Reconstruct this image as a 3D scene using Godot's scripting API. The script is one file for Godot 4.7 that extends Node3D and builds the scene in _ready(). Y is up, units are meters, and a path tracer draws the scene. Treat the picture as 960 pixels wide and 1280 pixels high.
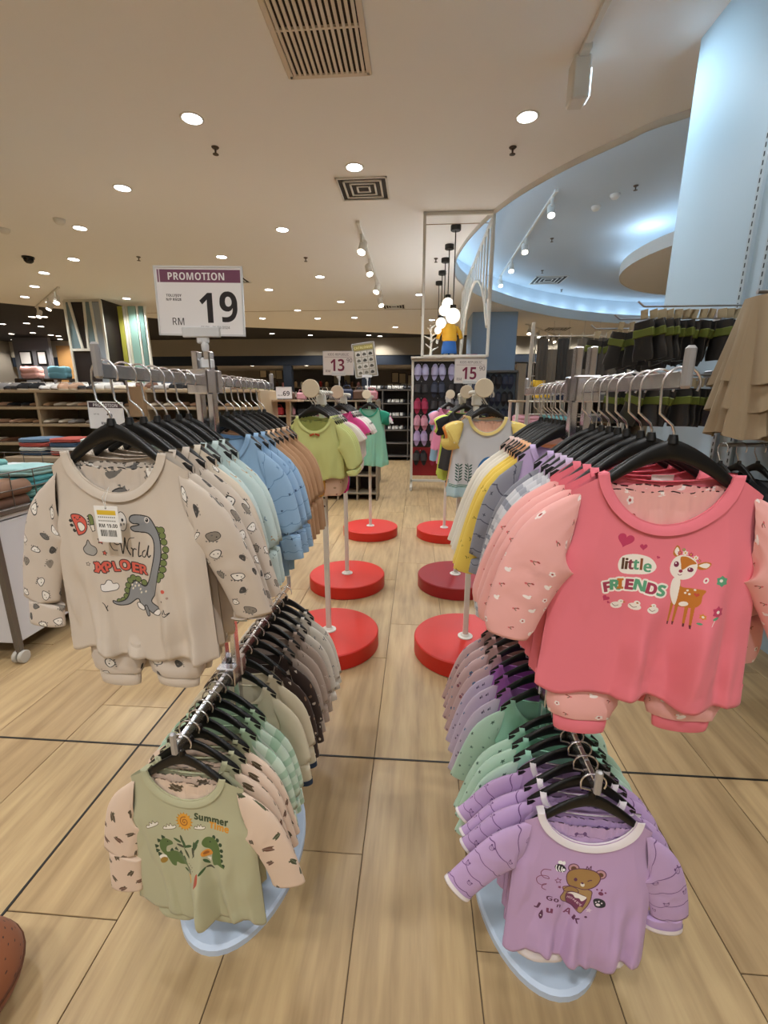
extends Node3D

# ---------------------------------------------------------------- helpers
var used := {}
var mats := {}
var meshes := {}
var rng := RandomNumberGenerator.new()
var noise := FastNoiseLite.new()
const FOC := 560.0
const PITCH := 0.244979
const YAW := 0.072635
const ORD := ["first", "second", "third", "fourth", "fifth", "sixth", "seventh", "eighth", "ninth", "tenth", "eleventh", "twelfth", "thirteenth", "fourteenth", "fifteenth", "sixteenth", "seventeenth", "eighteenth", "nineteenth", "twentieth"]


func nth(i: int) -> String:
	if i < 20:
		return ORD[i]
	var tens := ["twenty", "thirty", "forty", "fifty"]
	var n := i + 1
	var t: String = tens[n / 10 - 2]
	return t + "-" + ORD[n % 10 - 1] if n % 10 else {20: "twentieth", 30: "thirtieth", 40: "fortieth", 50: "fiftieth"}[n]


class MB:
	var v := PackedVector3Array()
	var n := PackedVector3Array()
	var t := PackedVector2Array()
	var ix := PackedInt32Array()

	func grid(p: PackedVector3Array, nu: int, nv: int, flip := false, closed := false, uv := PackedVector2Array()) -> MB:
		var o := v.size()
		for j in nv:
			for i in nu:
				var a := i - 1 if i > 0 else (nu - 2 if closed else 0)
				var b := i + 1 if i < nu - 1 else (1 if closed else nu - 1)
				var du := p[j * nu + b] - p[j * nu + a]
				var dv := p[mini(j + 1, nv - 1) * nu + i] - p[maxi(j - 1, 0) * nu + i]
				var m := du.cross(dv)
				if m.length_squared() < 1e-16:
					var j2 := j + 2 if j + 2 < nv else j - 2
					if j2 >= 0 and j2 < nv:
						var k := j2 * nu
						m = (p[k + b] - p[k + a]).cross(dv if dv.length_squared() > 1e-14 else (p[k + i] - p[j * nu + i]) * signf(j2 - j))
				m = m.normalized()
				n.append(-m if flip else m)
		v.append_array(p)
		if uv.size() == p.size():
			t.append_array(uv)
		else:
			for j in nv:
				for i in nu:
					t.append(Vector2(float(i) / (nu - 1), float(j) / maxi(nv - 1, 1)))
		for j in nv - 1:
			for i in nu - 1:
				var q := o + j * nu + i
				if flip:
					ix.append_array(PackedInt32Array([q, q + 1, q + nu, q + 1, q + nu + 1, q + nu]))
				else:
					ix.append_array(PackedInt32Array([q, q + nu, q + 1, q + 1, q + nu, q + nu + 1]))
		return self

	func face(p: Array, nrm: Vector3, uv := []) -> void:
		var o := v.size()
		for i in p.size():
			v.append(p[i])
			n.append(nrm)
			t.append(uv[i] if uv.size() else Vector2(p[i].x, p[i].y))
		for i in range(1, p.size() - 1):
			if (p[i] - p[0]).cross(p[i + 1] - p[0]).dot(nrm) > 0:
				ix.append_array(PackedInt32Array([o, o + i + 1, o + i]))
			else:
				ix.append_array(PackedInt32Array([o, o + i, o + i + 1]))

	func box(c: Vector3, s: Vector3, bev := 0.0, b := Basis()) -> MB:
		var h := s / 2
		for ax in 3:
			for sg: float in [-1.0, 1.0]:
				var e1 := (ax + 1) % 3
				var e2 := (ax + 2) % 3
				var q := []
				var uv := []
				for k: Vector2 in [Vector2(-1, -1), Vector2(1, -1), Vector2(1, 1), Vector2(-1, 1)]:
					var a := Vector3()
					a[ax] = sg * h[ax]
					a[e1] = k.x * (h[e1] - bev)
					a[e2] = k.y * (h[e2] - bev)
					q.append(c + b * a)
					uv.append(Vector2(k.x * sg * 0.5 + 0.5, 0.5 - k.y * 0.5) if ax == 2 else Vector2(0.01, 0.01))
				var m := Vector3()
				m[ax] = sg
				face(q, b * m, uv)
		if bev > 0.0:
			for ax in 3:
				var e1 := (ax + 1) % 3
				var e2 := (ax + 2) % 3
				for s1: float in [-1.0, 1.0]:
					for s2: float in [-1.0, 1.0]:
						var q := []
						for k: Vector2 in [Vector2(-1, 0), Vector2(1, 0), Vector2(1, 1), Vector2(-1, 1)]:
							var a := Vector3()
							a[ax] = k.x * (h[ax] - bev)
							a[e1] = s1 * (h[e1] - (bev if k.y > 0 else 0.0))
							a[e2] = s2 * (h[e2] - (0.0 if k.y > 0 else bev))
							q.append(c + b * a)
						var m := Vector3()
						m[e1] = s1
						m[e2] = s2
						face(q, b * m.normalized())
			for i in 8:
				var sg := Vector3(1 if i & 1 else -1, 1 if i & 2 else -1, 1 if i & 4 else -1)
				var q := []
				for ax in 3:
					var a := sg * (h - Vector3.ONE * bev)
					a[ax] = sg[ax] * h[ax]
					q.append(c + b * a)
				face(q, b * sg.normalized())
		return self

	func tube(p: Array, r: float, sides := 8, r2 := -1.0, caps := true) -> MB:
		var pts := PackedVector3Array()
		var np := p.size()
		var up := Vector3(0.3, 0.2, 1).normalized()
		for j in np:
			var d: Vector3 = (p[mini(j + 1, np - 1)] - p[maxi(j - 1, 0)]).normalized()
			var A := up.slide(d)
			if A.length() < 0.05:
				A = Vector3(1, 0.1, 0).slide(d)
			A = A.normalized()
			up = A
			var B := d.cross(A)
			var rr := r if r2 < 0 else lerpf(r, r2, float(j) / (np - 1))
			for i in sides + 1:
				var a := TAU * i / sides
				pts.append(p[j] + (A * cos(a) + B * sin(a)) * rr)
		grid(pts, sides + 1, np, false, true)
		if caps:
			for e in 2:
				var q := []
				for i in sides:
					q.append(pts[(np - 1) * (sides + 1) * e + i])
				face(q, ((p[np - 1] - p[np - 2]) if e else (p[0] - p[1])).normalized())
		return self

	# profile: Vector2(radius, height), bottom to top on the outside
	func lathe(prof: Array, seg := 24, c := Vector3(), b := Basis(), smooth := false, ez := 1.0) -> MB:
		var runs := [prof]
		if not smooth:
			runs = []
			for k in prof.size() - 1:
				runs.append([prof[k], prof[k + 1]])
		for run: Array in runs:
			var pts := PackedVector3Array()
			for q: Vector2 in run:
				for i in seg + 1:
					var a := TAU * i / seg
					pts.append(c + b * Vector3(q.x * cos(a), q.y, -q.x * sin(a) * ez))
			grid(pts, seg + 1, run.size(), false, true)
		return self

	func prism(poly: PackedVector2Array, y0: float, y1: float, b := Basis(), c := Vector3()) -> MB:
		var tri := Geometry2D.triangulate_polygon(poly)
		for i in range(0, tri.size(), 3):
			var top := []
			var bot := []
			for k in 3:
				var q := poly[tri[i + k]]
				top.append(c + b * Vector3(q.x, y1, q.y))
				bot.append(c + b * Vector3(q.x, y0, q.y))
			face(top, b * Vector3.UP)
			face(bot, b * Vector3.DOWN)
		var cw := 1.0 if Geometry2D.is_polygon_clockwise(poly) else -1.0
		for i in poly.size():
			var p := poly[i]
			var q := poly[(i + 1) % poly.size()]
			var d := (q - p).normalized()
			face([c + b * Vector3(p.x, y0, p.y), c + b * Vector3(q.x, y0, q.y), c + b * Vector3(q.x, y1, q.y), c + b * Vector3(p.x, y1, p.y)], b * Vector3(-d.y * cw, 0, d.x * cw))
		return self

	func done() -> ArrayMesh:
		var a := []
		a.resize(Mesh.ARRAY_MAX)
		a[Mesh.ARRAY_VERTEX] = v
		a[Mesh.ARRAY_NORMAL] = n
		a[Mesh.ARRAY_TEX_UV] = t
		a[Mesh.ARRAY_INDEX] = ix
		var m := ArrayMesh.new()
		m.add_surface_from_arrays(Mesh.PRIMITIVE_TRIANGLES, a)
		return m


func P(x: float, d: float, y: float) -> Vector3:
	return Vector3(x, y, -d)


func ray(px: float, py: float) -> Vector3:
	var r := Vector3((px - 480.0) / FOC, (640.0 - py) / FOC, -1.0)
	return Basis(Vector3.UP, YAW) * (Basis(Vector3.RIGHT, -PITCH) * r)


func at(px: float, py: float, d: float) -> Vector3:    # the point of the plane d metres ahead that the photograph shows there
	var r := ray(px, py)
	return Vector3(0, 1.5, 0) + r * (d / -r.z)


func high(px: float, py: float, h: float) -> Vector3:  # the point at height h that the photograph shows there
	var r := ray(px, py)
	return Vector3(0, 1.5, 0) + r * ((h - 1.5) / r.y)


func numbered(called: String) -> String:
	var k: int = used.get(called, 0)
	used[called] = k + 1
	return called if k == 0 else "%s_%03d" % [called, k]


func tag(o: Node3D, label: String, category: String, group := "", kind := "") -> Node3D:
	if label:
		o.set_meta("label", label)
	if category:
		o.set_meta("category", category)
	if group:
		o.set_meta("group", group)
	if kind:
		o.set_meta("kind", kind)
	return o


func thing(called: String, label: String, category: String, where := Vector3(), turn := 0.0, group := "") -> Node3D:
	var o := Node3D.new()
	o.name = numbered(called)
	add_child(o)
	o.position = where
	o.rotation.y = turn
	tag(o, label, category, group)
	return o


func part(parent: Node3D, called: String, m: Mesh, mt: Material, where := Vector3(), label := "") -> MeshInstance3D:
	var o := MeshInstance3D.new()
	o.mesh = m
	o.material_override = mt
	if parent == self:
		o.name = numbered(called)
	else:
		var c := called
		var k := 0
		while parent.has_node(NodePath(c)):
			k += 1
			c = "%s_%03d" % [called, k]
		o.name = c
	parent.add_child(o)
	o.position = where
	if label:
		o.set_meta("label", label)
	return o


func single(called: String, m: Mesh, mt: Material, label: String, category: String, where := Vector3(), turn := 0.0, group := "") -> MeshInstance3D:
	var o := part(self, called, m, mt, where)
	o.rotation.y = turn
	tag(o, label, category, group)
	return o


func struct(called: String, m: Mesh, mt: Material, label: String, category: String, where := Vector3()) -> MeshInstance3D:
	var o := part(self, called, m, mt, where)
	tag(o, label, category, "", "structure")
	return o


func copy(o: Node3D, label: String, where: Vector3, turn := 0.0, group := "") -> Node3D:
	var c: Node3D = o.duplicate()
	var base := String(o.name)
	if base.length() > 4 and base.substr(base.length() - 3).is_valid_int() and base[base.length() - 4] == "_":
		base = base.substr(0, base.length() - 4)
	c.name = numbered(base)
	add_child(c)
	c.position = where
	c.rotation.y = turn
	c.set_meta("label", label)
	if group:
		c.set_meta("group", group)
	return c


func mat(key: String, col := Color.WHITE, rough := 0.8, metal := 0.0, sheen := 0.0) -> StandardMaterial3D:
	if mats.has(key):
		return mats[key]
	var m := StandardMaterial3D.new()
	m.resource_name = key
	m.albedo_color = col
	m.roughness = rough
	m.metallic = metal
	if sheen > 0:
		m.rim_enabled = true
		m.rim = sheen
		m.rim_tint = 0.6
	mats[key] = m
	return m


func cloth(key: String, col: Color) -> StandardMaterial3D:
	return mat(key, col, 0.9, 0.0, 0.25)


func glow(key: String, col: Color, e: float) -> StandardMaterial3D:
	var m := mat(key, col, 0.5)
	m.emission_enabled = true
	m.emission = col
	m.emission_energy_multiplier = e
	return m


func hexc(s: String) -> Color:
	return Color.html(s)


# a little painter for what is printed flat on cloth, cards and signs
class Canvas:
	var im: Image
	var s := Vector2.ONE
	var o := Vector2.ZERO
	var wrap := false

	func _init(w: int, h: int, bg: Color) -> void:
		im = Image.create(w, h, false, Image.FORMAT_RGB8)
		im.fill(bg)

	func view(scale: Vector2, offset: Vector2) -> void:
		s = scale
		o = offset

	func raw(q: PackedVector2Array, c: Color) -> void:
		var y0 := 1e9
		var y1 := -1e9
		for p in q:
			y0 = minf(y0, p.y)
			y1 = maxf(y1, p.y)
		var lo := maxi(0, int(ceil(y0 - 0.5)))
		var hi := mini(im.get_height() - 1, int(floor(y1 - 0.5)))
		for y in range(lo, hi + 1):
			var yy := y + 0.5
			var xs := []
			for i in q.size():
				var a := q[i]
				var b := q[(i + 1) % q.size()]
				if (a.y <= yy) != (b.y <= yy):
					xs.append(a.x + (yy - a.y) / (b.y - a.y) * (b.x - a.x))
			xs.sort()
			for i in range(0, xs.size() - 1, 2):
				var x0 := maxi(0, int(round(xs[i])))
				var x1 := mini(im.get_width(), int(round(xs[i + 1])))
				if x1 > x0:
					im.fill_rect(Rect2i(x0, y, x1 - x0, 1), c)

	func poly(pts: PackedVector2Array, c: Color) -> void:
		var q := PackedVector2Array()
		for p in pts:
			q.append(o + p * s)
		if not wrap:
			raw(q, c)
			return
		var sz := Vector2(im.get_size())
		for dx in [-1, 0, 1]:
			for dy in [-1, 0, 1]:
				var q2 := PackedVector2Array()
				for p in q:
					q2.append(p + sz * Vector2(dx, dy))
				raw(q2, c)

	func ell(c: Vector2, rx: float, ry: float, col: Color, rot := 0.0) -> void:
		var q := PackedVector2Array()
		for i in 28:
			q.append(c + Vector2(cos(TAU * i / 28) * rx, sin(TAU * i / 28) * ry).rotated(rot))
		poly(q, col)

	func smooth(pts: Array, closed := true) -> PackedVector2Array:
		var q := PackedVector2Array()
		var k := pts.size()
		for i in (k if closed else k - 1):
			var a: Vector2 = pts[(i - 1 + k) % k] if closed else pts[maxi(i - 1, 0)]
			var b: Vector2 = pts[i]
			var c: Vector2 = pts[(i + 1) % k]
			var d: Vector2 = pts[(i + 2) % k] if closed else pts[mini(i + 2, k - 1)]
			for j in 8:
				q.append(b.cubic_interpolate(c, a, d, j / 8.0))
		if not closed:
			q.append(pts[k - 1])
		return q

	func line(q: PackedVector2Array, w: float, c: Color, closed := false) -> void:
		var k := q.size()
		for i in (k if closed else k - 1):
			var a := q[i]
			var b := q[(i + 1) % k]
			var d := (b - a).normalized().orthogonal() * w / 2
			poly(PackedVector2Array([a + d, b + d, b - d, a - d]), c)
			ell_small(a, w / 2, c)
		if k:
			ell_small(q[k - 1], w / 2, c)

	func ell_small(c: Vector2, r: float, col: Color) -> void:
		var q := PackedVector2Array()
		for i in 8:
			q.append(c + Vector2(cos(TAU * i / 8), sin(TAU * i / 8)) * r)
		poly(q, col)

	func blob(pts: Array, c: Color, w := 0.0, oc := Color.BLACK) -> void:
		var q := smooth(pts)
		poly(q, c)
		if w > 0:
			line(q, w, oc, true)

	func stroke(pts: Array, w: float, c: Color) -> void:
		line(smooth(pts, false), w, c)

	func star(c: Vector2, r: float, k: int, inner: float, col: Color, rot := 0.0) -> PackedVector2Array:
		var q := PackedVector2Array()
		for i in k * 2:
			q.append(c + Vector2.from_angle(rot - PI / 2 + PI * i / k) * (r if i % 2 == 0 else r * inner))
		poly(q, col)
		return q

	func heart(c: Vector2, r: float, col: Color, rot := 0.0) -> void:
		var q := PackedVector2Array()
		for i in 30:
			var a := TAU * i / 30
			q.append(c + Vector2(16 * pow(sin(a), 3), -(13 * cos(a) - 5 * cos(2 * a) - 2 * cos(3 * a) - cos(4 * a))).rotated(rot) * r / 16)
		poly(q, col)

	func text(txt: String, at_: Vector2, size: float, col: Color, family := "Droid Sans", weight := 400, rot := 0.0, sx := 1.0, italic := 0.0, fat := 0.0) -> void:
		var f := SystemFont.new()
		f.font_names = PackedStringArray([family])
		f.font_weight = weight
		var tm := TextMesh.new()
		tm.font = f
		tm.font_size = 96
		tm.pixel_size = 0.01
		tm.depth = 0.0
		tm.text = txt
		var a := tm.get_mesh_arrays()
		if a.size() == 0:
			return
		var vs: PackedVector3Array = a[Mesh.ARRAY_VERTEX]
		var ids: PackedInt32Array = a[Mesh.ARRAY_INDEX]
		var k := size / 0.96
		var offs := [Vector2.ZERO]
		if fat > 0:
			for i in 12:
				offs.append(Vector2.from_angle(TAU * i / 12) * fat)
		for off: Vector2 in offs:
			for i in range(0, ids.size(), 3):
				var q := PackedVector2Array()
				for j in 3:
					var p := vs[ids[i + j]]
					q.append(at_ + off + Vector2(p.x * sx + p.y * italic, -p.y).rotated(rot) * k)
				poly(q, col)

	func tex() -> ImageTexture:
		return ImageTexture.create_from_image(im)


# ---------------------------------------------------------------- the place
func _ready() -> void:
	rng.seed = 7
	noise.seed = 11
	noise.frequency = 1.0
	noise.noise_type = FastNoiseLite.TYPE_SIMPLEX_SMOOTH
	noise.fractal_octaves = 2
	var cam := Camera3D.new()
	cam.name = "camera"
	cam.position = Vector3(0, 1.5, 0)
	cam.rotation = Vector3(-PITCH, YAW, 0)
	cam.fov = rad_to_deg(2.0 * atan(640.0 / FOC))
	cam.near = 0.05
	cam.far = 100.0
	add_child(cam)
	var we := WorldEnvironment.new()
	we.name = "environment"
	var e := Environment.new()
	e.background_mode = Environment.BG_COLOR
	e.background_color = Color(0.0, 0.0, 0.0)
	e.tonemap_mode = Environment.TONE_MAPPER_LINEAR
	e.tonemap_exposure = 1.6
	e.sdfgi_enabled = true
	e.ssao_enabled = true
	e.ssil_enabled = true
	we.environment = e
	add_child(we)
	downlights()
	shell()
	ceiling_things()
	racks()
	stands()
	signs()
	wall_goods()
	tables()
	back_of_store()


const H := 3.3
const WARM := Color(0.985, 0.995, 1.0)
const COOL := Color(0.80, 0.91, 1.0)


func downlight(p: Vector3, i: int, label: String, power: float, r := 0.065, group := "recessed downlights", c := WARM, mk := "lamp_warm") -> void:
	var t := thing("downlight", label, "ceiling light", p, 0.0, group)
	if not meshes.has("dl_ring%f" % r):
		meshes["dl_ring%f" % r] = MB.new().lathe([Vector2(r, 0.0), Vector2(r * 0.97, -0.004), Vector2(r * 1.16, -0.005), Vector2(r * 1.2, 0.0)], 20).done()
		meshes["dl_disc%f" % r] = MB.new().lathe([Vector2(0.0001, -0.002), Vector2(r, -0.002)], 20).lathe([Vector2(r, -0.002), Vector2(r, 0.0), Vector2(0.0001, 0.0)], 20).done()
	part(t, "trim_ring", meshes["dl_ring%f" % r], mat("white_paint"))
	part(t, "lamp_lens", meshes["dl_disc%f" % r], glow(mk, c, 7.0))
	var s := SpotLight3D.new()
	s.name = "light"
	s.light_color = c
	s.light_energy = power
	s.spot_angle = 68
	s.spot_angle_attenuation = 0.6
	s.light_size = r
	s.spot_range = 30
	s.spot_attenuation = 2
	s.shadow_enabled = true
	s.rotation.x = -PI / 2
	s.position = Vector3(0, -0.012, 0)
	t.add_child(s)


func downlights() -> void:
	mat("white_paint", Color(0.86, 0.85, 0.82), 0.5)
	var px := [[443, 209], [240, 148], [659, 146], [153, 235], [353, 287], [100, 285], [277, 321], [92, 324], [400, 346], [336, 362], [55, 341], [426, 377], [372, 388], [443, 397], [43, 358], [158, 373], [31, 371], [328, 398], [397, 398], [62, 378]]
	var where := ["beyond the square vent above the aisle", "before the sprinkler over the grey shirt", "beside the white track box near the wall", "second along over the shoe shelf side", "third along the row over the price sign", "third over the shoe shelf", "just above the big promotion sign", "fourth over the shoe shelf", "above the small plain price card", "above the sign corner, deeper in", "fifth over the shoe shelf", "above the hanging poster", "deep row, one in from the dark edge", "deep row above the poster corner", "sixth over the shoe shelf", "beside the mirrored column top", "last before the dark ceiling", "deep row behind the big sign", "deep row at the dark ceiling edge", "beside the short track by the column"]
	for i in px.size():
		var p := high(px[i][0], px[i][1], H)
		downlight(p, i, "round recessed downlight, " + where[i], 1.35)
	# the same rows run on over the shopper's head and behind
	for x: float in [-4.7, -2.6, -0.5, 1.0]:
		for d: float in [1.6, -0.6, -2.4]:
			downlight(P(x, d, H), 0, "recessed downlight above the shopper, %s row from the mirrored column side, %s" % [nth(int((x + 4.7) / 1.9)), "over the head" if d > 0 else ("behind" if d > -1 else "farthest behind")], 1.35 if d > 0 else 1.8)
	for q: Array in [[-6.0, 3.0], [-7.6, 5.2], [0.0, 8.6], [0.3, 11.2], [-0.6, 12.2], [-3.4, 9.0], [-4.4, 8.0], [8.3, 1.5], [5.0, 1.2]]:
		downlight(P(q[0], q[1], H), 0, "recessed downlight out in the sparse rows, " + ["over the bins end", "over the far shoe shelf end", "over the slipper stand", "past the slipper stand", "over the aisle end", "over the box shelf", "beyond the box shelf", "in the far corner behind the blue wall", "behind the blue wall block"][[-6.0, -7.6, 0.0, 0.3, -0.6, -3.4, -4.4, 8.3, 5.0].find(q[0])], 1.35)


func wood(key: String, a: Color, b: Color, sd: int, rough: float, sc: Vector3, tri := true) -> StandardMaterial3D:
	var m := mat(key, Color.WHITE, rough)
	var f := FastNoiseLite.new()
	f.seed = sd
	f.noise_type = FastNoiseLite.TYPE_SIMPLEX_SMOOTH
	f.frequency = 0.012
	f.fractal_octaves = 5
	f.fractal_gain = 0.6
	var nt := NoiseTexture2D.new()
	nt.width = 512
	nt.height = 512
	nt.seamless = true
	nt.noise = f
	var g := Gradient.new()
	g.offsets = PackedFloat32Array([0.0, 0.35, 0.6, 1.0])
	g.colors = PackedColorArray([a, a.lerp(b, 0.45), a.lerp(b, 0.7), b])
	nt.color_ramp = g
	m.albedo_texture = nt
	m.uv1_triplanar = tri
	m.uv1_world_triplanar = tri
	m.uv1_scale = sc
	m.metallic_specular = 0.45
	return m


func shell() -> void:
	# ---- floor: a bed, the planks laid on it one by one, two dark movement joints
	var bed := MB.new().box(Vector3(-2.0, -0.055, -6.0), Vector3(25, 0.1, 27)).done()
	var floor_ := struct("floor", bed, mat("joint", Color(0.40, 0.33, 0.25), 0.7), "wood-look tiled shop floor with long planks along the aisle", "floor")
	var wm := []
	var tones := [[Color(0.60, 0.495, 0.355), Color(0.755, 0.645, 0.475)], [Color(0.615, 0.51, 0.37), Color(0.77, 0.66, 0.49)], [Color(0.59, 0.485, 0.35), Color(0.735, 0.625, 0.465)], [Color(0.62, 0.515, 0.375), Color(0.775, 0.67, 0.50)]]
	for i in 4:
		wm.append(wood("plank_%d" % i, tones[i][0], tones[i][1], 20 + i, 0.36, Vector3(2.2, 1.0, 0.2)))
		wm[i].uv1_offset = Vector3(i * 0.37, 0, i * 0.21)
	var W := 0.352
	var Ln := 1.2
	var pm := MB.new().box(Vector3(0, -0.0025, 0), Vector3(W - 0.003, 0.005, Ln - 0.003), 0.0012).done()
	var rest := MB.new()
	for c in range(-40, 30):
		var x0 := -1.216 + c * W
		for k in range(-3, 14):
			var d0 := k * Ln + 0.41 + (0.528 if c % 2 == 0 else 0.0)
			if posmod(c, 3) == 2:
				d0 += 0.25
			var pos := P(x0 + W / 2, d0 + Ln / 2, 0)
			if pos.z > 3.6 or x0 > 9.4 or x0 < -13.9:
				continue
			var near := pos.z > -6.5 and pos.z < 0.2 and pos.x > -3.3 and pos.x < 2.6
			if near:
				part(floor_, "plank", pm, wm[absi(c * 7 + k * 3 + (c * k) % 5) % 4], pos)
			else:
				rest.box(pos + Vector3(0, -0.0025, 0), Vector3(W - 0.003, 0.005, Ln - 0.003))
	var r := part(floor_, "far_planks", rest.done(), wm[1])
	r.set_meta("kind", "stuff")
	var jm := mat("movement_joint", Color(0.07, 0.06, 0.05), 0.5)
	part(floor_, "joint_strip", MB.new().box(P(-1.216, 6.0, 0.0005), Vector3(0.008, 0.004, 16)).done(), jm)
	part(floor_, "joint_strip", MB.new().box(P(-1.0, 1.61, 0.0005), Vector3(14, 0.004, 0.008)).done(), jm)
	# ---- ceiling, one slab with a big round opening
	var hole := []
	for q: Vector2 in [Vector2(1.7, 3.53), Vector2(1.41, 3.81), Vector2(1.1, 4.21), Vector2(0.82, 4.72), Vector2(0.63, 5.3), Vector2(0.5, 6.0), Vector2(0.46, 6.7), Vector2(0.55, 7.4), Vector2(0.78, 8.05), Vector2(1.2, 8.85), Vector2(2.0, 9.85), Vector2(3.1, 10.85), Vector2(4.4, 11.6), Vector2(5.8, 11.95), Vector2(7.4, 11.5), Vector2(8.5, 10.2), Vector2(8.9, 8.2), Vector2(8.4, 5.8), Vector2(7.0, 3.8), Vector2(5.0, 2.7), Vector2(3.1, 2.7)]:
		hole.append(q)
	var curve := PackedVector2Array()
	for i in hole.size():
		for j in 5:
			curve.append(hole[i].cubic_interpolate(hole[(i + 1) % hole.size()], hole[i - 1], hole[(i + 2) % hole.size()], j / 5.0))
	var mid := Vector2(4.4, 7.0)
	var outer := PackedVector2Array([Vector2(9.5, -4), Vector2(9.5, 15.3), Vector2(4.14, 14.34), Vector2(0.15, 13.56), Vector2(-4.5, 11.9), Vector2(-8.0, 8.7), Vector2(-14, 3.6), Vector2(-14, -4)])
	var edge := PackedVector2Array()
	for q in curve:
		var far := mid + (q - mid).normalized() * 60
		var best := far
		for i in outer.size():
			var hit = Geometry2D.segment_intersects_segment(mid, far, outer[i], outer[(i + 1) % outer.size()])
			if hit != null:
				best = hit
		edge.append(best)
	# corners of the outline lie between two rays: pull the nearest ray's end onto each corner
	for c in outer:
		var bi := 0
		for i in edge.size():
			if absf((edge[i] - mid).angle_to(c - mid)) < absf((edge[bi] - mid).angle_to(c - mid)):
				bi = i
		edge[bi] = c
	var cm := MB.new()
	var N := curve.size()
	for i in N:
		var j := (i + 1) % N
		for y: float in [H, H + 0.1]:
			cm.face([P(curve[i].x, curve[i].y, y), P(edge[i].x, edge[i].y, y), P(edge[j].x, edge[j].y, y), P(curve[j].x, curve[j].y, y)], Vector3.DOWN if y == H else Vector3.UP)
		var d := (edge[j] - edge[i]).normalized()
		cm.face([P(edge[i].x, edge[i].y, H), P(edge[j].x, edge[j].y, H), P(edge[j].x, edge[j].y, H + 0.1), P(edge[i].x, edge[i].y, H + 0.1)], Vector3(-d.y, 0, -d.x))
		var d2 := (curve[j] - curve[i]).normalized()
		var inward := Vector3(mid.x - curve[i].x, 0, -(mid.y - curve[i].y)).normalized()
		cm.face([P(curve[i].x, curve[i].y, H), P(curve[j].x, curve[j].y, H), P(curve[j].x, curve[j].y, H + 0.1), P(curve[i].x, curve[i].y, H + 0.1)], inward)
	var paint := mat("ceiling_paint", Color(0.925, 0.92, 0.91), 0.85)
	struct("ceiling", cm.done(), paint, "plain cream plaster ceiling with a large round opening", "ceiling")
	# upper ceiling over the opening, with a wall round it, set back behind the lip as a light cove
	var out := PackedVector2Array()
	for q in curve:
		out.append(mid + (q - mid) * (1.0 + 0.28 / (q - mid).length()))
	var poly3 := PackedVector2Array()
	for q in out:
		poly3.append(Vector2(q.x, -q.y))
	var blue := mat("cove_paint", Color(0.75, 0.80, 0.84), 0.85)
	struct("ceiling_cove", MB.new().prism(poly3, 3.8, 3.9).done(), blue, "pale blue raised ceiling inside the round opening", "ceiling")
	var ring := MB.new()
	var pts := PackedVector3Array()
	for y: float in [H + 0.1, 3.8]:
		for i in N + 1:
			pts.append(P(out[i % N].x, out[i % N].y, y))
	ring.grid(pts, N + 1, 2, false, true)
	var pts2 := PackedVector3Array()
	for y: float in [H + 0.1, 3.8]:
		for i in N + 1:
			var q := mid + (out[i % N] - mid) * 1.012
			pts2.append(P(q.x, q.y, y))
	ring.grid(pts2, N + 1, 2, true, true)
	struct("wall_cove", ring.done(), blue, "curved upright wall round the raised blue ceiling", "wall")
	# the lip's little upstand hides the strip of cool light
	var lip := MB.new()
	for w: float in [0.0, 0.015]:
		var pp := PackedVector3Array()
		for y: float in [H - 0.04, H + 0.15]:
			for i in N + 1:
				var q := curve[i % N] + (mid - curve[i % N]).normalized() * (0.012 - w)
				pp.append(P(q.x, q.y, y))
		lip.grid(pp, N + 1, 2, w == 0.0, true)
	struct("trim_1", lip.done(), mat("trim_white", Color(0.9, 0.9, 0.88), 0.5), "thin white rim edging the round ceiling opening", "trim")
	var led := []
	for i in N + 1:
		var q := curve[i % N] + (curve[i % N] - mid).normalized() * 0.12
		led.append(P(q.x, q.y, H + 0.125))
	var strip := single("light_strip", MB.new().tube(led, 0.008, 6).done(), glow("lamp_cove", COOL, 5.0), "thin cool light strip hidden behind the round ceiling rim", "light strip")
	for i in range(0, N, 2):
		var l := OmniLight3D.new()
		l.name = "cove_light"
		l.light_color = COOL
		l.light_energy = 0.021
		l.light_size = 0.12
		l.omni_range = 20
		l.omni_attenuation = 2
		l.shadow_enabled = true
		l.position = led[i] + Vector3(0, 0.09, 0)
		strip.add_child(l)
	# round raft hanging inside the opening
	var raft := thing("ceiling_raft", "round cream ceiling raft with white edge glowing above", "ceiling panel", P(5.05, 7.1, 3.34))
	part(raft, "panel", MB.new().lathe([Vector2(0.001, 0.0), Vector2(2.1, 0.0)], 64).lathe([Vector2(2.1, 0.1), Vector2(0.001, 0.1)], 64).done(), paint)
	part(raft, "rim", MB.new().lathe([Vector2(2.1, -0.005), Vector2(2.115, -0.005), Vector2(2.115, 0.15), Vector2(2.1, 0.15), Vector2(2.1, -0.005)], 64).done(), mat("trim_white"))
	for a in 3:
		part(raft, "hanger_rod", MB.new().tube([Vector3(1.2 * cos(a * 2.1), 0.1, 1.2 * sin(a * 2.1)), Vector3(1.2 * cos(a * 2.1), 0.46, 1.2 * sin(a * 2.1))], 0.008).done(), mat("trim_white"))
	var rl := []
	for i in 49:
		rl.append(Vector3(1.95 * cos(TAU * i / 48), 0.118, 1.95 * sin(TAU * i / 48)))
	part(raft, "light_strip", MB.new().tube(rl, 0.01, 6).done(), mats["lamp_cove"])
	for i in range(0, 48, 6):
		var l := OmniLight3D.new()
		l.name = "raft_light"
		l.light_color = COOL
		l.light_energy = 0.085
		l.light_size = 0.1
		l.omni_range = 20
		l.omni_attenuation = 2
		l.shadow_enabled = true
		l.position = rl[i] + Vector3(0, 0.1, 0)
		raft.add_child(l)
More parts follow.
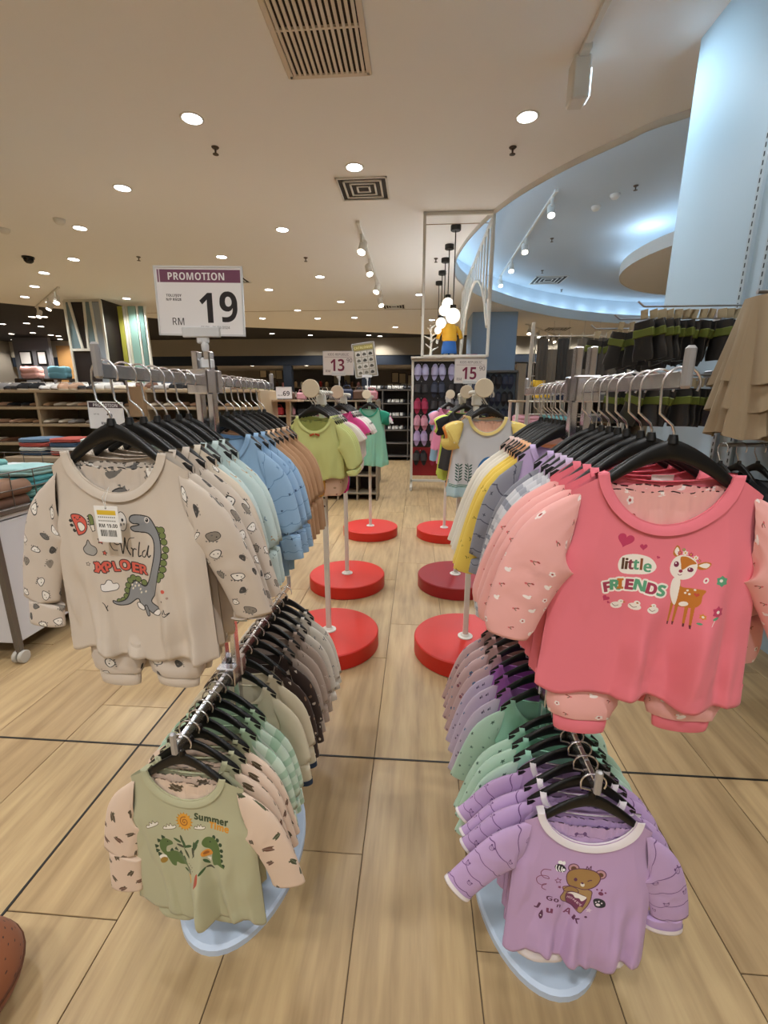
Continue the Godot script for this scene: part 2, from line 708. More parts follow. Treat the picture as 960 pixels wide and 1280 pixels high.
	# ---- dark ceiling over the mall walk beyond the shop's edge
	var dk := PackedVector2Array([Vector2(9.5, -15.3), Vector2(4.14, -14.34), Vector2(0.15, -13.56), Vector2(-4.5, -11.9), Vector2(-8.0, -8.7), Vector2(-14, -3.6), Vector2(-14, -15.3)])
	struct("ceiling_mall", MB.new().prism(dk, H + 0.13, H + 0.25).done(), mat("black_ceiling", Color(0.045, 0.05, 0.065), 0.8), "black open ceiling over the walk beyond the shop", "ceiling")
	# ---- walls
	var grey := mat("wall_grey", Color(0.62, 0.6, 0.57), 0.85)
	struct("wall_left", MB.new().box(P(-14.05, 6, 2.0), Vector3(0.1, 4.2, 27)).done(), grey, "plain grey end wall far along the shop", "wall")
	struct("wall_right", MB.new().box(P(9.55, 6, 2.0), Vector3(0.1, 4.2, 27)).done(), grey, "plain grey side wall behind the blue pillar", "wall")
	struct("wall_rear", MB.new().box(P(-2.2, -3.95, 2.0), Vector3(24, 4.2, 0.1)).done(), mat("wall_cream", Color(0.8, 0.76, 0.7), 0.85), "plain wall behind the shopper", "wall")
	# blue pillar with the pegs: its face stands along the aisle
	var bp := mat("pillar_blue", Color(0.66, 0.745, 0.80), 0.55)
	struct("wall_pillar", MB.new().box(P(1.92, 2.33, H / 2 + 0.36), Vector3(1.0, H - 0.72, 1.2)).done(), bp, "tall pale blue wall block beside the racks, slotted for shelf arms", "wall")
	var slot := mat("slot_dark", Color(0.12, 0.13, 0.14), 0.7)
	for d: float in [2.25, 2.13]:
		var s := MB.new()
		var m2 := MB.new().box(P(1.412, d, 2.0), Vector3(0.018, 2.4, 0.03), 0.002).done()
		var ch := struct("trim_%d" % (2 + used.get("trim_n", 0)), m2, mat("channel", Color(0.66, 0.72, 0.76), 0.5, 0.2), "upright slotted channel set in the blue wall block", "trim")
		used["trim_n"] = used.get("trim_n", 0) + 1
		for k in 72:
			s.box(P(1.4025, d, 0.85 + k * 0.032), Vector3(0.002, 0.018, 0.005))
		var sl := part(ch, "slot", s.done(), slot)
		sl.set_meta("kind", "stuff")
	struct("wall_plinth", MB.new().box(P(2.45, 2.33, 0.36), Vector3(0.6, 0.72, 1.2)).done(), bp, "recessed pale foot under the blue wall block", "wall")
	# blue pillar far in the middle of the store
	struct("wall_column", MB.new().box(P(1.6, 10.8, H / 2), Vector3(0.95, H, 1.0), 0.01).done(), mat("column_blue", Color(0.58, 0.68, 0.79), 0.6), "square slate blue column under the ceiling rim", "wall")
	# bulkheads and back of the mall
	var bk := P(-2.2, 15.2, 0)
	struct("wall_bulkhead", MB.new().box(bk + Vector3(0, 3.22, -0.15), Vector3(23.4, 0.62, 0.3)).done(), mat("bulkhead_grey", Color(0.62, 0.6, 0.56), 0.8), "long grey bulkhead across the far mall side", "wall")
	struct("wall_fascia", MB.new().box(bk + Vector3(0, 2.76, -0.12), Vector3(23.4, 0.3, 0.2)).done(), mat("navy", Color(0.08, 0.14, 0.22), 0.6), "dark navy band under the far grey bulkhead", "wall")
	struct("ceiling_shop", MB.new().box(P(-2.2, 17.4, 2.75), Vector3(23.4, 0.1, 4.2)).done(), mat("shop_ceiling", Color(0.55, 0.55, 0.56), 0.8), "low grey ceiling of the unit across the mall", "ceiling")
	struct("wall_back", MB.new().box(P(-2.2, 19.45, 1.5), Vector3(23.4, 3.2, 0.1)).done(), mat("wall_dark", Color(0.46, 0.44, 0.42), 0.8), "dark back wall of the unit across the mall", "wall")
	var cj := mat("ceiling_joint", Color(0.60, 0.52, 0.44), 0.8)
	struct("trim_20", MB.new().box(P(0.38, 5.35, H - 0.002), Vector3(0.68, 0.004, 0.012)).box(P(-3.4, 9.9, H - 0.002), Vector3(8.5, 0.004, 0.014)).box(P(0.045, 8.0, H - 0.002), Vector3(0.012, 0.004, 5.4)).done(), cj, "fine shadow joints ruled across the cream ceiling", "trim")


func ceiling_things() -> void:
	var white := mat("white_paint")
	var dark := mat("vent_dark", Color(0.22, 0.2, 0.18), 0.8)
	# long linear grille right overhead
	var gr := thing("ceiling_grille", "long cream slatted air grille overhead, nearest the camera", "air vent", P(-0.53, 2.2, H))
	part(gr, "backing", MB.new().box(Vector3(0, -0.004, 0), Vector3(0.43, 0.006, 1.66)).done(), dark)
	var fr := MB.new()
	for sx: float in [-1, 1]:
		fr.box(Vector3(sx * 0.225, -0.008, 0), Vector3(0.03, 0.016, 1.7), 0.003)
		fr.box(Vector3(0, -0.008, sx * 0.84), Vector3(0.46, 0.016, 0.03), 0.003)
	part(gr, "frame", fr.done(), mat("vent_cream", Color(0.85, 0.8, 0.73), 0.6))
	var sm := MB.new().box(Vector3(0, -0.008, 0), Vector3(0.017, 0.012, 1.64), 0.002, Basis(Vector3.BACK, 0.2)).done()
	for i in 14:
		part(gr, "slat", sm, mats["vent_cream"], Vector3(-0.195 + i * 0.03, -0.006, 0))
	part(gr, "crossbar", MB.new().box(Vector3(0, -0.012, -0.5), Vector3(0.42, 0.014, 0.012)).done(), mats["vent_cream"])
	# square ring diffuser
	var sqs := [[P(-0.505, 4.48, H), 0.42, "square ringed ceiling diffuser above the aisle racks"], [P(-0.5, 9.6, H), 0.42, "small square diffuser deep along the aisle ceiling"], [P(-2.9, 7.3, H), 0.5, "flat dark edged vent above the promotion sign"], [P(2.53, 9.9, 3.8), 0.6, "square vent in the blue raised ceiling"], [P(3.6, 12.8, H), 0.6, "thin dark vent in the cream ceiling past the blue column"]]
	for q: Array in sqs:
		var t := thing("air_diffuser", q[2], "air vent", q[0])
		var w: float = q[1]
		for k in 4:
			var s := w * (1.0 - k * 0.25) / 2
			var m := MB.new()
			for sg: float in [-1, 1]:
				m.box(Vector3(sg * s, -0.006 + k * 0.001, 0), Vector3(0.016, 0.012, s * 2 + 0.016), 0.002)
				m.box(Vector3(0, -0.006 + k * 0.001, sg * s), Vector3(s * 2 + 0.016, 0.012, 0.016), 0.002)
			part(t, "ring", m.done(), white)
		part(t, "backing", MB.new().box(Vector3(0, -0.001, 0), Vector3(w, 0.002, w)).done(), dark)
	# sprinklers
	var sp := MB.new().lathe([Vector2(0.001, -0.05), Vector2(0.022, -0.047), Vector2(0.022, -0.044), Vector2(0.006, -0.04), Vector2(0.008, -0.012), Vector2(0.02, -0.01), Vector2(0.028, -0.002), Vector2(0.028, 0.0)], 12).done()
	var spx := [[269, 184, "over the promotion sign", H], [641, 184, "near the first cool recess edge", H], [173, 321, "over the mirrored column side", H], [382, 322, "between two downlights over the aisle", H], [795, 232, "in the blue ceiling by the pillar", 3.8], [690, 298, "in the blue ceiling by the track", 3.8], [678, 338, "in the blue ceiling beyond the track", 3.8], [545, 323, "beside the hanging globe cords", H], [702, 362, "in the blue ceiling by its far wall", 3.8]]
	for q: Array in spx:
		single("sprinkler", sp, mat("brass_grey", Color(0.35, 0.31, 0.27), 0.4, 0.7), "small pendent sprinkler head " + q[2], "sprinkler", high(q[0], q[1], q[3]), 0, "sprinkler heads")
	var sd := MB.new().lathe([Vector2(0.001, -0.05), Vector2(0.035, -0.045), Vector2(0.05, -0.025), Vector2(0.055, -0.01), Vector2(0.055, 0.0)], 16, Vector3(), Basis(), true).done()
	for q: Array in [[769, 243, 3.8, "white round smoke detector on the blue ceiling"], [74, 274, H, "pale smoke detector over the shoe shelf side"], [5, 286, H, "flat pale detector at the picture edge of the ceiling"], [745, 258, 3.8, "flat round cover plate on the blue ceiling"]]:
		single("smoke_detector", sd, white, q[3], "smoke detector", high(q[0], q[1], q[2]), 0, "ceiling detectors")
	var cam_at := high(35, 321, H)
	var cd := thing("dome_camera", "small black dome camera under the cream ceiling", "security camera", cam_at)
	part(cd, "mount", MB.new().lathe([Vector2(0.001, -0.02), Vector2(0.07, -0.02), Vector2(0.07, 0.0)], 16).done(), mat("black_plastic", Color(0.03, 0.03, 0.03), 0.4))
	part(cd, "dome", MB.new().lathe([Vector2(0.001, -0.08), Vector2(0.03, -0.075), Vector2(0.052, -0.055), Vector2(0.06, -0.02)], 16, Vector3(), Basis(), true).done(), mat("black_gloss", Color(0.02, 0.02, 0.025), 0.1))
	# white box on the near track
	var tb := thing("track_spotlight", "white box spotlight on a short track washing the blue wall block", "track light", P(0.84, 2.8, H))
	part(tb, "track", MB.new().box(Vector3(0, -0.012, 0.45), Vector3(0.035, 0.024, 1.3), 0.003).done(), white)
	part(tb, "adapter", MB.new().box(Vector3(0, -0.03, -0.15), Vector3(0.05, 0.03, 0.14), 0.004).done(), white)
	part(tb, "head", MB.new().box(Vector3(0.0, -0.13, -0.19), Vector3(0.09, 0.2, 0.11), 0.008).done(), white)
	part(tb, "lamp_lens", MB.new().box(Vector3(0.05, -0.15, -0.19), Vector3(0.012, 0.13, 0.08), 0.003).done(), glow("lamp_cool", Color(0.85, 0.94, 1.0), 1.5))
	var wl := SpotLight3D.new()
	wl.name = "light"
	wl.light_color = Color(0.82, 0.93, 1.0)
	wl.light_energy = 0.75
	wl.spot_angle = 60
	wl.spot_angle_attenuation = 1.0
	wl.light_size = 0.05
	wl.spot_range = 12
	wl.spot_attenuation = 2
	wl.shadow_enabled = true
	wl.position = Vector3(0.062, -0.15, -0.19)
	wl.basis = Basis.looking_at(Vector3(1, -0.75, 0.35))
	tb.add_child(wl)
	# tracks with lit heads
	track("blue ceiling", P(1.52, 5.9, 3.8), P(1.53, 9.6, 3.8), [6.05, 7.4, 8.4, 9.4], 1.2, COOL.lerp(Color.WHITE, 0.6))
	track("cream ceiling over the aisle", P(-0.65, 5.2, H), P(-0.66, 8.7, H), [5.5, 6.4, 7.4, 8.4], 0.7, WARM)
	track("cream ceiling by the dark edge", P(-5.9, 7.6, H), P(-7.6, 9.1, H), [7.8, 8.3, 9.0], 0.7, WARM)
	track("cream ceiling past the blue column", P(2.6, 11.9, H), P(3.9, 13.9, H), [12.1, 12.7, 13.3, 13.8], 0.8, WARM)
	# globes
	var gl := [[570, 282, 564, 395, 17], [562, 306, 558, 380, 13], [557, 323, 554, 388, 12], [553, 339, 550, 404, 12], [549, 352, 548, 413, 8]]
	var gw := ["lowest and biggest, nearest", "topmost, second cord", "third cord, half hidden", "fourth cord, lower", "smallest, fifth cord"]
	for i in 5:
		var q: Array = gl[i]
		var p := high(q[0], q[1], H)
		var g := at(q[2], q[3], -p.z)
		var drop := g.y - p.y
		var t := thing("pendant_lamp", "white glowing globe pendant on a black cord, " + gw[i], "pendant lamp", p, 0, "globe pendants over the slipper stand")
		part(t, "canopy", MB.new().lathe([Vector2(0.001, -0.05), Vector2(0.05, -0.05), Vector2(0.055, -0.045), Vector2(0.055, 0.0)], 16).done(), mats["black_plastic"])
		part(t, "cord", MB.new().tube([Vector3(0, -0.04, 0), Vector3(0, drop + 0.1, 0)], 0.006, 6).done(), mats["black_plastic"])
		var rr: float = [0.082, 0.072, 0.07, 0.077, 0.056][i]
		part(t, "cap", MB.new().lathe([Vector2(0.03, drop + rr * 0.94), Vector2(0.035, drop + rr * 0.96), Vector2(0.035, drop + rr + 0.03), Vector2(0.001, drop + rr + 0.035)], 12).done(), mats["black_plastic"])
		var prof := []
		for k in 15:
			prof.append(Vector2(maxf(rr * sin(PI * k / 14), 0.0005), drop - rr * cos(PI * k / 14)))
		part(t, "globe", MB.new().lathe(prof, 24, Vector3(), Basis(), true).done(), glow("lamp_globe", Color(1, 0.96, 0.9), 0.75))
		var l := OmniLight3D.new()
		l.name = "light"
		l.light_color = WARM
		l.light_energy = 0.12
		l.light_size = rr * 0.9
		l.omni_range = 20
		l.omni_attenuation = 2
		l.shadow_enabled = true
		l.position = Vector3(0, drop, 0)
		t.add_child(l)


func track(where: String, a: Vector3, b: Vector3, ds: Array, power: float, c: Color) -> void:
	var t := thing("light_track", "white light track on the " + where, "track rail", a)
	var dir := b - a
	part(t, "rail", MB.new().box(dir / 2 + Vector3(0, -0.012, 0), Vector3(0.034, 0.024, dir.length()), 0.003, Basis.looking_at(dir)).done(), mat("white_paint"))
	part(t, "end_cap", MB.new().box(Vector3(0, -0.014, 0), Vector3(0.04, 0.028, 0.03), 0.003, Basis.looking_at(dir)).done(), mat("white_paint"))
	if not meshes.has("head"):
		meshes["head"] = MB.new().lathe([Vector2(0.001, 0.13), Vector2(0.04, 0.13), Vector2(0.045, 0.12), Vector2(0.045, -0.01), Vector2(0.038, -0.01)], 16).done()
		meshes["lens"] = MB.new().lathe([Vector2(0.001, -0.002), Vector2(0.042, -0.002)], 16).lathe([Vector2(0.042, -0.002), Vector2(0.042, 0.004), Vector2(0.001, 0.004)], 16).done()
		meshes["stem"] = MB.new().box(Vector3(0, -0.06, 0), Vector3(0.03, 0.1, 0.03), 0.004).done()
	var i := 0
	for d: float in ds:
		var f := (d + a.z) / (-(b.z - a.z))
		var p := a + dir * clampf(f, 0, 1)
		var s := thing("track_spotlight", "white spotlight, %s along the track on %s" % [nth(i), where], "track light", p, 0, "track spotlights")
		part(s, "stem", meshes["stem"], mats["white_paint"])
		var aim := Basis(Vector3.UP, 0.5 * sin(i * 2.0 + d)) * Basis(Vector3.RIGHT, -0.55)
		var h := part(s, "head", meshes["head"], mats["white_paint"], Vector3(0, -0.2, 0))
		h.basis = aim
		var ln := part(s, "lamp_lens", meshes["lens"], glow("lamp_track", Color(1, 0.97, 0.92), 7.0), Vector3(0, -0.2, 0) + aim * Vector3(0, -0.008, 0))
		ln.basis = aim
		var l := SpotLight3D.new()
		l.name = "light"
		l.light_color = c
		l.light_energy = power
		l.spot_angle = 40
		l.light_size = 0.04
		l.spot_range = 20
		l.spot_attenuation = 2
		l.shadow_enabled = true
		l.basis = aim * Basis(Vector3.RIGHT, -PI / 2)
		l.position = Vector3(0, -0.2, 0) + aim * Vector3(0, -0.02, 0)
		s.add_child(l)
		i += 1


# ---------------------------------------------------------------- garments
# outline of a child's top, in metres, neck point at the origin: ws/wb/wh half widths at shoulder, underarm and hem
const TOP := {"len": 0.41, "ws": 0.122, "wn": 0.08, "wb": 0.143, "wh": 0.15, "slope": 0.034, "arm": 0.14, "scoop": 0.075, "tz": 1.0, "fold": 0.008, "nu": 20, "nv": 16, "sl": Vector3(-0.2, -0.35, 0.0), "sr": Vector3(0.2, -0.35, 0.0), "cuff": 0.034, "puff": 0.0, "seed": 0.0, "legs": 0.07, "hemwave": 0.006, "sleeve_b": 0.02, "frill": false}


func zprof(s: float) -> float:
	return pow(maxf(1.0 - pow(absf(s), 3.2), 0.0), 0.6)


func body_mesh(g: Dictionary) -> ArrayMesh:
	var mb := MB.new()
	var nu: int = g.nu * 2 + 1
	var nv: int = g.nv + 1
	for side: float in [1.0, -1.0]:
		var pts := PackedVector3Array()
		var uvs := PackedVector2Array()
		var sc: float = g.scoop if side > 0 else 0.016
		for j in nv + 2:
			var t := minf(float(j) / (nv - 1), 1.0)
			for i in nu:
				var s := 2.0 * i / (nu - 1) - 1.0
				var xt: float = s * g.ws
				var top: float
				if absf(xt) < g.wn:
					var q: float = xt / g.wn
					top = -sc * pow(1.0 - q * q, 0.62)
				else:
					top = -g.slope * (absf(xt) - g.wn) / (g.ws - g.wn)
				var bot: float = -g.len + g.hemwave * sin(s * 5.0 + g.seed * 2.0) + g.hemwave * 0.7 * sin(s * 11.0 + g.seed)
				var ye := lerpf(-g.slope, -g.len, t)
				var w: float
				if ye > -g.arm:
					var a: float = (ye + g.slope) / (g.slope - g.arm)
					w = lerpf(g.ws, g.wb, a * a) - 0.004 * sin(PI * a)
				else:
					w = lerpf(g.wb, g.wh, (-g.arm - ye) / (g.len - g.arm))
				var x := s * w
				var y := lerpf(top, bot, pow(t, 0.9))
				var T: float = lerpf(0.014, 0.025, smoothstep(0.0, 0.45, t)) * g.tz
				var z := T * zprof(s)
				var fl: float = g.fold * smoothstep(0.12, 1.0, t) * minf(1.0, (1.0 - absf(s)) * 5.0)
				z += fl * (noise.get_noise_3d(x * 11.0, y * 1.5, g.seed * 3.7 + side) * 2.6 + 0.6 * noise.get_noise_3d(x * 22.0, y * 4.0, g.seed * 5.1 - side))
				for cr: Array in g.get("creases", []):
					z -= cr[2] * exp(-pow((x - cr[0] - cr[3] * (t - 0.5)) / cr[1], 2)) * smoothstep(cr[4], 1.0, t)
				# drag lines from the shoulders
				z += 0.25 * fl * sin((absf(x) * 0.8 - y) * 60.0 + g.seed) * (1.0 - t)
				if t > 0.93 and j < nv:
					z += 0.0012
				z = maxf(z, 0.001 + 0.016 * zprof(s) * smoothstep(0.02, 0.2, t))
				if j == nv:
					z = maxf(z - 0.005, 0.0005)
				elif j == nv + 1:
					z = maxf(z - 0.006, 0.0005)
					y += 0.03
				pts.append(Vector3(x, y, z * side))
				uvs.append(Vector2((x + 0.2) / 0.4, (0.02 - y) / 0.46) if side > 0 else Vector2(0.01, 0.01))
		mb.grid(pts, nu, nv + 2, side > 0, false, uvs)
	return mb.done()


func sleeve_mesh(g: Dictionary, sx: float, res := 1.0, only_cuff := false) -> ArrayMesh:
	var endp: Vector3 = g.sr if sx > 0 else g.sl
	var nr := int(20 * res)
	var ns := int(18 * res)
	var a0 := Vector3(sx * g.ws, -g.slope, 0)
	var b0 := Vector3(sx * g.wb, -g.arm, 0)
	var c0 := (a0 + b0) / 2 - Vector3(sx * 0.016, 0, 0)
	var A0 := (a0 - b0).normalized()
	var r0: float = (a0 - b0).length() / 2 + 0.002
	var ctrl := c0 + Vector3(sx * 0.04, -0.03, 0) + (endp - c0) * 0.36
	var pts := PackedVector3Array()
	var uvs := PackedVector2Array()
	var along := 0.0
	var last := c0
	for j in ns + 3:
		var t := minf(float(j) / (ns - 1), 1.0)
		if only_cuff:
			t = lerpf(0.935, 1.0, minf(float(j) / 4.0, 1.0))
		var c := c0.lerp(ctrl, t).lerp(ctrl.lerp(endp, t), t)
		var T := (c0.lerp(ctrl, minf(t + 0.02, 1.02)).lerp(ctrl.lerp(endp, t + 0.02), t + 0.02) - c).normalized()
		var perp := Vector3(-T.y, T.x, 0).normalized()
		if perp.dot(A0) < 0:
			perp = -perp
		var A := A0.lerp(perp, smoothstep(0.0, 0.35, t)).normalized()
		along += (c - last).length()
		last = c
		var a: float = lerpf(r0, g.cuff, smoothstep(0.0, 1.0, t)) + g.puff * sin(PI * pow(t, 0.6)) * 0.5
		var b: float = lerpf(0.012, g.sleeve_b, smoothstep(0.0, 0.3, t)) * lerpf(1.0, 0.75, t) + g.puff * 0.4 * sin(PI * pow(t, 0.6))
		if g.puff > 0.0 and t > 0.9:
			a *= lerpf(1.0, 0.8, (t - 0.9) * 10)
		if only_cuff:
			a += 0.0025
			b += 0.0025
			if j > 4:
				a -= 0.005 * (j - 4)
				b -= 0.005 * (j - 4)
		elif j >= ns:
			a -= 0.004 * (j - ns + 1)
			b -= 0.004 * (j - ns + 1)
			c -= T * 0.012 * (j - ns)
		elif t > 0.93:
			a += 0.001
		for i in nr + 1:
			var ph := TAU * i / nr
			var k: float = 1.0 + (minf(g.fold, 0.011) * 13.0) * noise.get_noise_3d(cos(ph) * 1.1 + t * 2.0, sin(ph) * 1.1 + t * 5.0, g.seed + sx * 7.0) * sin(PI * clampf(t * 1.1, 0, 1))
			if g.puff > 0.0:
				k += 0.07 * cos(ph * 14.0) * (1.0 - smoothstep(0.0, 0.3, t))
			pts.append(c + A * cos(ph) * a * (1.0 if cos(ph) > 0 else lerpf(1.0, 0.74, smoothstep(0.0, 0.45, t))) + Vector3(0, 0, 1) * sin(ph) * b * k)
			uvs.append(Vector2(float(i) / nr * 0.22 + g.seed * 0.13 + sx * 0.3, along) / 0.16)
	var rows := 7 if only_cuff else ns + 3
	if only_cuff:
		pts.resize(rows * (nr + 1))
		uvs.resize(rows * (nr + 1))
	return MB.new().grid(pts, nr + 1, rows, sx < 0, true, uvs).done()


func collar_mesh(g: Dictionary, seg := 40, w := 0.016) -> ArrayMesh:
	var pts := PackedVector3Array()
	for k in 5:
		for i in seg + 1:
			var th := TAU * i / seg
			var sn := sin(th)
			var cx: float = g.wn * cos(th)
			var sc: float = g.scoop if sn > 0 else 0.016
			var y := -sc * pow(absf(sn), 1.24)
			var zs: float = 0.012 * g.tz * zprof(cx / g.ws)
			var lift := smoothstep(0.0, 0.6, absf(sn))
			var o := Vector2(cos(th) / g.wn, -absf(sn) / maxf(sc, 0.03)).normalized()
			var f := [1.0, 0.97, 0.5, 0.04, 0.0][k] as float
			var d := [0.0, 0.0012, 0.0018, 0.0014, -0.003][k] as float
			pts.append(Vector3(cx + o.x * w * f, y + o.y * w * f - 0.001, (zs + d + f * w * 0.35 * lift) * (1.0 if sn >= 0 else -1.0)))
	return MB.new().grid(pts, seg + 1, 5, true, true).done()


func waist_mesh(g: Dictionary, seg := 60) -> ArrayMesh:
	var pts := PackedVector3Array()
	var uvs := PackedVector2Array()
	var hw: float = g.wn * 1.02
	for j in 7:
		var y := [-0.03, -0.022, -0.026, -0.05, -0.055, -0.08, -0.14][j] as float
		var w := [hw - 0.002, hw, hw, hw, hw - 0.001, hw + 0.008, hw + 0.016][j] as float
		for i in seg + 1:
			var th := TAU * i / seg
			var rf := 0.0016 * cos(th * seg / 4.0 + 2.0 * sin(th * 7.0)) * (1.0 if j % 2 else 0.6) if j < 5 else 0.003 * cos(th * 15.0)
			pts.append(Vector3(w * cos(th), y - 0.008 * maxf(sin(th), 0) + 0.0005 * cos(th * seg / 4.0) + 0.0016 * sin(th * 9.0), (0.007 + rf + (0.0 if j < 5 else 0.003)) * sin(th)))
			uvs.append(Vector2(th / TAU * 0.3, 0.011 * j + 0.03) / 0.16)
	return MB.new().grid(pts, seg + 1, 7, true, true, uvs).done()


func leg_mesh(g: Dictionary, sx: float, drop: float, cuff := false) -> ArrayMesh:
	var pts := PackedVector3Array()
	var uvs := PackedVector2Array()
	var seg := 20
	var y0: float = -g.len
	var rows := [[0.035, 0.056, 0.009], [0.01, 0.06, 0.013], [-drop * 0.35, 0.062, 0.02], [-drop * 0.62, 0.055, 0.019], [-drop * 0.68, 0.046, 0.014]]
	if cuff:
		rows = [[-drop * 0.66, 0.044, 0.013], [-drop * 0.68, 0.048, 0.016], [-drop * 0.85, 0.047, 0.016], [-drop, 0.045, 0.015], [-drop, 0.041, 0.012], [-drop + 0.02, 0.04, 0.011]]
	for j in rows.size():
		var r: Array = rows[j]
		for i in seg + 1:
			var th := TAU * i / seg
			var k := 1.0 + (0.05 * sin(th * 5.0 + g.seed + j) if not cuff else 0.0)
			pts.append(Vector3(sx * g.get("legx", 0.068) + r[1] * cos(th) * k, y0 + r[0] + 0.006 * sin(sx * 2.0 + g.seed), r[2] * sin(th) * k - 0.004))
			uvs.append(Vector2(th / TAU * 0.24 + sx * 0.2, -r[0]) / 0.16)
	return MB.new().grid(pts, seg + 1, rows.size(), true, true, uvs).done()


# spec: TOP entries changed, plus m_body, m_sleeve, m_neck, m_waist, m_leg, m_cuff (materials)
func make_set(called: String, label: String, spec: Dictionary, hi := false) -> Node3D:
	var g := TOP.duplicate()
	for k: String in spec:
		g[k] = spec[k]
	if hi:
		g.nu = 44
		g.nv = 48
	var t := thing(called, label, spec.get("category", "clothing set"))
	part(t, "body", body_mesh(g), g.m_body)
	for sx: float in [-1.0, 1.0]:
		var s := part(t, "sleeve", sleeve_mesh(g, sx, 2.4 if hi else 1.0), g.m_sleeve)
		if g.has("m_cuff"):
			part(s, "cuff", sleeve_mesh(g, sx, 2.0 if hi else 1.0, true), g.m_cuff)
	part(t, "neckband", collar_mesh(g, 72 if hi else 28, 0.017 if hi else 0.015), g.get("m_neck", g.m_body))
	if g.has("m_waist"):
		part(t, "trouser_waistband", waist_mesh(g, 120 if hi else 36), g.m_waist)
	if g.has("m_leg"):
		for sx: float in [-1.0, 1.0]:
			var l := part(t, "trouser_leg", leg_mesh(g, sx, g.legs * (1.0 if sx < 0 else 0.8)), g.m_leg)
			if g.has("m_legcuff"):
				part(l, "leg_cuff", leg_mesh(g, sx, g.legs * (1.0 if sx < 0 else 0.8), true), g.m_legcuff)
	return t


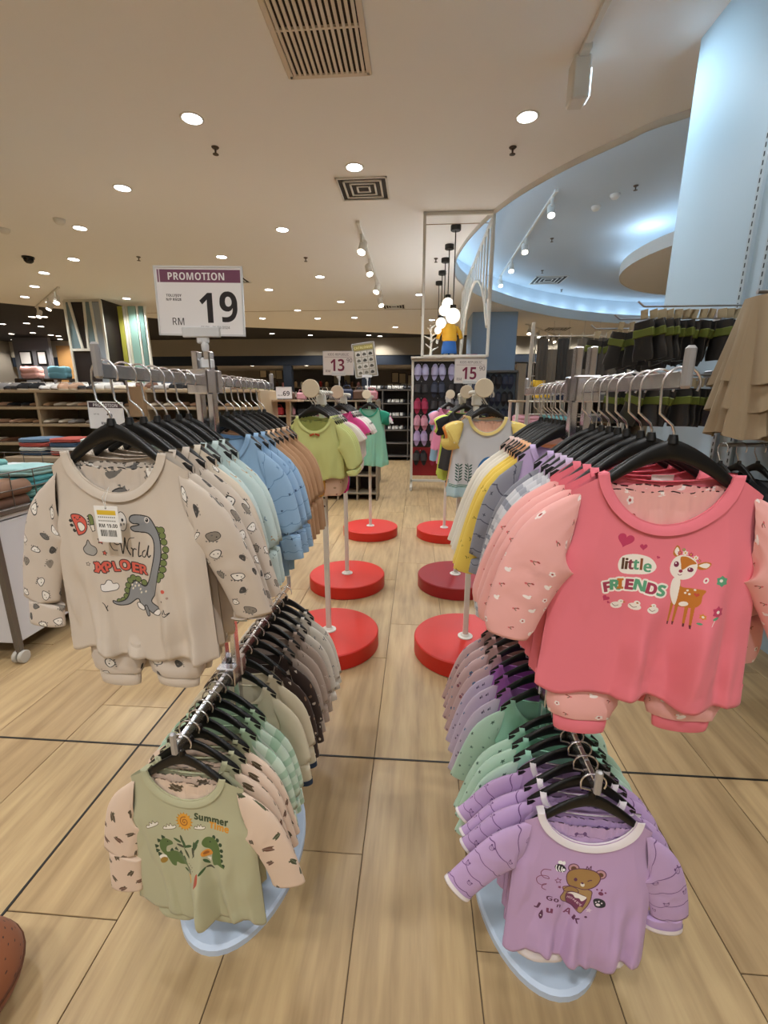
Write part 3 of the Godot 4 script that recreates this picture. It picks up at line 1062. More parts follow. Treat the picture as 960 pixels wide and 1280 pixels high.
func pat(key: String, bg: Color, kind: String, cols: Array, count := 14, size := 1.0, px := 256) -> StandardMaterial3D:
	if mats.has(key):
		return mats[key]
	var c := Canvas.new(px, px, bg)
	c.wrap = true
	c.view(Vector2(px, px), Vector2.ZERO)
	var r := RandomNumberGenerator.new()
	r.seed = hash(key)
	var placed := []
	if kind == "waves" or kind == "wavebears":
		for row in 4:
			var q := []
			for i in 17:
				q.append(Vector2(i / 16.0, (row + 0.5) / 4.0 + 0.028 * absf(sin(PI * i / 4.0)) + 0.01))
			c.stroke(q, 0.012 * size, cols[0])
	if kind == "plaid":
		for i in 4:
			c.poly(PackedVector2Array([Vector2(0, i / 4.0), Vector2(1, i / 4.0), Vector2(1, i / 4.0 + 0.1), Vector2(0, i / 4.0 + 0.1)]), cols[0])
			c.poly(PackedVector2Array([Vector2(i / 4.0, 0), Vector2(i / 4.0, 1), Vector2(i / 4.0 + 0.05, 1), Vector2(i / 4.0 + 0.05, 0)]), cols[-1])
	for n in count:
		var p := Vector2()
		for tries in 40:
			p = Vector2(r.randf(), r.randf())
			var ok := true
			for q: Vector2 in placed:
				var d := (p - q).abs()
				d = Vector2(minf(d.x, 1 - d.x), minf(d.y, 1 - d.y))
				if d.length() < 0.75 / sqrt(count):
					ok = false
			if ok:
				break
		placed.append(p)
		var a := r.randf() * TAU
		var k: float = 0.05 * size * r.randf_range(0.8, 1.25)
		var col: Color = cols[r.randi() % cols.size()]
		var col2: Color = cols[r.randi() % cols.size()]
		match kind:
			"dino":
				var bl := [Vector2(-1.3, 0.4), Vector2(-0.9, -0.5), Vector2(-0.2, -1.0), Vector2(0.7, -0.7), Vector2(1.3, 0.1), Vector2(0.8, 0.8), Vector2(-0.4, 0.8)]
				var q := []
				for b: Vector2 in bl:
					q.append(p + b.rotated(a) * k)
				if n % 3 == 0:
					c.blob(q, Color(0.93, 0.91, 0.88), 0.008, Color(0.1, 0.1, 0.1))
				else:
					c.blob(q, col, 0.006 if n % 2 else 0.0, Color(0.15, 0.14, 0.13))
				for m in 4:
					c.star(p + Vector2(-1.1 + m * 0.62, -1.05).rotated(a) * k, k * 0.3, 3, 0.5, col2, a)
				c.ell(p + Vector2(0.6, -0.1).rotated(a) * k, k * 0.12, k * 0.12, Color(0.08, 0.08, 0.08))
				c.ell(p + Vector2(-0.2, 0.2).rotated(a) * k, k * 0.2, k * 0.14, col2, a)
			"leaf":
				var q := []
				for b: Vector2 in [Vector2(-1.2, 0.1), Vector2(-0.4, -0.6), Vector2(0.5, -0.5), Vector2(1.2, -0.2), Vector2(0.7, 0.3), Vector2(1.0, 0.7), Vector2(-0.2, 0.6)]:
					q.append(p + b.rotated(a) * k)
				c.blob(q, col)
				c.line(PackedVector2Array([p + Vector2(-1.1, 0.1).rotated(a) * k, p + Vector2(1, 0).rotated(a) * k]), 0.008, col.lightened(0.3))
				c.star(p + Vector2(-0.9, -0.5).rotated(a) * k, k * 0.4, 4, 0.4, col2, a)
			"duck":
				if n % 3 == 0:
					c.ell(p, k * 1.0, k * 0.6, Color(0.97, 0.92, 0.9), a * 0.1)
					c.ell(p + Vector2(0.7, -0.7) * k, k * 0.4, k * 0.4, Color(0.97, 0.92, 0.9))
					c.ell(p + Vector2(1.15, -0.65) * k, k * 0.2, k * 0.1, Color(0.85, 0.55, 0.3))
				elif n % 3 == 1:
					for m in 5:
						c.ell(p + Vector2.from_angle(TAU * m / 5 + a) * k * 0.45, k * 0.3, k * 0.3, Color(0.96, 0.9, 0.88))
					c.ell(p, k * 0.26, k * 0.26, cols[0])
				else:
					c.line(PackedVector2Array([p, p + Vector2(0.8, -0.5) * k]), 0.008, cols[-1])
					c.line(PackedVector2Array([p, p + Vector2(0.6, 0.5) * k]), 0.008, cols[-1])
					c.ell(p + Vector2(0.9, -0.5) * k, k * 0.3, k * 0.22, cols[0])
					c.ell(p + Vector2(-0.1, 0.1) * k, k * 0.28, k * 0.28, cols[1 % cols.size()])
			"star":
				c.star(p, k * 1.2, 5, 0.42, col, a)
			"dot":
				c.ell(p, k * 0.8, k * 0.8, col)
			"mark":
				c.line(PackedVector2Array([p + Vector2(-1, 0).rotated(a) * k, p, p + Vector2(0.5, 0.8).rotated(a) * k]), 0.02 * size, col)
				c.ell(p + Vector2(1, -0.3).rotated(a) * k, k * 0.3, k * 0.3, col2)
			"waves", "wavebears":
				if kind == "wavebears":
					c.ell(p, k * 0.75, k * 0.65, cols[0])
					c.ell(p, k * 0.6, k * 0.5, bg.darkened(0.04))
					c.ell(p + Vector2(-0.6, -0.55) * k, k * 0.28, k * 0.28, cols[0])
					c.ell(p + Vector2(0.6, -0.55) * k, k * 0.28, k * 0.28, cols[0])
					c.ell(p + Vector2(-0.2, -0.05) * k, k * 0.09, k * 0.09, cols[0])
					c.ell(p + Vector2(0.2, -0.05) * k, k * 0.09, k * 0.09, cols[0])
				else:
					c.star(p, k * 0.7, 4, 0.35, col, a)
			"spots":
				var q := []
				for m in 6:
					q.append(p + Vector2.from_angle(TAU * m / 6 + a) * k * r.randf_range(0.5, 1.25))
				c.blob(q, col)
			"floral":
				for m in 6:
					c.ell(p + Vector2.from_angle(TAU * m / 6 + a) * k * 0.7, k * 0.42, k * 0.42, col)
				c.ell(p, k * 0.4, k * 0.4, col2)
			"stripe":
				var y := float(n) / count
				c.poly(PackedVector2Array([Vector2(0, y), Vector2(1, y), Vector2(1, y + 0.4 / count), Vector2(0, y + 0.4 / count)]), cols[n % cols.size()])
			"paws":
				c.ell(p, k * 0.5, k * 0.4, col)
				for m in 3:
					c.ell(p + Vector2(-0.5 + m * 0.5, -0.7) * k, k * 0.2, k * 0.25, col)
	var m := cloth(key, Color.WHITE)
	m.albedo_texture = c.tex()
	return m


# plain body cloth with a small printed picture, for the many tops further back
func printed(key: String, bg: Color, cols: Array, sd: int) -> StandardMaterial3D:
	if mats.has(key):
		return mats[key]
	var c := Canvas.new(256, 256, bg)
	c.view(Vector2(256, 256), Vector2.ZERO)
	var r := RandomNumberGenerator.new()
	r.seed = sd
	for n in 9:
		var p := Vector2(0.5 + r.randf_range(-0.17, 0.17), 0.5 + r.randf_range(-0.14, 0.16))
		var q := []
		for m in 6:
			q.append(p + Vector2.from_angle(TAU * m / 6) * r.randf_range(0.02, 0.07))
		c.blob(q, cols[r.randi() % cols.size()], 0.006, bg.darkened(0.5))
	var m := cloth(key, Color.WHITE)
	m.albedo_texture = c.tex()
	return m


func hanger_meshes() -> void:
	# broad moulded plastic shoulders, hole under the crown, chromed wire hook; the rail runs at the top of the hook (y 0)
	for kind: String in ["long", "short", "low"]:
		var drop: float = {"long": 0.15, "short": 0.12, "low": 0.095}[kind]
		var mb := MB.new()
		for side: float in [-1.0, 1.0]:
			var pts := PackedVector3Array()
			var nv := 12
			for j in nv:
				var t := float(j) / (nv - 1)
				var x := side * 0.12 * t
				var y := -drop + 0.031 - 0.073 * pow(t, 1.5)
				var hh := lerpf(0.021, 0.011, t)
				var dz := lerpf(0.005, 0.0085, smoothstep(0.15, 0.8, t)) * (1.0 if t < 0.93 else 0.6)
				for i in 11:
					var a := TAU * i / 10
					pts.append(Vector3(x, y + sin(a) * hh * (0.6 if sin(a) < 0 else 1.0), cos(a) * dz))
			mb.grid(pts, 11, nv, side > 0, true)
		mb.lathe([Vector2(0.009, -drop + 0.045), Vector2(0.006, -drop + 0.058), Vector2(0.001, -drop + 0.058)], 10)
		meshes["hanger_" + kind] = mb.done()
		var path := [Vector3(0, -drop + 0.05, 0)]
		if kind == "long":
			path.append_array([Vector3(0, -drop + 0.062, 0), Vector3(-0.004, -drop + 0.072, 0), Vector3(-0.024, -drop + 0.09, 0), Vector3(-0.027, -0.024, 0)])
		else:
			path.append_array([Vector3(-0.006, -drop + 0.062, 0), Vector3(-0.025, -0.03, 0)])
		for i in 13:
			var a := PI - PI * 1.15 * i / 12
			path.append(Vector3(cos(a) * 0.026, sin(a) * 0.024 - 0.016, 0))
		meshes["hook_" + kind] = MB.new().tube(path, 0.0021, 7).done()


func hanger(where: Vector3, turn: float, label: String, group: String, kind := "long", hook := "chrome") -> void:
	var key := "proto_hanger_" + kind + hook
	if not meshes.has(key):
		var t := thing("clothes_hanger", label, "hanger", where, turn, group)
		part(t, "shoulders", meshes["hanger_" + kind], mat("hanger_black", Color(0.018, 0.018, 0.02), 0.38))
		part(t, "hook", meshes["hook_" + kind], mat(hook))
		meshes[key] = t
		return
	copy(meshes[key], label, where, turn, group)


# a row of hung sets. list: [proto key, words] from the front backwards
func hang_row(x: float, d0: float, step: float, y: float, list: Array, place: String, group: String, kind := "long", hook := "chrome", jit := 0.05) -> void:
	var drop: float = {"long": 0.15, "short": 0.12, "low": 0.095}[kind]
	var seen := {}
	for i in list.size():
		var it: Array = list[i]
		var d := d0 + i * step
		var turn: float = it[2] if it.size() > 2 else rng.randf_range(-jit, jit) - 0.04
		var words: String = it[1]
		seen[words] = seen.get(words, 0) + 1
		var p := P(x + rng.randf_range(-0.004, 0.004), d, y - drop)
		hanger(P(p.x, d, y), turn, "black hanger under the %s %s on %s" % [nth(seen[words] - 1), words.split(" with")[0], place], "hangers on the " + place, kind, hook)
		var k := "garment_" + String(it[0])
		var label := "%s %s on %s" % [nth(seen[words] - 1), words, place]
		if meshes.has(k):
			copy(meshes[k], label, p, turn, words + "s on the " + place)
		else:
			var o: Node3D = maker(String(it[0])).call()
			o.position = p
			o.rotation.y = turn
			tag(o, label, "", words + "s on the " + place)
			meshes[k] = o


# ---- the kinds of clothes on the racks
func g_dino() -> Node3D:
	var body := cloth("stone_cloth", hexc("d2c5b6"))
	var sl := pat("dino_print", hexc("cfc2b4"), "dino", [hexc("6d6a66"), hexc("4a4744"), hexc("8c8378")], 17, 0.85, 512)
	return make_set("pyjama_set", "", {"m_body": body, "m_sleeve": sl, "m_waist": sl, "m_leg": sl, "m_legcuff": body, "seed": 2.3, "sr": Vector3(0.225, -0.33, -0.01)})


func g_cream() -> Node3D:
	var body := cloth("cream_cloth", hexc("ddd0bd"))
	var sl := pat("cream_print", hexc("d9ccba"), "dino", [hexc("8a7f74"), hexc("5a544e"), hexc("b5a898")], 12, 0.9)
	return make_set("pyjama_set", "", {"m_body": body, "m_sleeve": sl, "m_leg": sl, "m_legcuff": body, "m_waist": sl, "seed": 4.1, "sr": Vector3(0.2, -0.35, 0)})


func g_mint() -> Node3D:
	var body := cloth("ice_cloth", hexc("c6d6d3"))
	var sl := pat("ice_print", hexc("c3d4d2"), "mark", [hexc("8fa3a3"), hexc("b89f7d"), hexc("7790a0")], 11, 0.8)
	return make_set("pyjama_set", "", {"m_body": body, "m_sleeve": sl, "len": 0.43, "seed": 5.2, "sr": Vector3(0.195, -0.36, 0)})


func g_blue() -> Node3D:
	var body := cloth("sky_cloth", hexc("98b9d8"))
	var sl := pat("sky_print", hexc("97b7d6"), "waves", [hexc("6d8fb5"), hexc("2f4668")], 9, 0.9)
	return make_set("pyjama_set", "", {"m_body": body, "m_sleeve": sl, "len": 0.43, "seed": 6.6, "wh": 0.16, "sr": Vector3(0.2, -0.36, 0)})


func g_brown() -> Node3D:
	var body := cloth("camel_cloth", hexc("b78f6c"))
	return make_set("pyjama_set", "", {"m_body": cloth("peach_cloth", hexc("e0bd9c")), "m_sleeve": body, "len": 0.43, "seed": 7.1, "sr": Vector3(0.19, -0.37, 0)})


func g_pink() -> Node3D:
	var body := cloth("coral_cloth", hexc("ee7d8b"))
	var sl := pat("duck_print", hexc("eeafa9"), "duck", [hexc("a8433f"), hexc("d9686b"), hexc("7d5b4a")], 30, 0.66, 512)
	return make_set("pyjama_set", "", {"m_body": body, "m_sleeve": sl, "m_waist": sl, "m_leg": body, "m_legcuff": body, "seed": 1.2, "puff": 0.014, "len": 0.39, "sl": Vector3(-0.225, -0.3, 0.01), "sleeve_b": 0.02, "ws": 0.13, "wb": 0.15, "wh": 0.165, "cuff": 0.05})


func g_greystripe() -> Node3D:
	var sl := pat("grey_wave_print", hexc("cdccd0"), "stripe", [hexc("8a8c98"), hexc("b7b7be"), hexc("a0a1ab")], 7, 1.0)
	return make_set("pyjama_set", "", {"m_body": cloth("lilac_cloth", hexc("d4c0dc")), "m_sleeve": sl, "len": 0.43, "seed": 3.3, "puff": 0.012, "sl": Vector3(-0.225, -0.36, 0.01)})


func g_slate() -> Node3D:
	var sl := pat("slate_print", hexc("8d8d96"), "waves", [hexc("4f505c"), hexc("4f505c")], 8, 1.2)
	return make_set("pyjama_set", "", {"m_body": cloth("lavender_cloth", hexc("cdb6dd")), "m_sleeve": sl, "len": 0.43, "seed": 8.3, "sl": Vector3(-0.21, -0.36, 0.01)})


func g_yellow() -> Node3D:
	var sl := pat("yellow_print", hexc("f0cf5e"), "mark", [hexc("7a6420"), hexc("a78a30")], 12, 0.6)
	return make_set("pyjama_set", "", {"m_body": cloth("apricot_cloth", hexc("efb88c")), "m_sleeve": sl, "len": 0.43, "seed": 9.3, "sl": Vector3(-0.24, -0.38, 0.01)})


func g_white() -> Node3D:
	return make_set("pyjama_set", "", {"m_body": cloth("blush_cloth", hexc("eccfc6")), "m_sleeve": cloth("ivory_cloth", hexc("ebe4d6")), "len": 0.43, "seed": 9.9, "sl": Vector3(-0.245, -0.36, 0.01)})


func g_green() -> Node3D:
	var body := printed("sage_cloth", hexc("bab896"), [hexc("bab896").darkened(0.1)], 3)
	var sl := pat("leaf_print", hexc("e2c9b3"), "leaf", [hexc("57472f"), hexc("6b4a36"), hexc("4d5034")], 13, 1.15, 512)
	return make_set("pyjama_set", "", {"m_body": body, "m_sleeve": sl, "m_waist": sl, "len": 0.43, "seed": 2.9, "legs": 0.06, "sr": Vector3(0.215, -0.3, 0)})


func g_mintplaid() -> Node3D:
	var sl := pat("mint_plaid", hexc("c9dac6"), "plaid", [hexc("a9c6ac"), hexc("e4ebe0")], 0)
	return make_set("pyjama_set", "", {"m_body": cloth("pale_mint_cloth", hexc("b7cfaf")), "m_sleeve": sl, "len": 0.43, "seed": 3.9, "sr": Vector3(0.2, -0.33, 0)})


func g_creamnavy() -> Node3D:
	return make_set("pyjama_set", "", {"m_body": cloth("oat_cloth", hexc("d9cdb2")), "m_sleeve": cloth("oat_cloth", hexc("d9cdb2")), "m_cuff": cloth("navy_cloth", hexc("27374f")), "len": 0.43, "seed": 4.9, "sr": Vector3(0.2, -0.36, 0)})


func g_leopard() -> Node3D:
	var sl := pat("dark_spot_print", hexc("3b2a22"), "spots", [hexc("d8c8b4"), hexc("8a6a50")], 20, 0.7)
	return make_set("pyjama_set", "", {"m_body": sl, "m_sleeve": sl, "len": 0.43, "seed": 5.9, "sr": Vector3(0.2, -0.36, 0)})


func g_taupe() -> Node3D:
	var sl := pat("taupe_print", hexc("b5a294"), "mark", [hexc("6d5d52"), hexc("d6c9bc")], 10, 0.7)
	return make_set("pyjama_set", "", {"m_body": cloth("taupe_cloth", hexc("ad998b")), "m_sleeve": sl, "len": 0.43, "seed": 6.9})


func g_whiteprint() -> Node3D:
	var sl := pat("ivory_print", hexc("dcd3c6"), "mark", [hexc("4c5560"), hexc("7a6a5c"), hexc("31404a")], 14, 0.7)
	return make_set("pyjama_set", "", {"m_body": sl, "m_sleeve": sl, "len": 0.43, "seed": 7.9, "sr": Vector3(0.21, -0.34, 0)})


func g_lavender() -> Node3D:
	var sl := pat("bear_print", hexc("c2a3cd"), "wavebears", [hexc("6f4d80")], 9, 0.9, 512)
	var tr := cloth("white_trim", hexc("ece4e6"))
	return make_set("pyjama_set", "", {"m_body": cloth("lavender_body", hexc("c6a5cf")), "m_sleeve": sl, "m_neck": tr, "m_cuff": tr, "m_waist": sl, "m_leg": tr, "seed": 1.7, "len": 0.4, "legs": 0.05, "sl": Vector3(-0.245, -0.2, 0), "sr": Vector3(0.2, -0.24, 0)})


func g_mintstar() -> Node3D:
	var sl := pat("mint_star_print", hexc("bcd9c5"), "star", [hexc("4f6a5c"), hexc("5f7f70"), hexc("8fb3a0")], 22, 0.55)
	return make_set("pyjama_set", "", {"m_body": cloth("mint_cloth", hexc("a9dcc4")), "m_sleeve": sl, "seed": 2.7, "len": 0.42, "sl": Vector3(-0.23, -0.3, 0)})


func g_rosefloral() -> Node3D:
	var sl := pat("rose_floral_print", hexc("d6b7b6"), "floral", [hexc("a0403f"), hexc("5b7f9f"), hexc("e9dcd8"), hexc("874a62")], 15, 0.6)
	return make_set("pyjama_set", "", {"m_body": cloth("dusty_cloth", hexc("cfa9a5")), "m_sleeve": sl, "len": 0.43, "seed": 3.7, "sl": Vector3(-0.235, -0.34, 0)})


func g_lilacfloral() -> Node3D:
	var sl := pat("lilac_floral_print", hexc("cfbfd4"), "paws", [hexc("8a3f52"), hexc("4f6f9a"), hexc("5a4a66")], 16, 0.75)
	return make_set("pyjama_set", "", {"m_body": cloth("orchid_cloth", hexc("c37fd0")), "m_sleeve": sl, "len": 0.43, "seed": 4.7, "sl": Vector3(-0.23, -0.33, 0)})


func g_lime() -> Node3D:
	var c := cloth("lime_cloth", hexc("c8ce86"))
	var t := make_set("shirt_set", "", {"m_body": c, "m_sleeve": c, "seed": 2.2, "len": 0.33, "puff": 0.004, "sl": Vector3(-0.19, -0.31, 0), "sr": Vector3(0.2, -0.31, 0.02), "m_waist": cloth("lime_waist", hexc("9da65a"))})
	part(t, "bow", MB.new().box(Vector3(-0.014, -0.095, 0.02), Vector3(0.026, 0.01, 0.005), 0.002, Basis(Vector3.BACK, 0.35)).box(Vector3(0.014, -0.095, 0.02), Vector3(0.026, 0.01, 0.005), 0.002, Basis(Vector3.BACK, -0.35)).done(), cloth("rust_cloth", hexc("b5502d")), Vector3(), "rust red bow")
	var k := 0
	for key: String in ["mustard_cloth", "nude_floral_print"]:
		var mt: Material = cloth(key, hexc("d9a348")) if k == 0 else pat(key, hexc("d9b79f"), "floral", [hexc("a8866c"), hexc("8e5d55")], 12, 0.6)
		part(t, "shorts_leg", leg_mesh({"len": 0.33, "seed": 1.0 + k}, -0.7 + 1.4 * k, 0.14), mt, Vector3(0.03, 0, -0.02 * k))
		k += 1
	return t


func g_magenta() -> Node3D:
	var c := cloth("white_tee_cloth", hexc("e9dfd8"))
	return make_set("shirt_set", "", {"m_body": c, "m_sleeve": c, "m_leg": cloth("magenta_cloth", hexc("d22c8a")), "seed": 3.2, "len": 0.34, "legs": 0.2, "sl": Vector3(-0.19, -0.16, 0), "sr": Vector3(0.19, -0.16, 0), "cuff": 0.05})


func g_pinktop() -> Node3D:
	var c := cloth("hot_pink_cloth", hexc("e2559b"))
	return make_set("shirt_set", "", {"m_body": c, "m_sleeve": c, "m_leg": cloth("denim_cloth", hexc("5f7595")), "seed": 3.5, "len": 0.33, "legs": 0.2, "sl": Vector3(-0.19, -0.16, 0), "sr": Vector3(0.19, -0.16, 0), "cuff": 0.05})


func g_whiteblack() -> Node3D:
	var c := pat("white_black_print", hexc("e6e0d8"), "spots", [hexc("27262a"), hexc("5c5a60")], 10, 0.9)
	return make_set("shirt_set", "", {"m_body": c, "m_sleeve": c, "m_leg": c, "seed": 3.8, "len": 0.36, "legs": 0.2, "sl": Vector3(-0.19, -0.18, 0), "sr": Vector3(0.19, -0.18, 0), "cuff": 0.05})


func g_teal() -> Node3D:
	var c := cloth("seafoam_cloth", hexc("86bfa3"))
	var t := make_set("dress", "", {"category": "dress", "m_body": c, "m_sleeve": cloth("teal_cloth", hexc("1d8267")), "m_neck": cloth("teal_cloth", hexc("1d8267")), "seed": 4.2, "len": 0.6, "wh": 0.2, "fold": 0.016, "puff": 0.03, "sl": Vector3(-0.2, -0.13, 0), "sr": Vector3(0.2, -0.13, 0), "cuff": 0.06})
	return t


func g_whale() -> Node3D:
	var c := Canvas.new(512, 512, hexc("cfd0d4"))
	c.view(Vector2(512, 512), Vector2.ZERO)
	c.poly(PackedVector2Array([Vector2(0, 0.8), Vector2(1, 0.8), Vector2(1, 1), Vector2(0, 1)]), hexc("b9d3da"))
	for k in 5:
		c.stroke([Vector2(0.0, 0.78 + k * 0.006), Vector2(0.3, 0.79 + k * 0.006), Vector2(0.6, 0.78 + k * 0.006), Vector2(1, 0.79 + k * 0.006)], 0.007, hexc("2e7f6c") if k % 2 == 0 else hexc("cfd0d4"))
	c.blob([Vector2(0.4, 0.6), Vector2(0.46, 0.5), Vector2(0.56, 0.47), Vector2(0.68, 0.53), Vector2(0.76, 0.64), Vector2(0.64, 0.7), Vector2(0.52, 0.72), Vector2(0.46, 0.77), Vector2(0.41, 0.7)], hexc("3f79b5"))
	c.blob([Vector2(0.5, 0.68), Vector2(0.58, 0.66), Vector2(0.68, 0.67), Vector2(0.58, 0.71)], hexc("dfe8ee"))
	c.ell(Vector2(0.5, 0.6), 0.01, 0.01, Color.BLACK)
	for k in 2:
		var x := 0.17 + k * 0.12
		c.stroke([Vector2(x, 0.76), Vector2(x + 0.01, 0.66), Vector2(x - 0.01, 0.55)], 0.008, hexc("3a5a52"))
		for m in 6:
			for sg: float in [-1, 1]:
				c.ell(Vector2(x + sg * 0.026, 0.57 + m * 0.032), 0.024, 0.008, hexc("3a5a52"), -sg * 0.6)
	var bm := cloth("whale_dress", Color.WHITE)
	bm.albedo_texture = c.tex()
	var yl := pat("butter_print", hexc("ecd377"), "dot", [hexc("f6ecc0")], 12, 0.5)
	return make_set("dress", "", {"category": "dress", "m_body": bm, "m_sleeve": yl, "m_neck": cloth("butter_cloth", hexc("ecd68a")), "m_waist": cloth("salmon_cloth", hexc("e8b8a0")), "seed": 5.5, "len": 0.41, "ws": 0.13, "wb": 0.155, "wh": 0.19, "fold": 0.014, "puff": 0.035, "sl": Vector3(-0.19, -0.12, 0.0), "sr": Vector3(0.19, -0.12, 0), "cuff": 0.055}, true)


func plain_short(bodyk: String, c: Color, sk: String, sc: Color, sd: float, ln := 0.42) -> Node3D:
	return make_set("dress", "", {"category": "dress", "m_body": cloth(bodyk, c), "m_sleeve": cloth(sk, sc), "seed": sd, "len": ln, "wh": 0.18, "fold": 0.012, "puff": 0.025, "sl": Vector3(-0.19, -0.13, 0), "sr": Vector3(0.19, -0.13, 0), "cuff": 0.055})


func g_orange() -> Node3D:
	return plain_short("pale_peach_cloth", hexc("e9c29a"), "orange_cloth", hexc("ee9c4f"), 6.1)


func g_black() -> Node3D:
	return plain_short("charcoal_cloth", hexc("3a3a3c"), "jet_cloth", hexc("1c1c1e"), 6.4)


func g_limedress() -> Node3D:
	return plain_short("lime_bright_cloth", hexc("c4d85e"), "lime_bright_cloth", hexc("c4d85e"), 6.7, 0.5)


func g_pinkdress() -> Node3D:
	return plain_short("rose_cloth", hexc("d987a5"), "rose_light_cloth", hexc("e6a2b8"), 7.0)


func g_bluedress() -> Node3D:
	return plain_short("powder_cloth", hexc("8fb8cf"), "powder_dark_cloth", hexc("6f9fc0"), 7.4, 0.55)


func g_greylong() -> Node3D:
	var c := cloth("ash_cloth", hexc("5c5d62"))
	return make_set("shirt", "", {"category": "shirt", "m_body": c, "m_sleeve": c, "seed": 2.6, "len": 0.5, "ws": 0.17, "wn": 0.08, "wb": 0.2, "wh": 0.2, "sl": Vector3(-0.26, -0.4, 0), "sr": Vector3(0.26, -0.4, 0)})


func g_blacklong() -> Node3D:
	var c := cloth("soot_cloth", hexc("17181c"))
	return make_set("shirt", "", {"category": "shirt", "m_body": c, "m_sleeve": c, "seed": 3.1, "len": 0.5, "ws": 0.17, "wn": 0.08, "wb": 0.2, "wh": 0.2, "sl": Vector3(-0.26, -0.4, 0), "sr": Vector3(0.26, -0.4, 0)})


# ---- the four sets in front, with their printed pictures
func front_dino() -> Node3D:
	var bg := hexc("d2c5b6")
	var c := Canvas.new(1024, 1024, bg)
	# drawn in units of the picture's own 960 x 1080 box, set on the chest
	c.view(Vector2(0.67, 0.575), Vector2(168, 188))
	var ink := hexc("2a2724")
	var grey := hexc("8d8e90")
	var red := hexc("d9604f")
	var olive := hexc("74814a")
	# letters of the first word
	c.blob([Vector2(105, 262), Vector2(120, 250), Vector2(135, 268), Vector2(118, 275)], ink)
	c.blob([Vector2(110, 296), Vector2(125, 285), Vector2(142, 300), Vector2(125, 310)], ink)
	c.blob([Vector2(130, 335), Vector2(140, 322), Vector2(156, 340), Vector2(142, 350)], ink)
	var dq := c.smooth([Vector2(128, 222), Vector2(190, 216), Vector2(240, 250), Vector2(250, 305), Vector2(225, 350), Vector2(180, 370), Vector2(166, 362), Vector2(150, 300)])
	c.poly(dq, red)
	c.line(dq, 7, ink, true)
	c.blob([Vector2(172, 285), Vector2(200, 272), Vector2(230, 300), Vector2(222, 330), Vector2(190, 338)], hexc("efe6da"), 5, ink)
	c.ell(Vector2(155, 240), 7, 6, ink)
	c.ell(Vector2(198, 236), 7, 6, ink)
	c.stroke([Vector2(166, 248), Vector2(178, 256), Vector2(190, 246)], 4, ink)
	c.blob([Vector2(266, 220), Vector2(288, 212), Vector2(304, 235), Vector2(306, 290), Vector2(280, 296), Vector2(272, 250)], olive, 5, ink)
	c.poly(PackedVector2Array([Vector2(272, 290), Vector2(308, 286), Vector2(312, 330), Vector2(290, 338)]), hexc("efe6da"))
	c.line(PackedVector2Array([Vector2(272, 290), Vector2(308, 286), Vector2(312, 330), Vector2(290, 338)]), 5, ink, true)
	for k in 4:
		c.star(Vector2(264, 225 + k * 20), 10, 3, 0.5, ink, -PI / 2)
	for k in 4:
		c.star(Vector2(340, 225 + k * 24), 13, 3, 0.5, ink, -PI / 2)
	c.blob([Vector2(352, 222), Vector2(372, 206), Vector2(396, 222), Vector2(430, 200), Vector2(466, 202), Vector2(484, 290), Vector2(440, 302), Vector2(420, 290), Vector2(392, 300), Vector2(380, 316), Vector2(360, 318)], grey, 6, ink)
	c.ell(Vector2(394, 258), 6, 6, ink)
	c.ell(Vector2(444, 244), 6, 6, ink)
	c.stroke([Vector2(408, 258), Vector2(420, 266), Vector2(430, 256)], 4, ink)
	c.ell(Vector2(535, 252), 38, 70, hexc("efe9e2"), -0.06)
	var oq := PackedVector2Array()
	for i in 24:
		oq.append(Vector2(535, 252) + Vector2(cos(TAU * i / 24) * 38, sin(TAU * i / 24) * 70).rotated(-0.06))
	c.line(oq, 5, ink, true)
	c.ell(Vector2(540, 242), 9, 12, ink)
	c.ell(Vector2(526, 276), 8, 11, grey)
	c.ell(Vector2(550, 272), 6, 8, grey)
	# the long-necked animal: back scallops, body, outline
	var back := [Vector2(812, 300), Vector2(846, 300), Vector2(852, 340), Vector2(860, 386), Vector2(870, 440), Vector2(858, 490), Vector2(846, 540), Vector2(838, 588), Vector2(822, 632), Vector2(796, 664)]
	for b: Vector2 in back:
		c.ell(b, 28, 26, ink)
	for b: Vector2 in back:
		c.ell(b, 23, 21, olive)
	var tailb := [Vector2(650, 715), Vector2(606, 690), Vector2(566, 682), Vector2(536, 706), Vector2(514, 748), Vector2(500, 790), Vector2(486, 838), Vector2(456, 872), Vector2(420, 886)]
	for b: Vector2 in tailb:
		c.ell(b, 26, 26, ink)
	for b: Vector2 in tailb:
		c.ell(b, 21, 21, olive)
	var dn := c.smooth([Vector2(604, 290), Vector2(668, 272), Vector2(664, 264), Vector2(620, 262), Vector2(596, 238), Vector2(612, 208), Vector2(660, 198), Vector2(730, 204), Vector2(766, 222), Vector2(800, 276), Vector2(826, 340), Vector2(834, 430), Vector2(826, 520), Vector2(800, 620), Vector2(770, 720), Vector2(730, 800), Vector2(690, 864), Vector2(740, 912), Vector2(716, 944), Vector2(690, 962), Vector2(650, 930), Vector2(600, 890), Vector2(578, 850), Vector2(500, 900), Vector2(420, 916), Vector2(370, 905), Vector2(366, 884), Vector2(410, 890), Vector2(470, 868), Vector2(506, 826), Vector2(530, 760), Vector2(580, 706), Vector2(650, 744), Vector2(690, 700), Vector2(740, 600), Vector2(776, 480), Vector2(780, 380), Vector2(744, 330), Vector2(680, 322), Vector2(622, 318)])
	c.poly(dn, grey)
	c.line(dn, 8, ink, true)
	c.ell(Vector2(736, 232), 19, 22, hexc("efe9e2"))
	c.ell(Vector2(736, 232), 13, 16, ink)
	c.ell(Vector2(732, 226), 4, 5, Color.WHITE)
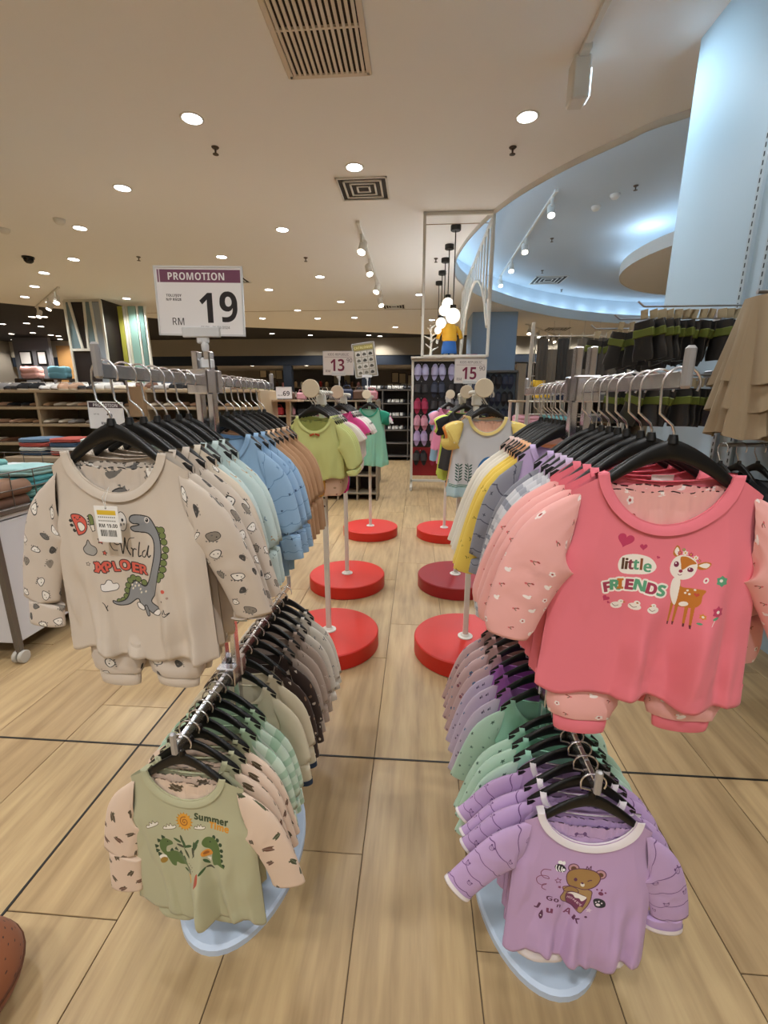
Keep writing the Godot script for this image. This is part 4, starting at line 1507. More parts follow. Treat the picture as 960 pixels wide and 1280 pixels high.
	for s: Vector2 in [Vector2(548, 740), Vector2(572, 748), Vector2(552, 768), Vector2(586, 720), Vector2(612, 770), Vector2(616, 796), Vector2(654, 786), Vector2(602, 742)]:
		c.ell(s, 6, 10, hexc("e4dcc8"), 0.5)
	c.blob([Vector2(568, 890), Vector2(590, 880), Vector2(624, 912), Vector2(618, 940), Vector2(580, 926)], hexc("efe9e2"), 6, ink)
	c.blob([Vector2(692, 962), Vector2(722, 930), Vector2(748, 922), Vector2(760, 940), Vector2(730, 976)], hexc("efe9e2"), 6, ink)
	c.blob([Vector2(628, 906), Vector2(648, 904), Vector2(662, 970), Vector2(646, 988), Vector2(636, 960)], grey, 6, ink)
	# middle word in a script hand
	c.stroke([Vector2(478, 402), Vector2(462, 392), Vector2(458, 416), Vector2(490, 426), Vector2(508, 400), Vector2(480, 366), Vector2(436, 378), Vector2(424, 424), Vector2(446, 466), Vector2(480, 470)], 6, ink)
	c.stroke([Vector2(500, 372), Vector2(512, 430), Vector2(520, 492), Vector2(536, 430), Vector2(546, 372), Vector2(552, 440), Vector2(576, 500)], 9, ink)
	c.stroke([Vector2(560, 470), Vector2(566, 410), Vector2(584, 376), Vector2(622, 368)], 5, ink)
	c.stroke([Vector2(590, 448), Vector2(600, 460), Vector2(592, 512)], 10, ink)
	c.stroke([Vector2(596, 478), Vector2(612, 452), Vector2(630, 456)], 8, ink)
	c.stroke([Vector2(664, 400), Vector2(650, 460), Vector2(642, 506), Vector2(664, 500)], 10, ink)
	c.stroke([Vector2(704, 456), Vector2(684, 470), Vector2(676, 500), Vector2(694, 508), Vector2(714, 480), Vector2(736, 420)], 8, ink)
	c.stroke([Vector2(738, 420), Vector2(722, 480), Vector2(728, 506), Vector2(746, 492)], 10, ink)
	# lower word
	var word := [["I", 278, 618, 0.1], ["X", 315, 616, 0.1], ["P", 372, 606, -0.12], ["L", 440, 600, -0.1], ["O", 520, 582, 0.0], ["E", 596, 600, 0.12], ["R", 655, 610, 0.06]]
	for w: Array in word:
		c.text(w[0], Vector2(w[1], w[2]), 106, ink, "Droid Sans", 700, w[3], 1.15, 0.0, 9)
	for w: Array in word:
		c.text(w[0], Vector2(w[1], w[2]), 106, red, "Droid Sans", 700, w[3], 1.15, 0.0, 2)
	# little things round it
	c.blob([Vector2(196, 470), Vector2(222, 440), Vector2(242, 404), Vector2(262, 440), Vector2(300, 462), Vector2(302, 498), Vector2(268, 524), Vector2(222, 516), Vector2(200, 496)], hexc("a7a49f"), 6, ink)
	for s: Array in [[348, 405, 32], [368, 498, 24], [216, 592, 18]]:
		c.star(Vector2(s[0], s[1]), s[2], 5, 0.55, ink, 0.2)
		c.star(Vector2(s[0], s[1]), s[2] * 0.68, 5, 0.55, red if s[2] > 20 else hexc("d2c5b6"), 0.2)
	c.blob([Vector2(296, 780), Vector2(300, 752), Vector2(326, 746), Vector2(346, 718), Vector2(376, 720), Vector2(388, 742), Vector2(424, 738), Vector2(436, 762), Vector2(410, 792), Vector2(340, 808), Vector2(306, 800)], hexc("ece8e4"), 5, ink)
	c.ell(Vector2(826, 756), 13, 15, red)
	c.ell(Vector2(850, 808), 8, 9, hexc("a98c80"))
	c.ell(Vector2(804, 838), 6, 7, hexc("5a4a44"))
	c.stroke([Vector2(792, 950), Vector2(788, 920), Vector2(806, 936), Vector2(818, 900), Vector2(830, 930), Vector2(858, 922), Vector2(826, 950), Vector2(794, 952)], 6, ink)
	c.stroke([Vector2(292, 896), Vector2(308, 912), Vector2(322, 964)], 6, ink)
	c.stroke([Vector2(318, 940), Vector2(326, 922)], 5, ink)
	var bm := cloth("front_grey_top", Color.WHITE)
	bm.albedo_texture = c.tex()
	var body := cloth("stone_cloth", hexc("d2c5b6"))
	var sl := pat("dino_print", hexc("cfc2b4"), "dino", [hexc("6d6a66"), hexc("4a4744"), hexc("8c8378")], 17, 0.85, 512)
	return make_set("pyjama_set", "", {"m_body": bm, "m_sleeve": sl, "m_neck": body, "m_waist": sl, "m_leg": sl, "m_legcuff": body, "seed": 2.0, "sl": Vector3(-0.215, -0.36, 0.01), "sr": Vector3(0.225, -0.33, -0.035), "wn": 0.092, "ws": 0.142, "wh": 0.168, "wb": 0.158, "fold": 0.017, "legs": 0.08, "cuff": 0.045, "creases": [[-0.09, 0.018, -0.014, 0.03, 0.35], [0.1, 0.016, 0.012, -0.02, 0.3], [0.03, 0.03, 0.01, 0.02, 0.5], [-0.03, 0.02, 0.01, 0.01, 0.55]]}, true)


func front_fawn() -> Node3D:
	var bg := hexc("ee7d8b")
	var c := Canvas.new(1024, 1024, bg)
	c.view(Vector2(0.571, 0.49), Vector2(287, 240))
	var rose := hexc("c63d63")
	var cream := hexc("f6ece2")
	var green := hexc("5fa27c")
	var tan := hexc("c8792a")
	c.heart(Vector2(150, 98), 58, rose, 0.25)
	c.heart(Vector2(278, 146), 26, rose, 0.0)
	c.heart(Vector2(384, 220), 12, rose, 0.4)
	c.heart(Vector2(62, 562), 26, rose, 0.5)
	c.heart(Vector2(84, 596), 11, rose, 0.5)
	c.blob([Vector2(116, 290), Vector2(140, 222), Vector2(230, 202), Vector2(330, 226), Vector2(378, 290), Vector2(340, 340), Vector2(240, 356), Vector2(146, 348)], cream)
	for w: Array in [["l", 148, "5a3a24"], ["i", 172, "5a3a24"], ["t", 204, "8a3a48"], ["t", 240, "5fa27c"], ["l", 274, "8a4a24"], ["e", 318, "5fa27c"]]:
		c.text(w[0], Vector2(w[1], 280 if w[0] != "e" else 292), 112, hexc(w[2]), "Droid Sans", 700, 0.0, 1.0, 0.0, 1.0)
	var fr := [["F", 60, 470, "a83a55", -0.25], ["R", 106, 448, "5fa27c", -0.12], ["I", 146, 436, "c8792a", -0.08], ["E", 206, 436, "a83a55", 0.02], ["N", 278, 436, "5fa27c", 0.12], ["D", 354, 454, "a83a55", 0.2], ["S", 424, 466, "5fa27c", 0.15]]
	for w: Array in fr:
		c.text(w[0], Vector2(w[1], w[2]), 116, cream, "Droid Sans", 700, w[4], 1.12, 0.0, 15)
	for w: Array in fr:
		c.text(w[0], Vector2(w[1], w[2]), 110, hexc(w[3]), "Droid Sans", 700, w[4], 1.12, 0.0, 3)
	for k in 3:
		var p := Vector2(140 + k * 118, 612 + (k % 2) * -8)
		c.ell(p, 40, 28, cream)
		c.ell(p + Vector2(28 - k * 14, -30), 20, 19, cream)
		c.ell(p + Vector2(50 - k * 34, -30), 8, 5, tan)
		c.ell(p + Vector2(30 - k * 14, -34), 3, 3, Color.BLACK)
		c.stroke([p + Vector2(-30, -10), p + Vector2(-8, 8), p + Vector2(14, 0)], 4, hexc("7a5a50"))
	# fawn
	for x: float in [506, 540, 602, 636]:
		c.poly(PackedVector2Array([Vector2(x - 4, 560), Vector2(x + 18, 560), Vector2(x + 8, 714), Vector2(x - 4, 714)]), tan)
		c.poly(PackedVector2Array([Vector2(x - 4, 712), Vector2(x + 8, 712), Vector2(x + 6, 740), Vector2(x - 2, 738)]), hexc("6a2a30"))
	c.blob([Vector2(498, 380), Vector2(548, 376), Vector2(560, 430), Vector2(640, 434), Vector2(708, 440), Vector2(690, 480), Vector2(680, 540), Vector2(640, 580), Vector2(560, 584), Vector2(510, 560), Vector2(488, 470)], tan)
	c.blob([Vector2(500, 372), Vector2(546, 376), Vector2(546, 470), Vector2(534, 572), Vector2(506, 540), Vector2(486, 460)], cream)
	c.ell(Vector2(586, 560), 30, 19, cream, -0.2)
	c.blob([Vector2(480, 170), Vector2(500, 124), Vector2(524, 150), Vector2(520, 206), Vector2(488, 200)], tan)
	c.blob([Vector2(488, 170), Vector2(502, 136), Vector2(518, 160), Vector2(510, 200)], cream)
	c.blob([Vector2(640, 262), Vector2(690, 236), Vector2(732, 244), Vector2(710, 282), Vector2(660, 294)], tan)
	c.blob([Vector2(654, 266), Vector2(694, 244), Vector2(724, 252), Vector2(700, 280)], cream)
	c.blob([Vector2(470, 290), Vector2(486, 230), Vector2(530, 196), Vector2(600, 206), Vector2(646, 256), Vector2(632, 330), Vector2(590, 370), Vector2(530, 376), Vector2(484, 340)], cream)
	c.blob([Vector2(534, 210), Vector2(580, 208), Vector2(640, 250), Vector2(600, 266), Vector2(552, 304), Vector2(540, 262)], tan)
	c.ell(Vector2(510, 264), 17, 21, hexc("7a2a48"))
	c.ell(Vector2(604, 300), 20, 17, hexc("7a2a48"))
	c.ell(Vector2(506, 257), 5, 6, Color.WHITE)
	c.ell(Vector2(598, 294), 5, 5, Color.WHITE)
	c.ell(Vector2(543, 314), 13, 12, hexc("9a2f4a"))
	c.stroke([Vector2(528, 338), Vector2(540, 346), Vector2(552, 338)], 4, hexc("7a2a48"))
	for q: Array in [[524, 178, 18, rose], [560, 178, 22, cream], [598, 188, 18, rose], [632, 210, 20, cream], [656, 230, 13, rose], [548, 154, 13, green]]:
		c.star(Vector2(q[0], q[1]), q[2], 6, 0.6, q[3])
		c.ell(Vector2(q[0], q[1]), 6, 6, hexc("e0a53d"))
	for q: Vector2 in [Vector2(600, 454), Vector2(588, 474), Vector2(614, 480), Vector2(644, 444)]:
		c.ell(q, 8, 8, cream)
	c.heart(Vector2(656, 478), 17, hexc("c94f3e"))
	# flowers
	c.star(Vector2(808, 366), 42, 6, 0.75, green)
	c.ell(Vector2(802, 362), 12, 11, cream)
	c.ell(Vector2(706, 368), 16, 23, cream, 0.4)
	c.ell(Vector2(706, 368), 6, 10, rose, 0.4)
	c.star(Vector2(798, 590), 46, 6, 0.7, rose)
	c.ell(Vector2(798, 590), 13, 12, cream)
	c.star(Vector2(698, 628), 24, 6, 0.65, hexc("d98a3a"))
	c.ell(Vector2(698, 628), 8, 8, cream)
	c.stroke([Vector2(786, 630), Vector2(768, 660), Vector2(754, 690)], 4, cream)
	c.ell(Vector2(782, 636), 22, 10, green, -0.3)
	c.ell(Vector2(682, 682), 15, 8, green, -0.2)
	var bm := cloth("front_coral_top", Color.WHITE)
	bm.albedo_texture = c.tex()
	var body := cloth("coral_cloth", bg)
	var sl := pat("duck_print", hexc("eeafa9"), "duck", [hexc("a8433f"), hexc("d9686b"), hexc("7d5b4a")], 30, 0.66, 512)
	return make_set("pyjama_set", "", {"m_body": bm, "m_sleeve": sl, "m_neck": body, "m_waist": sl, "m_leg": sl, "m_legcuff": body, "seed": 1.0, "puff": 0.02, "len": 0.395, "ws": 0.142, "wn": 0.09, "wb": 0.156, "wh": 0.172, "cuff": 0.05, "sl": Vector3(-0.225, -0.29, 0.02), "sr": Vector3(0.235, -0.29, 0.01), "sleeve_b": 0.022, "fold": 0.016, "scoop": 0.082, "legs": 0.085, "legx": 0.085, "creases": [[0.07, 0.022, -0.016, 0.02, 0.1], [0.115, 0.014, 0.012, 0.02, 0.3], [-0.06, 0.03, 0.012, -0.03, 0.4]]}, true)


func front_sage() -> Node3D:
	var bg := hexc("bab896")
	var c := Canvas.new(1024, 1024, bg)
	c.view(Vector2(0.92, 0.93), Vector2(30, 190))
	var dk := hexc("3d5a2f")
	var gr := hexc("5b7238")
	var white := hexc("efe9dc")
	for q: Array in [[262, 218, -0.25, 1.0], [390, 220, -0.1, 1.05], [618, 194, 0.0, 0.85]]:
		var p := Vector2(q[0], q[1])
		var k: float = q[3]
		var pts := []
		for b: Vector2 in [Vector2(-46, 20), Vector2(-40, 0), Vector2(-22, 4), Vector2(-16, -16), Vector2(0, -4), Vector2(10, -22), Vector2(22, -4), Vector2(42, -10), Vector2(46, 4), Vector2(20, 16)]:
			pts.append(p + (b * k).rotated(q[2]))
		c.blob(pts, white, 4, hexc("6a5f45"))
	c.star(Vector2(505, 172), 66, 16, 0.72, hexc("c98f2c"))
	c.ell(Vector2(505, 172), 47, 52, hexc("e2a02f"))
	var sp := []
	for i in 16:
		sp.append(Vector2(505, 174) + Vector2.from_angle(i * 0.75) * (3 + i * 2.1))
	c.stroke(sp, 7, hexc("a4601c"))
	c.text("Summer", Vector2(704, 132), 58, hexc("3d4a2a"), "Droid Sans", 700, 0.06, 1.05, 0.0, 2)
	c.text("Time", Vector2(762, 176), 58, hexc("d9962c"), "Droid Sans", 700, 0.1, 1.05, 0.0, 2)
	# dinosaur at the left, then the eating one
	for q: Vector2 in [Vector2(330, 306), Vector2(298, 334), Vector2(276, 376), Vector2(278, 410), Vector2(290, 436)]:
		c.star(q, 19, 3, 0.6, hexc("2f4526"), -0.6)
	for q: Vector2 in [Vector2(384, 404), Vector2(422, 384), Vector2(458, 400), Vector2(484, 432)]:
		c.star(q, 20, 3, 0.6, hexc("2f4526"), 0.1)
	c.blob([Vector2(300, 400), Vector2(304, 340), Vector2(340, 312), Vector2(392, 326), Vector2(396, 352), Vector2(350, 376), Vector2(344, 420), Vector2(400, 404), Vector2(460, 410), Vector2(496, 450), Vector2(520, 528), Vector2(500, 520), Vector2(486, 500), Vector2(440, 500), Vector2(410, 490), Vector2(400, 520), Vector2(370, 514), Vector2(340, 460)], gr)
	c.ell(Vector2(362, 334), 4, 4, Color.BLACK)
	c.ell(Vector2(312, 458), 26, 18, white)
	c.ell(Vector2(316, 480), 26, 20, hexc("a07c2a"), -0.3)
	for q: Vector2 in [Vector2(720, 246), Vector2(746, 262), Vector2(766, 290), Vector2(772, 330), Vector2(768, 366), Vector2(766, 400), Vector2(776, 436)]:
		c.ell(q, 12, 13, hexc("2f4526"))
	c.blob([Vector2(630, 290), Vector2(660, 256), Vector2(716, 252), Vector2(752, 290), Vector2(762, 350), Vector2(766, 420), Vector2(784, 454), Vector2(740, 436), Vector2(700, 450), Vector2(694, 400), Vector2(700, 340), Vector2(650, 320)], gr)
	c.ell(Vector2(690, 282), 5, 4, Color.BLACK)
	c.ell(Vector2(664, 358), 42, 24, hexc("d98f2e"), -0.2)
	c.ell(Vector2(660, 356), 22, 10, hexc("a4601c"), -0.2)
	c.poly(PackedVector2Array([Vector2(660, 390), Vector2(690, 392), Vector2(682, 424)]), white)
	# plants between
	for q: Array in [[474, 300, 1.3], [462, 346, 0.2], [520, 340, -0.3], [510, 390, 1.0], [490, 330, 1.2], [440, 312, 0.4], [566, 330, 1.7], [590, 300, -0.9], [558, 372, 1.4], [580, 330, -1.0], [656, 420, 0.9], [626, 478, -0.7], [678, 466, 0.2], [516, 512, 1.2], [490, 544, 0.7]]:
		c.ell(Vector2(q[0], q[1]), 30, 9, dk if int(q[0]) % 3 else hexc("4a4a34"), q[2])
	c.stroke([Vector2(470, 280), Vector2(490, 360), Vector2(524, 420)], 5, dk)
	c.stroke([Vector2(580, 300), Vector2(566, 370), Vector2(552, 410)], 4, hexc("4a4a34"))
	c.blob([Vector2(500, 560), Vector2(520, 540), Vector2(530, 580), Vector2(516, 606), Vector2(504, 590)], hexc("e0a93a"))
	c.blob([Vector2(562, 590), Vector2(574, 520), Vector2(594, 490), Vector2(598, 540), Vector2(580, 570)], hexc("b5523a"))
	for k in 6:
		c.ell(Vector2(520 + (k % 3) * 12, 460 + k * 9), 4, 4, hexc("6a6a50"))
	var bm := cloth("front_sage_top", Color.WHITE)
	bm.albedo_texture = c.tex()
	var sl := pat("leaf_print", hexc("e2c9b3"), "leaf", [hexc("57472f"), hexc("6b4a36"), hexc("4d5034")], 13, 1.15, 512)
	return make_set("pyjama_set", "", {"m_body": bm, "m_sleeve": sl, "m_neck": cloth("sage_plain", bg), "m_waist": sl, "m_leg": cloth("sage_plain", bg), "seed": 6.0, "fold": 0.017, "hemwave": 0.012, "sl": Vector3(-0.21, -0.39, 0.01), "sr": Vector3(0.24, -0.31, 0.0), "ws": 0.148, "wh": 0.178, "wb": 0.168, "arm": 0.155, "legs": 0.05, "wn": 0.093, "len": 0.44, "cuff": 0.05, "creases": [[0.02, 0.022, -0.03, 0.02, 0.3], [0.055, 0.016, 0.022, 0.03, 0.35], [-0.02, 0.02, 0.02, -0.02, 0.4], [-0.1, 0.016, 0.014, -0.02, 0.35], [0.12, 0.014, 0.012, 0.0, 0.3]]}, true)


func front_lavender() -> Node3D:
	var bg := hexc("c6a5cf")
	var c := Canvas.new(1024, 1024, bg)
	c.view(Vector2(0.63, 0.57), Vector2(140, 262))
	var ink := hexc("5e2f52")
	var plum := hexc("7e3a5e")
	var bear := hexc("a9824c")
	c.stroke([Vector2(296, 192), Vector2(236, 196), Vector2(212, 240), Vector2(236, 282), Vector2(284, 288), Vector2(272, 264), Vector2(220, 268), Vector2(182, 310), Vector2(196, 366), Vector2(240, 376), Vector2(270, 352), Vector2(240, 368), Vector2(236, 410), Vector2(270, 424)], 7, plum)
	# bee
	c.ell(Vector2(372, 104), 21, 19, Color.WHITE)
	c.ell(Vector2(404, 108), 14, 20, Color.WHITE)
	c.ell(Vector2(376, 162), 52, 38, hexc("222026"), 0.4)
	for k in 3:
		c.stroke([Vector2(342 + k * 24, 134 + k * 8), Vector2(338 + k * 24, 166 + k * 8), Vector2(352 + k * 24, 192 + k * 4)], 9, Color.WHITE)
	c.ell(Vector2(406, 176), 14, 14, Color.WHITE)
	# bear
	for q: Array in [[492, 148], [728, 184]]:
		c.ell(Vector2(q[0], q[1]), 50, 46, ink)
		c.ell(Vector2(q[0], q[1]), 42, 38, hexc("c99aa0"))
		c.ell(Vector2(q[0], q[1] + 4), 24, 22, hexc("6a4630"))
	c.blob([Vector2(430, 520), Vector2(400, 470), Vector2(424, 400), Vector2(426, 340), Vector2(640, 340), Vector2(660, 400), Vector2(640, 480), Vector2(600, 560), Vector2(570, 590), Vector2(500, 560)], bear.lightened(0.08), 7, ink)
	c.blob([Vector2(436, 260), Vector2(450, 190), Vector2(520, 152), Vector2(620, 146), Vector2(700, 172), Vector2(728, 226), Vector2(700, 290), Vector2(640, 330), Vector2(560, 346), Vector2(470, 330)], bear, 8, ink)
	c.stroke([Vector2(600, 146), Vector2(606, 118), Vector2(622, 140), Vector2(640, 112), Vector2(640, 142)], 7, ink)
	c.ell(Vector2(517, 262), 15, 18, ink)
	c.stroke([Vector2(622, 260), Vector2(638, 250), Vector2(654, 248)], 8, ink)
	c.ell(Vector2(578, 300), 18, 20, hexc("efe6da"))
	c.ell(Vector2(576, 286), 12, 9, ink)
	c.blob([Vector2(424, 366), Vector2(470, 340), Vector2(540, 362), Vector2(546, 396), Vector2(490, 404), Vector2(430, 392)], bear, 6, ink)
	# pot
	c.blob([Vector2(452, 416), Vector2(540, 400), Vector2(616, 412), Vector2(606, 480), Vector2(570, 560), Vector2(520, 566), Vector2(460, 524)], plum, 6, ink)
	c.blob([Vector2(460, 420), Vector2(540, 402), Vector2(616, 410), Vector2(606, 440), Vector2(578, 462), Vector2(560, 446), Vector2(530, 460), Vector2(510, 436)], hexc("f3ede6"))
	c.text("HONEY", Vector2(522, 490), 38, hexc("e6c8d8"), "Droid Sans", 700, 0.28)
	c.ell(Vector2(578, 552), 20, 32, bear.lightened(0.15), 0.2)
	# paw marks, stars
	for q: Array in [[742, 366, 24, 17], [706, 328, 9, 8], [746, 332, 8, 11], [782, 356, 9, 8]]:
		c.ell(Vector2(q[0], q[1]), q[2], q[3], plum, 0.4)
	c.blob([Vector2(680, 430), Vector2(720, 414), Vector2(780, 440), Vector2(790, 490), Vector2(750, 514), Vector2(700, 496)], hexc("26242c"))
	for q: Array in [[726, 480, 22, 14], [704, 452, 8, 8], [730, 446, 8, 9], [758, 464, 8, 8]]:
		c.ell(Vector2(q[0], q[1]), q[2], q[3], hexc("efe6ec"), 0.3)
	c.star(Vector2(366, 292), 34, 5, 0.5, plum, -0.2)
	c.star(Vector2(366, 292), 22, 5, 0.5, bg, -0.2)
	c.star(Vector2(384, 358), 18, 5, 0.5, plum, 0.3)
	c.star(Vector2(650, 544), 32, 5, 0.45, hexc("e3cfe2"), 0.1)
	c.ell(Vector2(632, 624), 13, 11, ink)
	c.text("Go", Vector2(336, 508), 70, ink, "Droid Sans", 700, 0.05, 1.3)
	c.text("J", Vector2(224, 616), 80, ink, "Droid Sans", 700, 0.3, 1.3, 0.0, 2)
	c.text("u", Vector2(320, 636), 86, plum, "Droid Sans", 700, 0.0, 1.3, 0.0, 3)
	c.text("n", Vector2(396, 570), 60, ink, "Droid Sans", 700, 0.1, 1.2)
	c.text("A", Vector2(486, 640), 96, plum, "Droid Sans", 700, 0.3, 1.1)
	c.text("K", Vector2(548, 668), 80, ink, "Droid Sans", 700, 0.3, 1.2)
	c.blob([Vector2(256, 654), Vector2(266, 690), Vector2(262, 740), Vector2(244, 760), Vector2(230, 730), Vector2(240, 690)], ink)
	c.star(Vector2(248, 720), 10, 4, 0.4, Color.WHITE)
	var bm := cloth("front_lavender_top", Color.WHITE)
	bm.albedo_texture = c.tex()
	var sl := pat("bear_print", hexc("c2a3cd"), "wavebears", [hexc("6f4d80")], 9, 0.9, 512)
	var tr := cloth("white_trim", hexc("ece4e6"))
	return make_set("pyjama_set", "", {"m_body": bm, "m_sleeve": sl, "m_neck": tr, "m_cuff": tr, "m_waist": sl, "m_leg": tr, "seed": 8.0, "fold": 0.016, "hemwave": 0.012, "len": 0.405, "legs": 0.05, "creases": [[-0.025, 0.013, 0.03, -0.03, 0.2], [0.0, 0.02, -0.016, -0.03, 0.3], [0.07, 0.022, -0.012, 0.02, 0.4], [-0.1, 0.018, 0.012, -0.02, 0.4]], "ws": 0.135, "wb": 0.152, "wh": 0.16, "sl": Vector3(-0.275, -0.22, 0.03), "sr": Vector3(0.2, -0.3, 0.0), "cuff": 0.045, "wn": 0.095, "scoop": 0.07}, true)


func maker(k: String) -> Callable:
	var all := {"dino": g_dino, "cream": g_cream, "mint": g_mint, "blue": g_blue, "brown": g_brown, "pink": g_pink, "greystripe": g_greystripe, "slate": g_slate, "yellow": g_yellow, "white": g_white, "green": g_green, "mintplaid": g_mintplaid, "creamnavy": g_creamnavy, "leopard": g_leopard, "taupe": g_taupe, "whiteprint": g_whiteprint, "lavender": g_lavender, "mintstar": g_mintstar, "rosefloral": g_rosefloral, "lilacfloral": g_lilacfloral, "lime": g_lime, "magenta": g_magenta, "pinktop": g_pinktop, "whiteblack": g_whiteblack, "teal": g_teal, "whale": g_whale, "orange": g_orange, "black": g_black, "limedress": g_limedress, "pinkdress": g_pinkdress, "bluedress": g_bluedress, "greylong": g_greylong, "blacklong": g_blacklong, "front_dino": front_dino, "front_fawn": front_fawn, "front_sage": front_sage, "front_lavender": front_lavender}
	return all[k]


# ---------------------------------------------------------------- fixtures
const XL := -0.55
const XR := 0.39


func chrome_rack(x: float, d: float, up: float, low: float, f_up: float, f_low: float, b_up: float, b_low: float, label: String) -> void:
	var t := thing("garment_rack", label, "clothes rack", P(x, d, 0), 0, "two tier chrome racks at the aisle")
	var ch := mat("chrome")
	part(t, "base_plate", MB.new().lathe([Vector2(0.001, 0.0), Vector2(0.185, 0.0), Vector2(0.185, 0.02), Vector2(0.178, 0.027), Vector2(0.001, 0.028)], 48, Vector3(0, 0, 0.0), Basis(), false, 1.62).done(), mat("base_white", Color(0.78, 0.84, 0.92), 0.4))
	var post := MB.new()
	for s: float in [-1, 1]:
		post.box(Vector3(s * 0.016, 0.82, 0), Vector3(0.016, 1.6, 0.028), 0.002)
	part(t, "post", post.done(), ch)
	part(t, "post_collar", MB.new().box(Vector3(0, 0.05, 0), Vector3(0.07, 0.05, 0.06), 0.004).done(), ch)
	for q: Array in [[up, f_up], [low, f_low], [up, b_up], [low, b_low]]:
		var dz: float = d - q[1]
		var a := part(t, "arm", MB.new().box(Vector3(0, q[0] - 0.011, dz / 2), Vector3(0.012, 0.026, absf(dz)), 0.002).done(), ch)
		part(a, "end_stop", MB.new().box(Vector3(0, q[0] + 0.006, dz), Vector3(0.015, 0.06, 0.012), 0.004).done(), mat("satin_steel", Color(0.72, 0.72, 0.73), 0.38, 0.6))
		part(a, "socket", MB.new().box(Vector3(0, q[0] - 0.015, signf(dz) * 0.03), Vector3(0.055, 0.06, 0.03), 0.003).done(), ch)


func racks() -> void:
	mat("chrome", Color(0.9, 0.9, 0.92), 0.22, 1.0)
	mat("wire_white", Color(0.8, 0.78, 0.74), 0.35, 0.4)
	hanger_meshes()
	chrome_rack(XL, 1.17, 1.56, 0.72, 0.77, 0.84, 1.72, 1.8, "two tier chrome rack carrying the grey, mint and blue clothes")
	chrome_rack(XR, 1.14, 1.54, 0.72, 0.71, 0.8, 1.7, 1.78, "two tier chrome rack carrying the coral, striped and yellow clothes")
	# sets right in front
	var fr := [["front_dino", P(XL, 0.785, 1.41), -0.10, "stone grey long sleeved set with printed long necked dinosaur and price tag", 1.56], ["front_fawn", P(XR + 0.005, 0.73, 1.39), -0.07, "coral pink long sleeved set with printed fawn and little friends lettering", 1.54], ["front_sage", P(XL, 0.868, 0.625), -0.06, "sage green set with printed sun and two green dinosaurs, lowest in front", 0.72], ["front_lavender", P(XR, 0.82, 0.625), -0.04, "lavender set with white neckline and printed honey bear, lowest in front", 0.72]]
	for q: Array in fr:
		var o: Node3D = maker(q[0]).call()
		o.position = q[1]
		o.rotation.y = q[2]
		tag(o, q[3], "", "")
		hanger(Vector3(q[1].x, q[4], q[1].z), q[2], "black moulded hanger inside the " + q[3].split(" with")[0], "hangers of the front sets", "low" if q[4] < 1.0 else "long")
	var g := "stone grey set with printed dinosaur sleeves"
	hang_row(XL, 0.835, 0.047, 1.56, [["dino", g], ["dino", g], ["cream", "cream set with small animal sleeves"], ["mint", "ice mint set with faint marks"], ["mint", "ice mint set with faint marks"], ["mint", "ice mint set with faint marks"]], "upper front arm, dinosaur rack", "")
	var b := "sky blue set with wavy printed sleeves"
	hang_row(XL, 1.23, 0.055, 1.56, [["blue", b], ["blue", b], ["blue", b], ["brown", "camel brown set with peach body"], ["brown", "camel brown set with peach body"], ["brown", "camel brown set with peach body"], ["brown", "camel brown set with peach body"], ["brown", "camel brown set with peach body"]], "upper back arm, dinosaur rack", "")
	var sg := "sage green set with leaf printed sleeves"
	var mp := "pale mint set with checked sleeves"
	hang_row(XL, 0.915, 0.04, 0.72, [["green", sg], ["green", sg], ["green", sg], ["mintplaid", mp], ["mintplaid", mp], ["mintplaid", mp]], "lower front arm, dinosaur rack", "", "low")
	hang_row(XL, 1.22, 0.058, 0.72, [["creamnavy", "oat set with navy hem"], ["creamnavy", "oat set with navy hem"], ["leopard", "dark brown spotted set"], ["leopard", "dark brown spotted set"], ["taupe", "taupe set with small marks"], ["taupe", "taupe set with small marks"], ["taupe", "taupe set with small marks"], ["whiteprint", "ivory set with scattered dark print"], ["whiteprint", "ivory set with scattered dark print"], ["whiteprint", "ivory set with scattered dark print"]], "lower back arm, dinosaur rack", "", "low")
	var pk := "coral pink set with duck printed sleeves"
	var gs := "lilac set with grey striped sleeves"
	hang_row(XR, 0.785, 0.044, 1.54, [["pink", pk], ["pink", pk], ["pink", pk], ["greystripe", gs], ["greystripe", gs], ["greystripe", gs], ["slate", "lavender set with slate waved sleeves"]], "upper front arm, fawn rack", "")
	hang_row(XR, 1.2, 0.045, 1.54, [["slate", "lavender set with slate waved sleeves"], ["yellow", "apricot set with yellow printed sleeves"], ["yellow", "apricot set with yellow printed sleeves"], ["yellow", "apricot set with yellow printed sleeves"], ["white", "blush set with ivory sleeves"], ["white", "blush set with ivory sleeves"], ["white", "blush set with ivory sleeves"]], "upper back arm, fawn rack", "")
	var lv := "lavender set with bear printed sleeves"
	var ms := "mint set with star printed sleeves"
	hang_row(XR, 0.872, 0.042, 0.72, [["lavender", lv], ["lavender", lv], ["lavender", lv], ["mintstar", ms], ["mintstar", ms], ["mintstar", ms]], "lower front arm, fawn rack", "", "low")
	hang_row(XR, 1.2, 0.062, 0.72, [["mintstar", ms], ["lilacfloral", "orchid set with printed lilac sleeves"], ["lilacfloral", "orchid set with printed lilac sleeves"], ["lilacfloral", "orchid set with printed lilac sleeves"], ["rosefloral", "dusty rose set with floral sleeves"], ["rosefloral", "dusty rose set with floral sleeves"], ["rosefloral", "dusty rose set with floral sleeves"], ["rosefloral", "dusty rose set with floral sleeves"]], "lower back arm, fawn rack", "", "low")
	# paper tag at the neck of the grey set
	var c := Canvas.new(192, 256, hexc("f4f3f0"))
	c.view(Vector2(1, 1), Vector2.ZERO)
	c.poly(PackedVector2Array([Vector2(20, 30), Vector2(172, 30), Vector2(172, 62), Vector2(20, 62)]), hexc("e8c23a"))
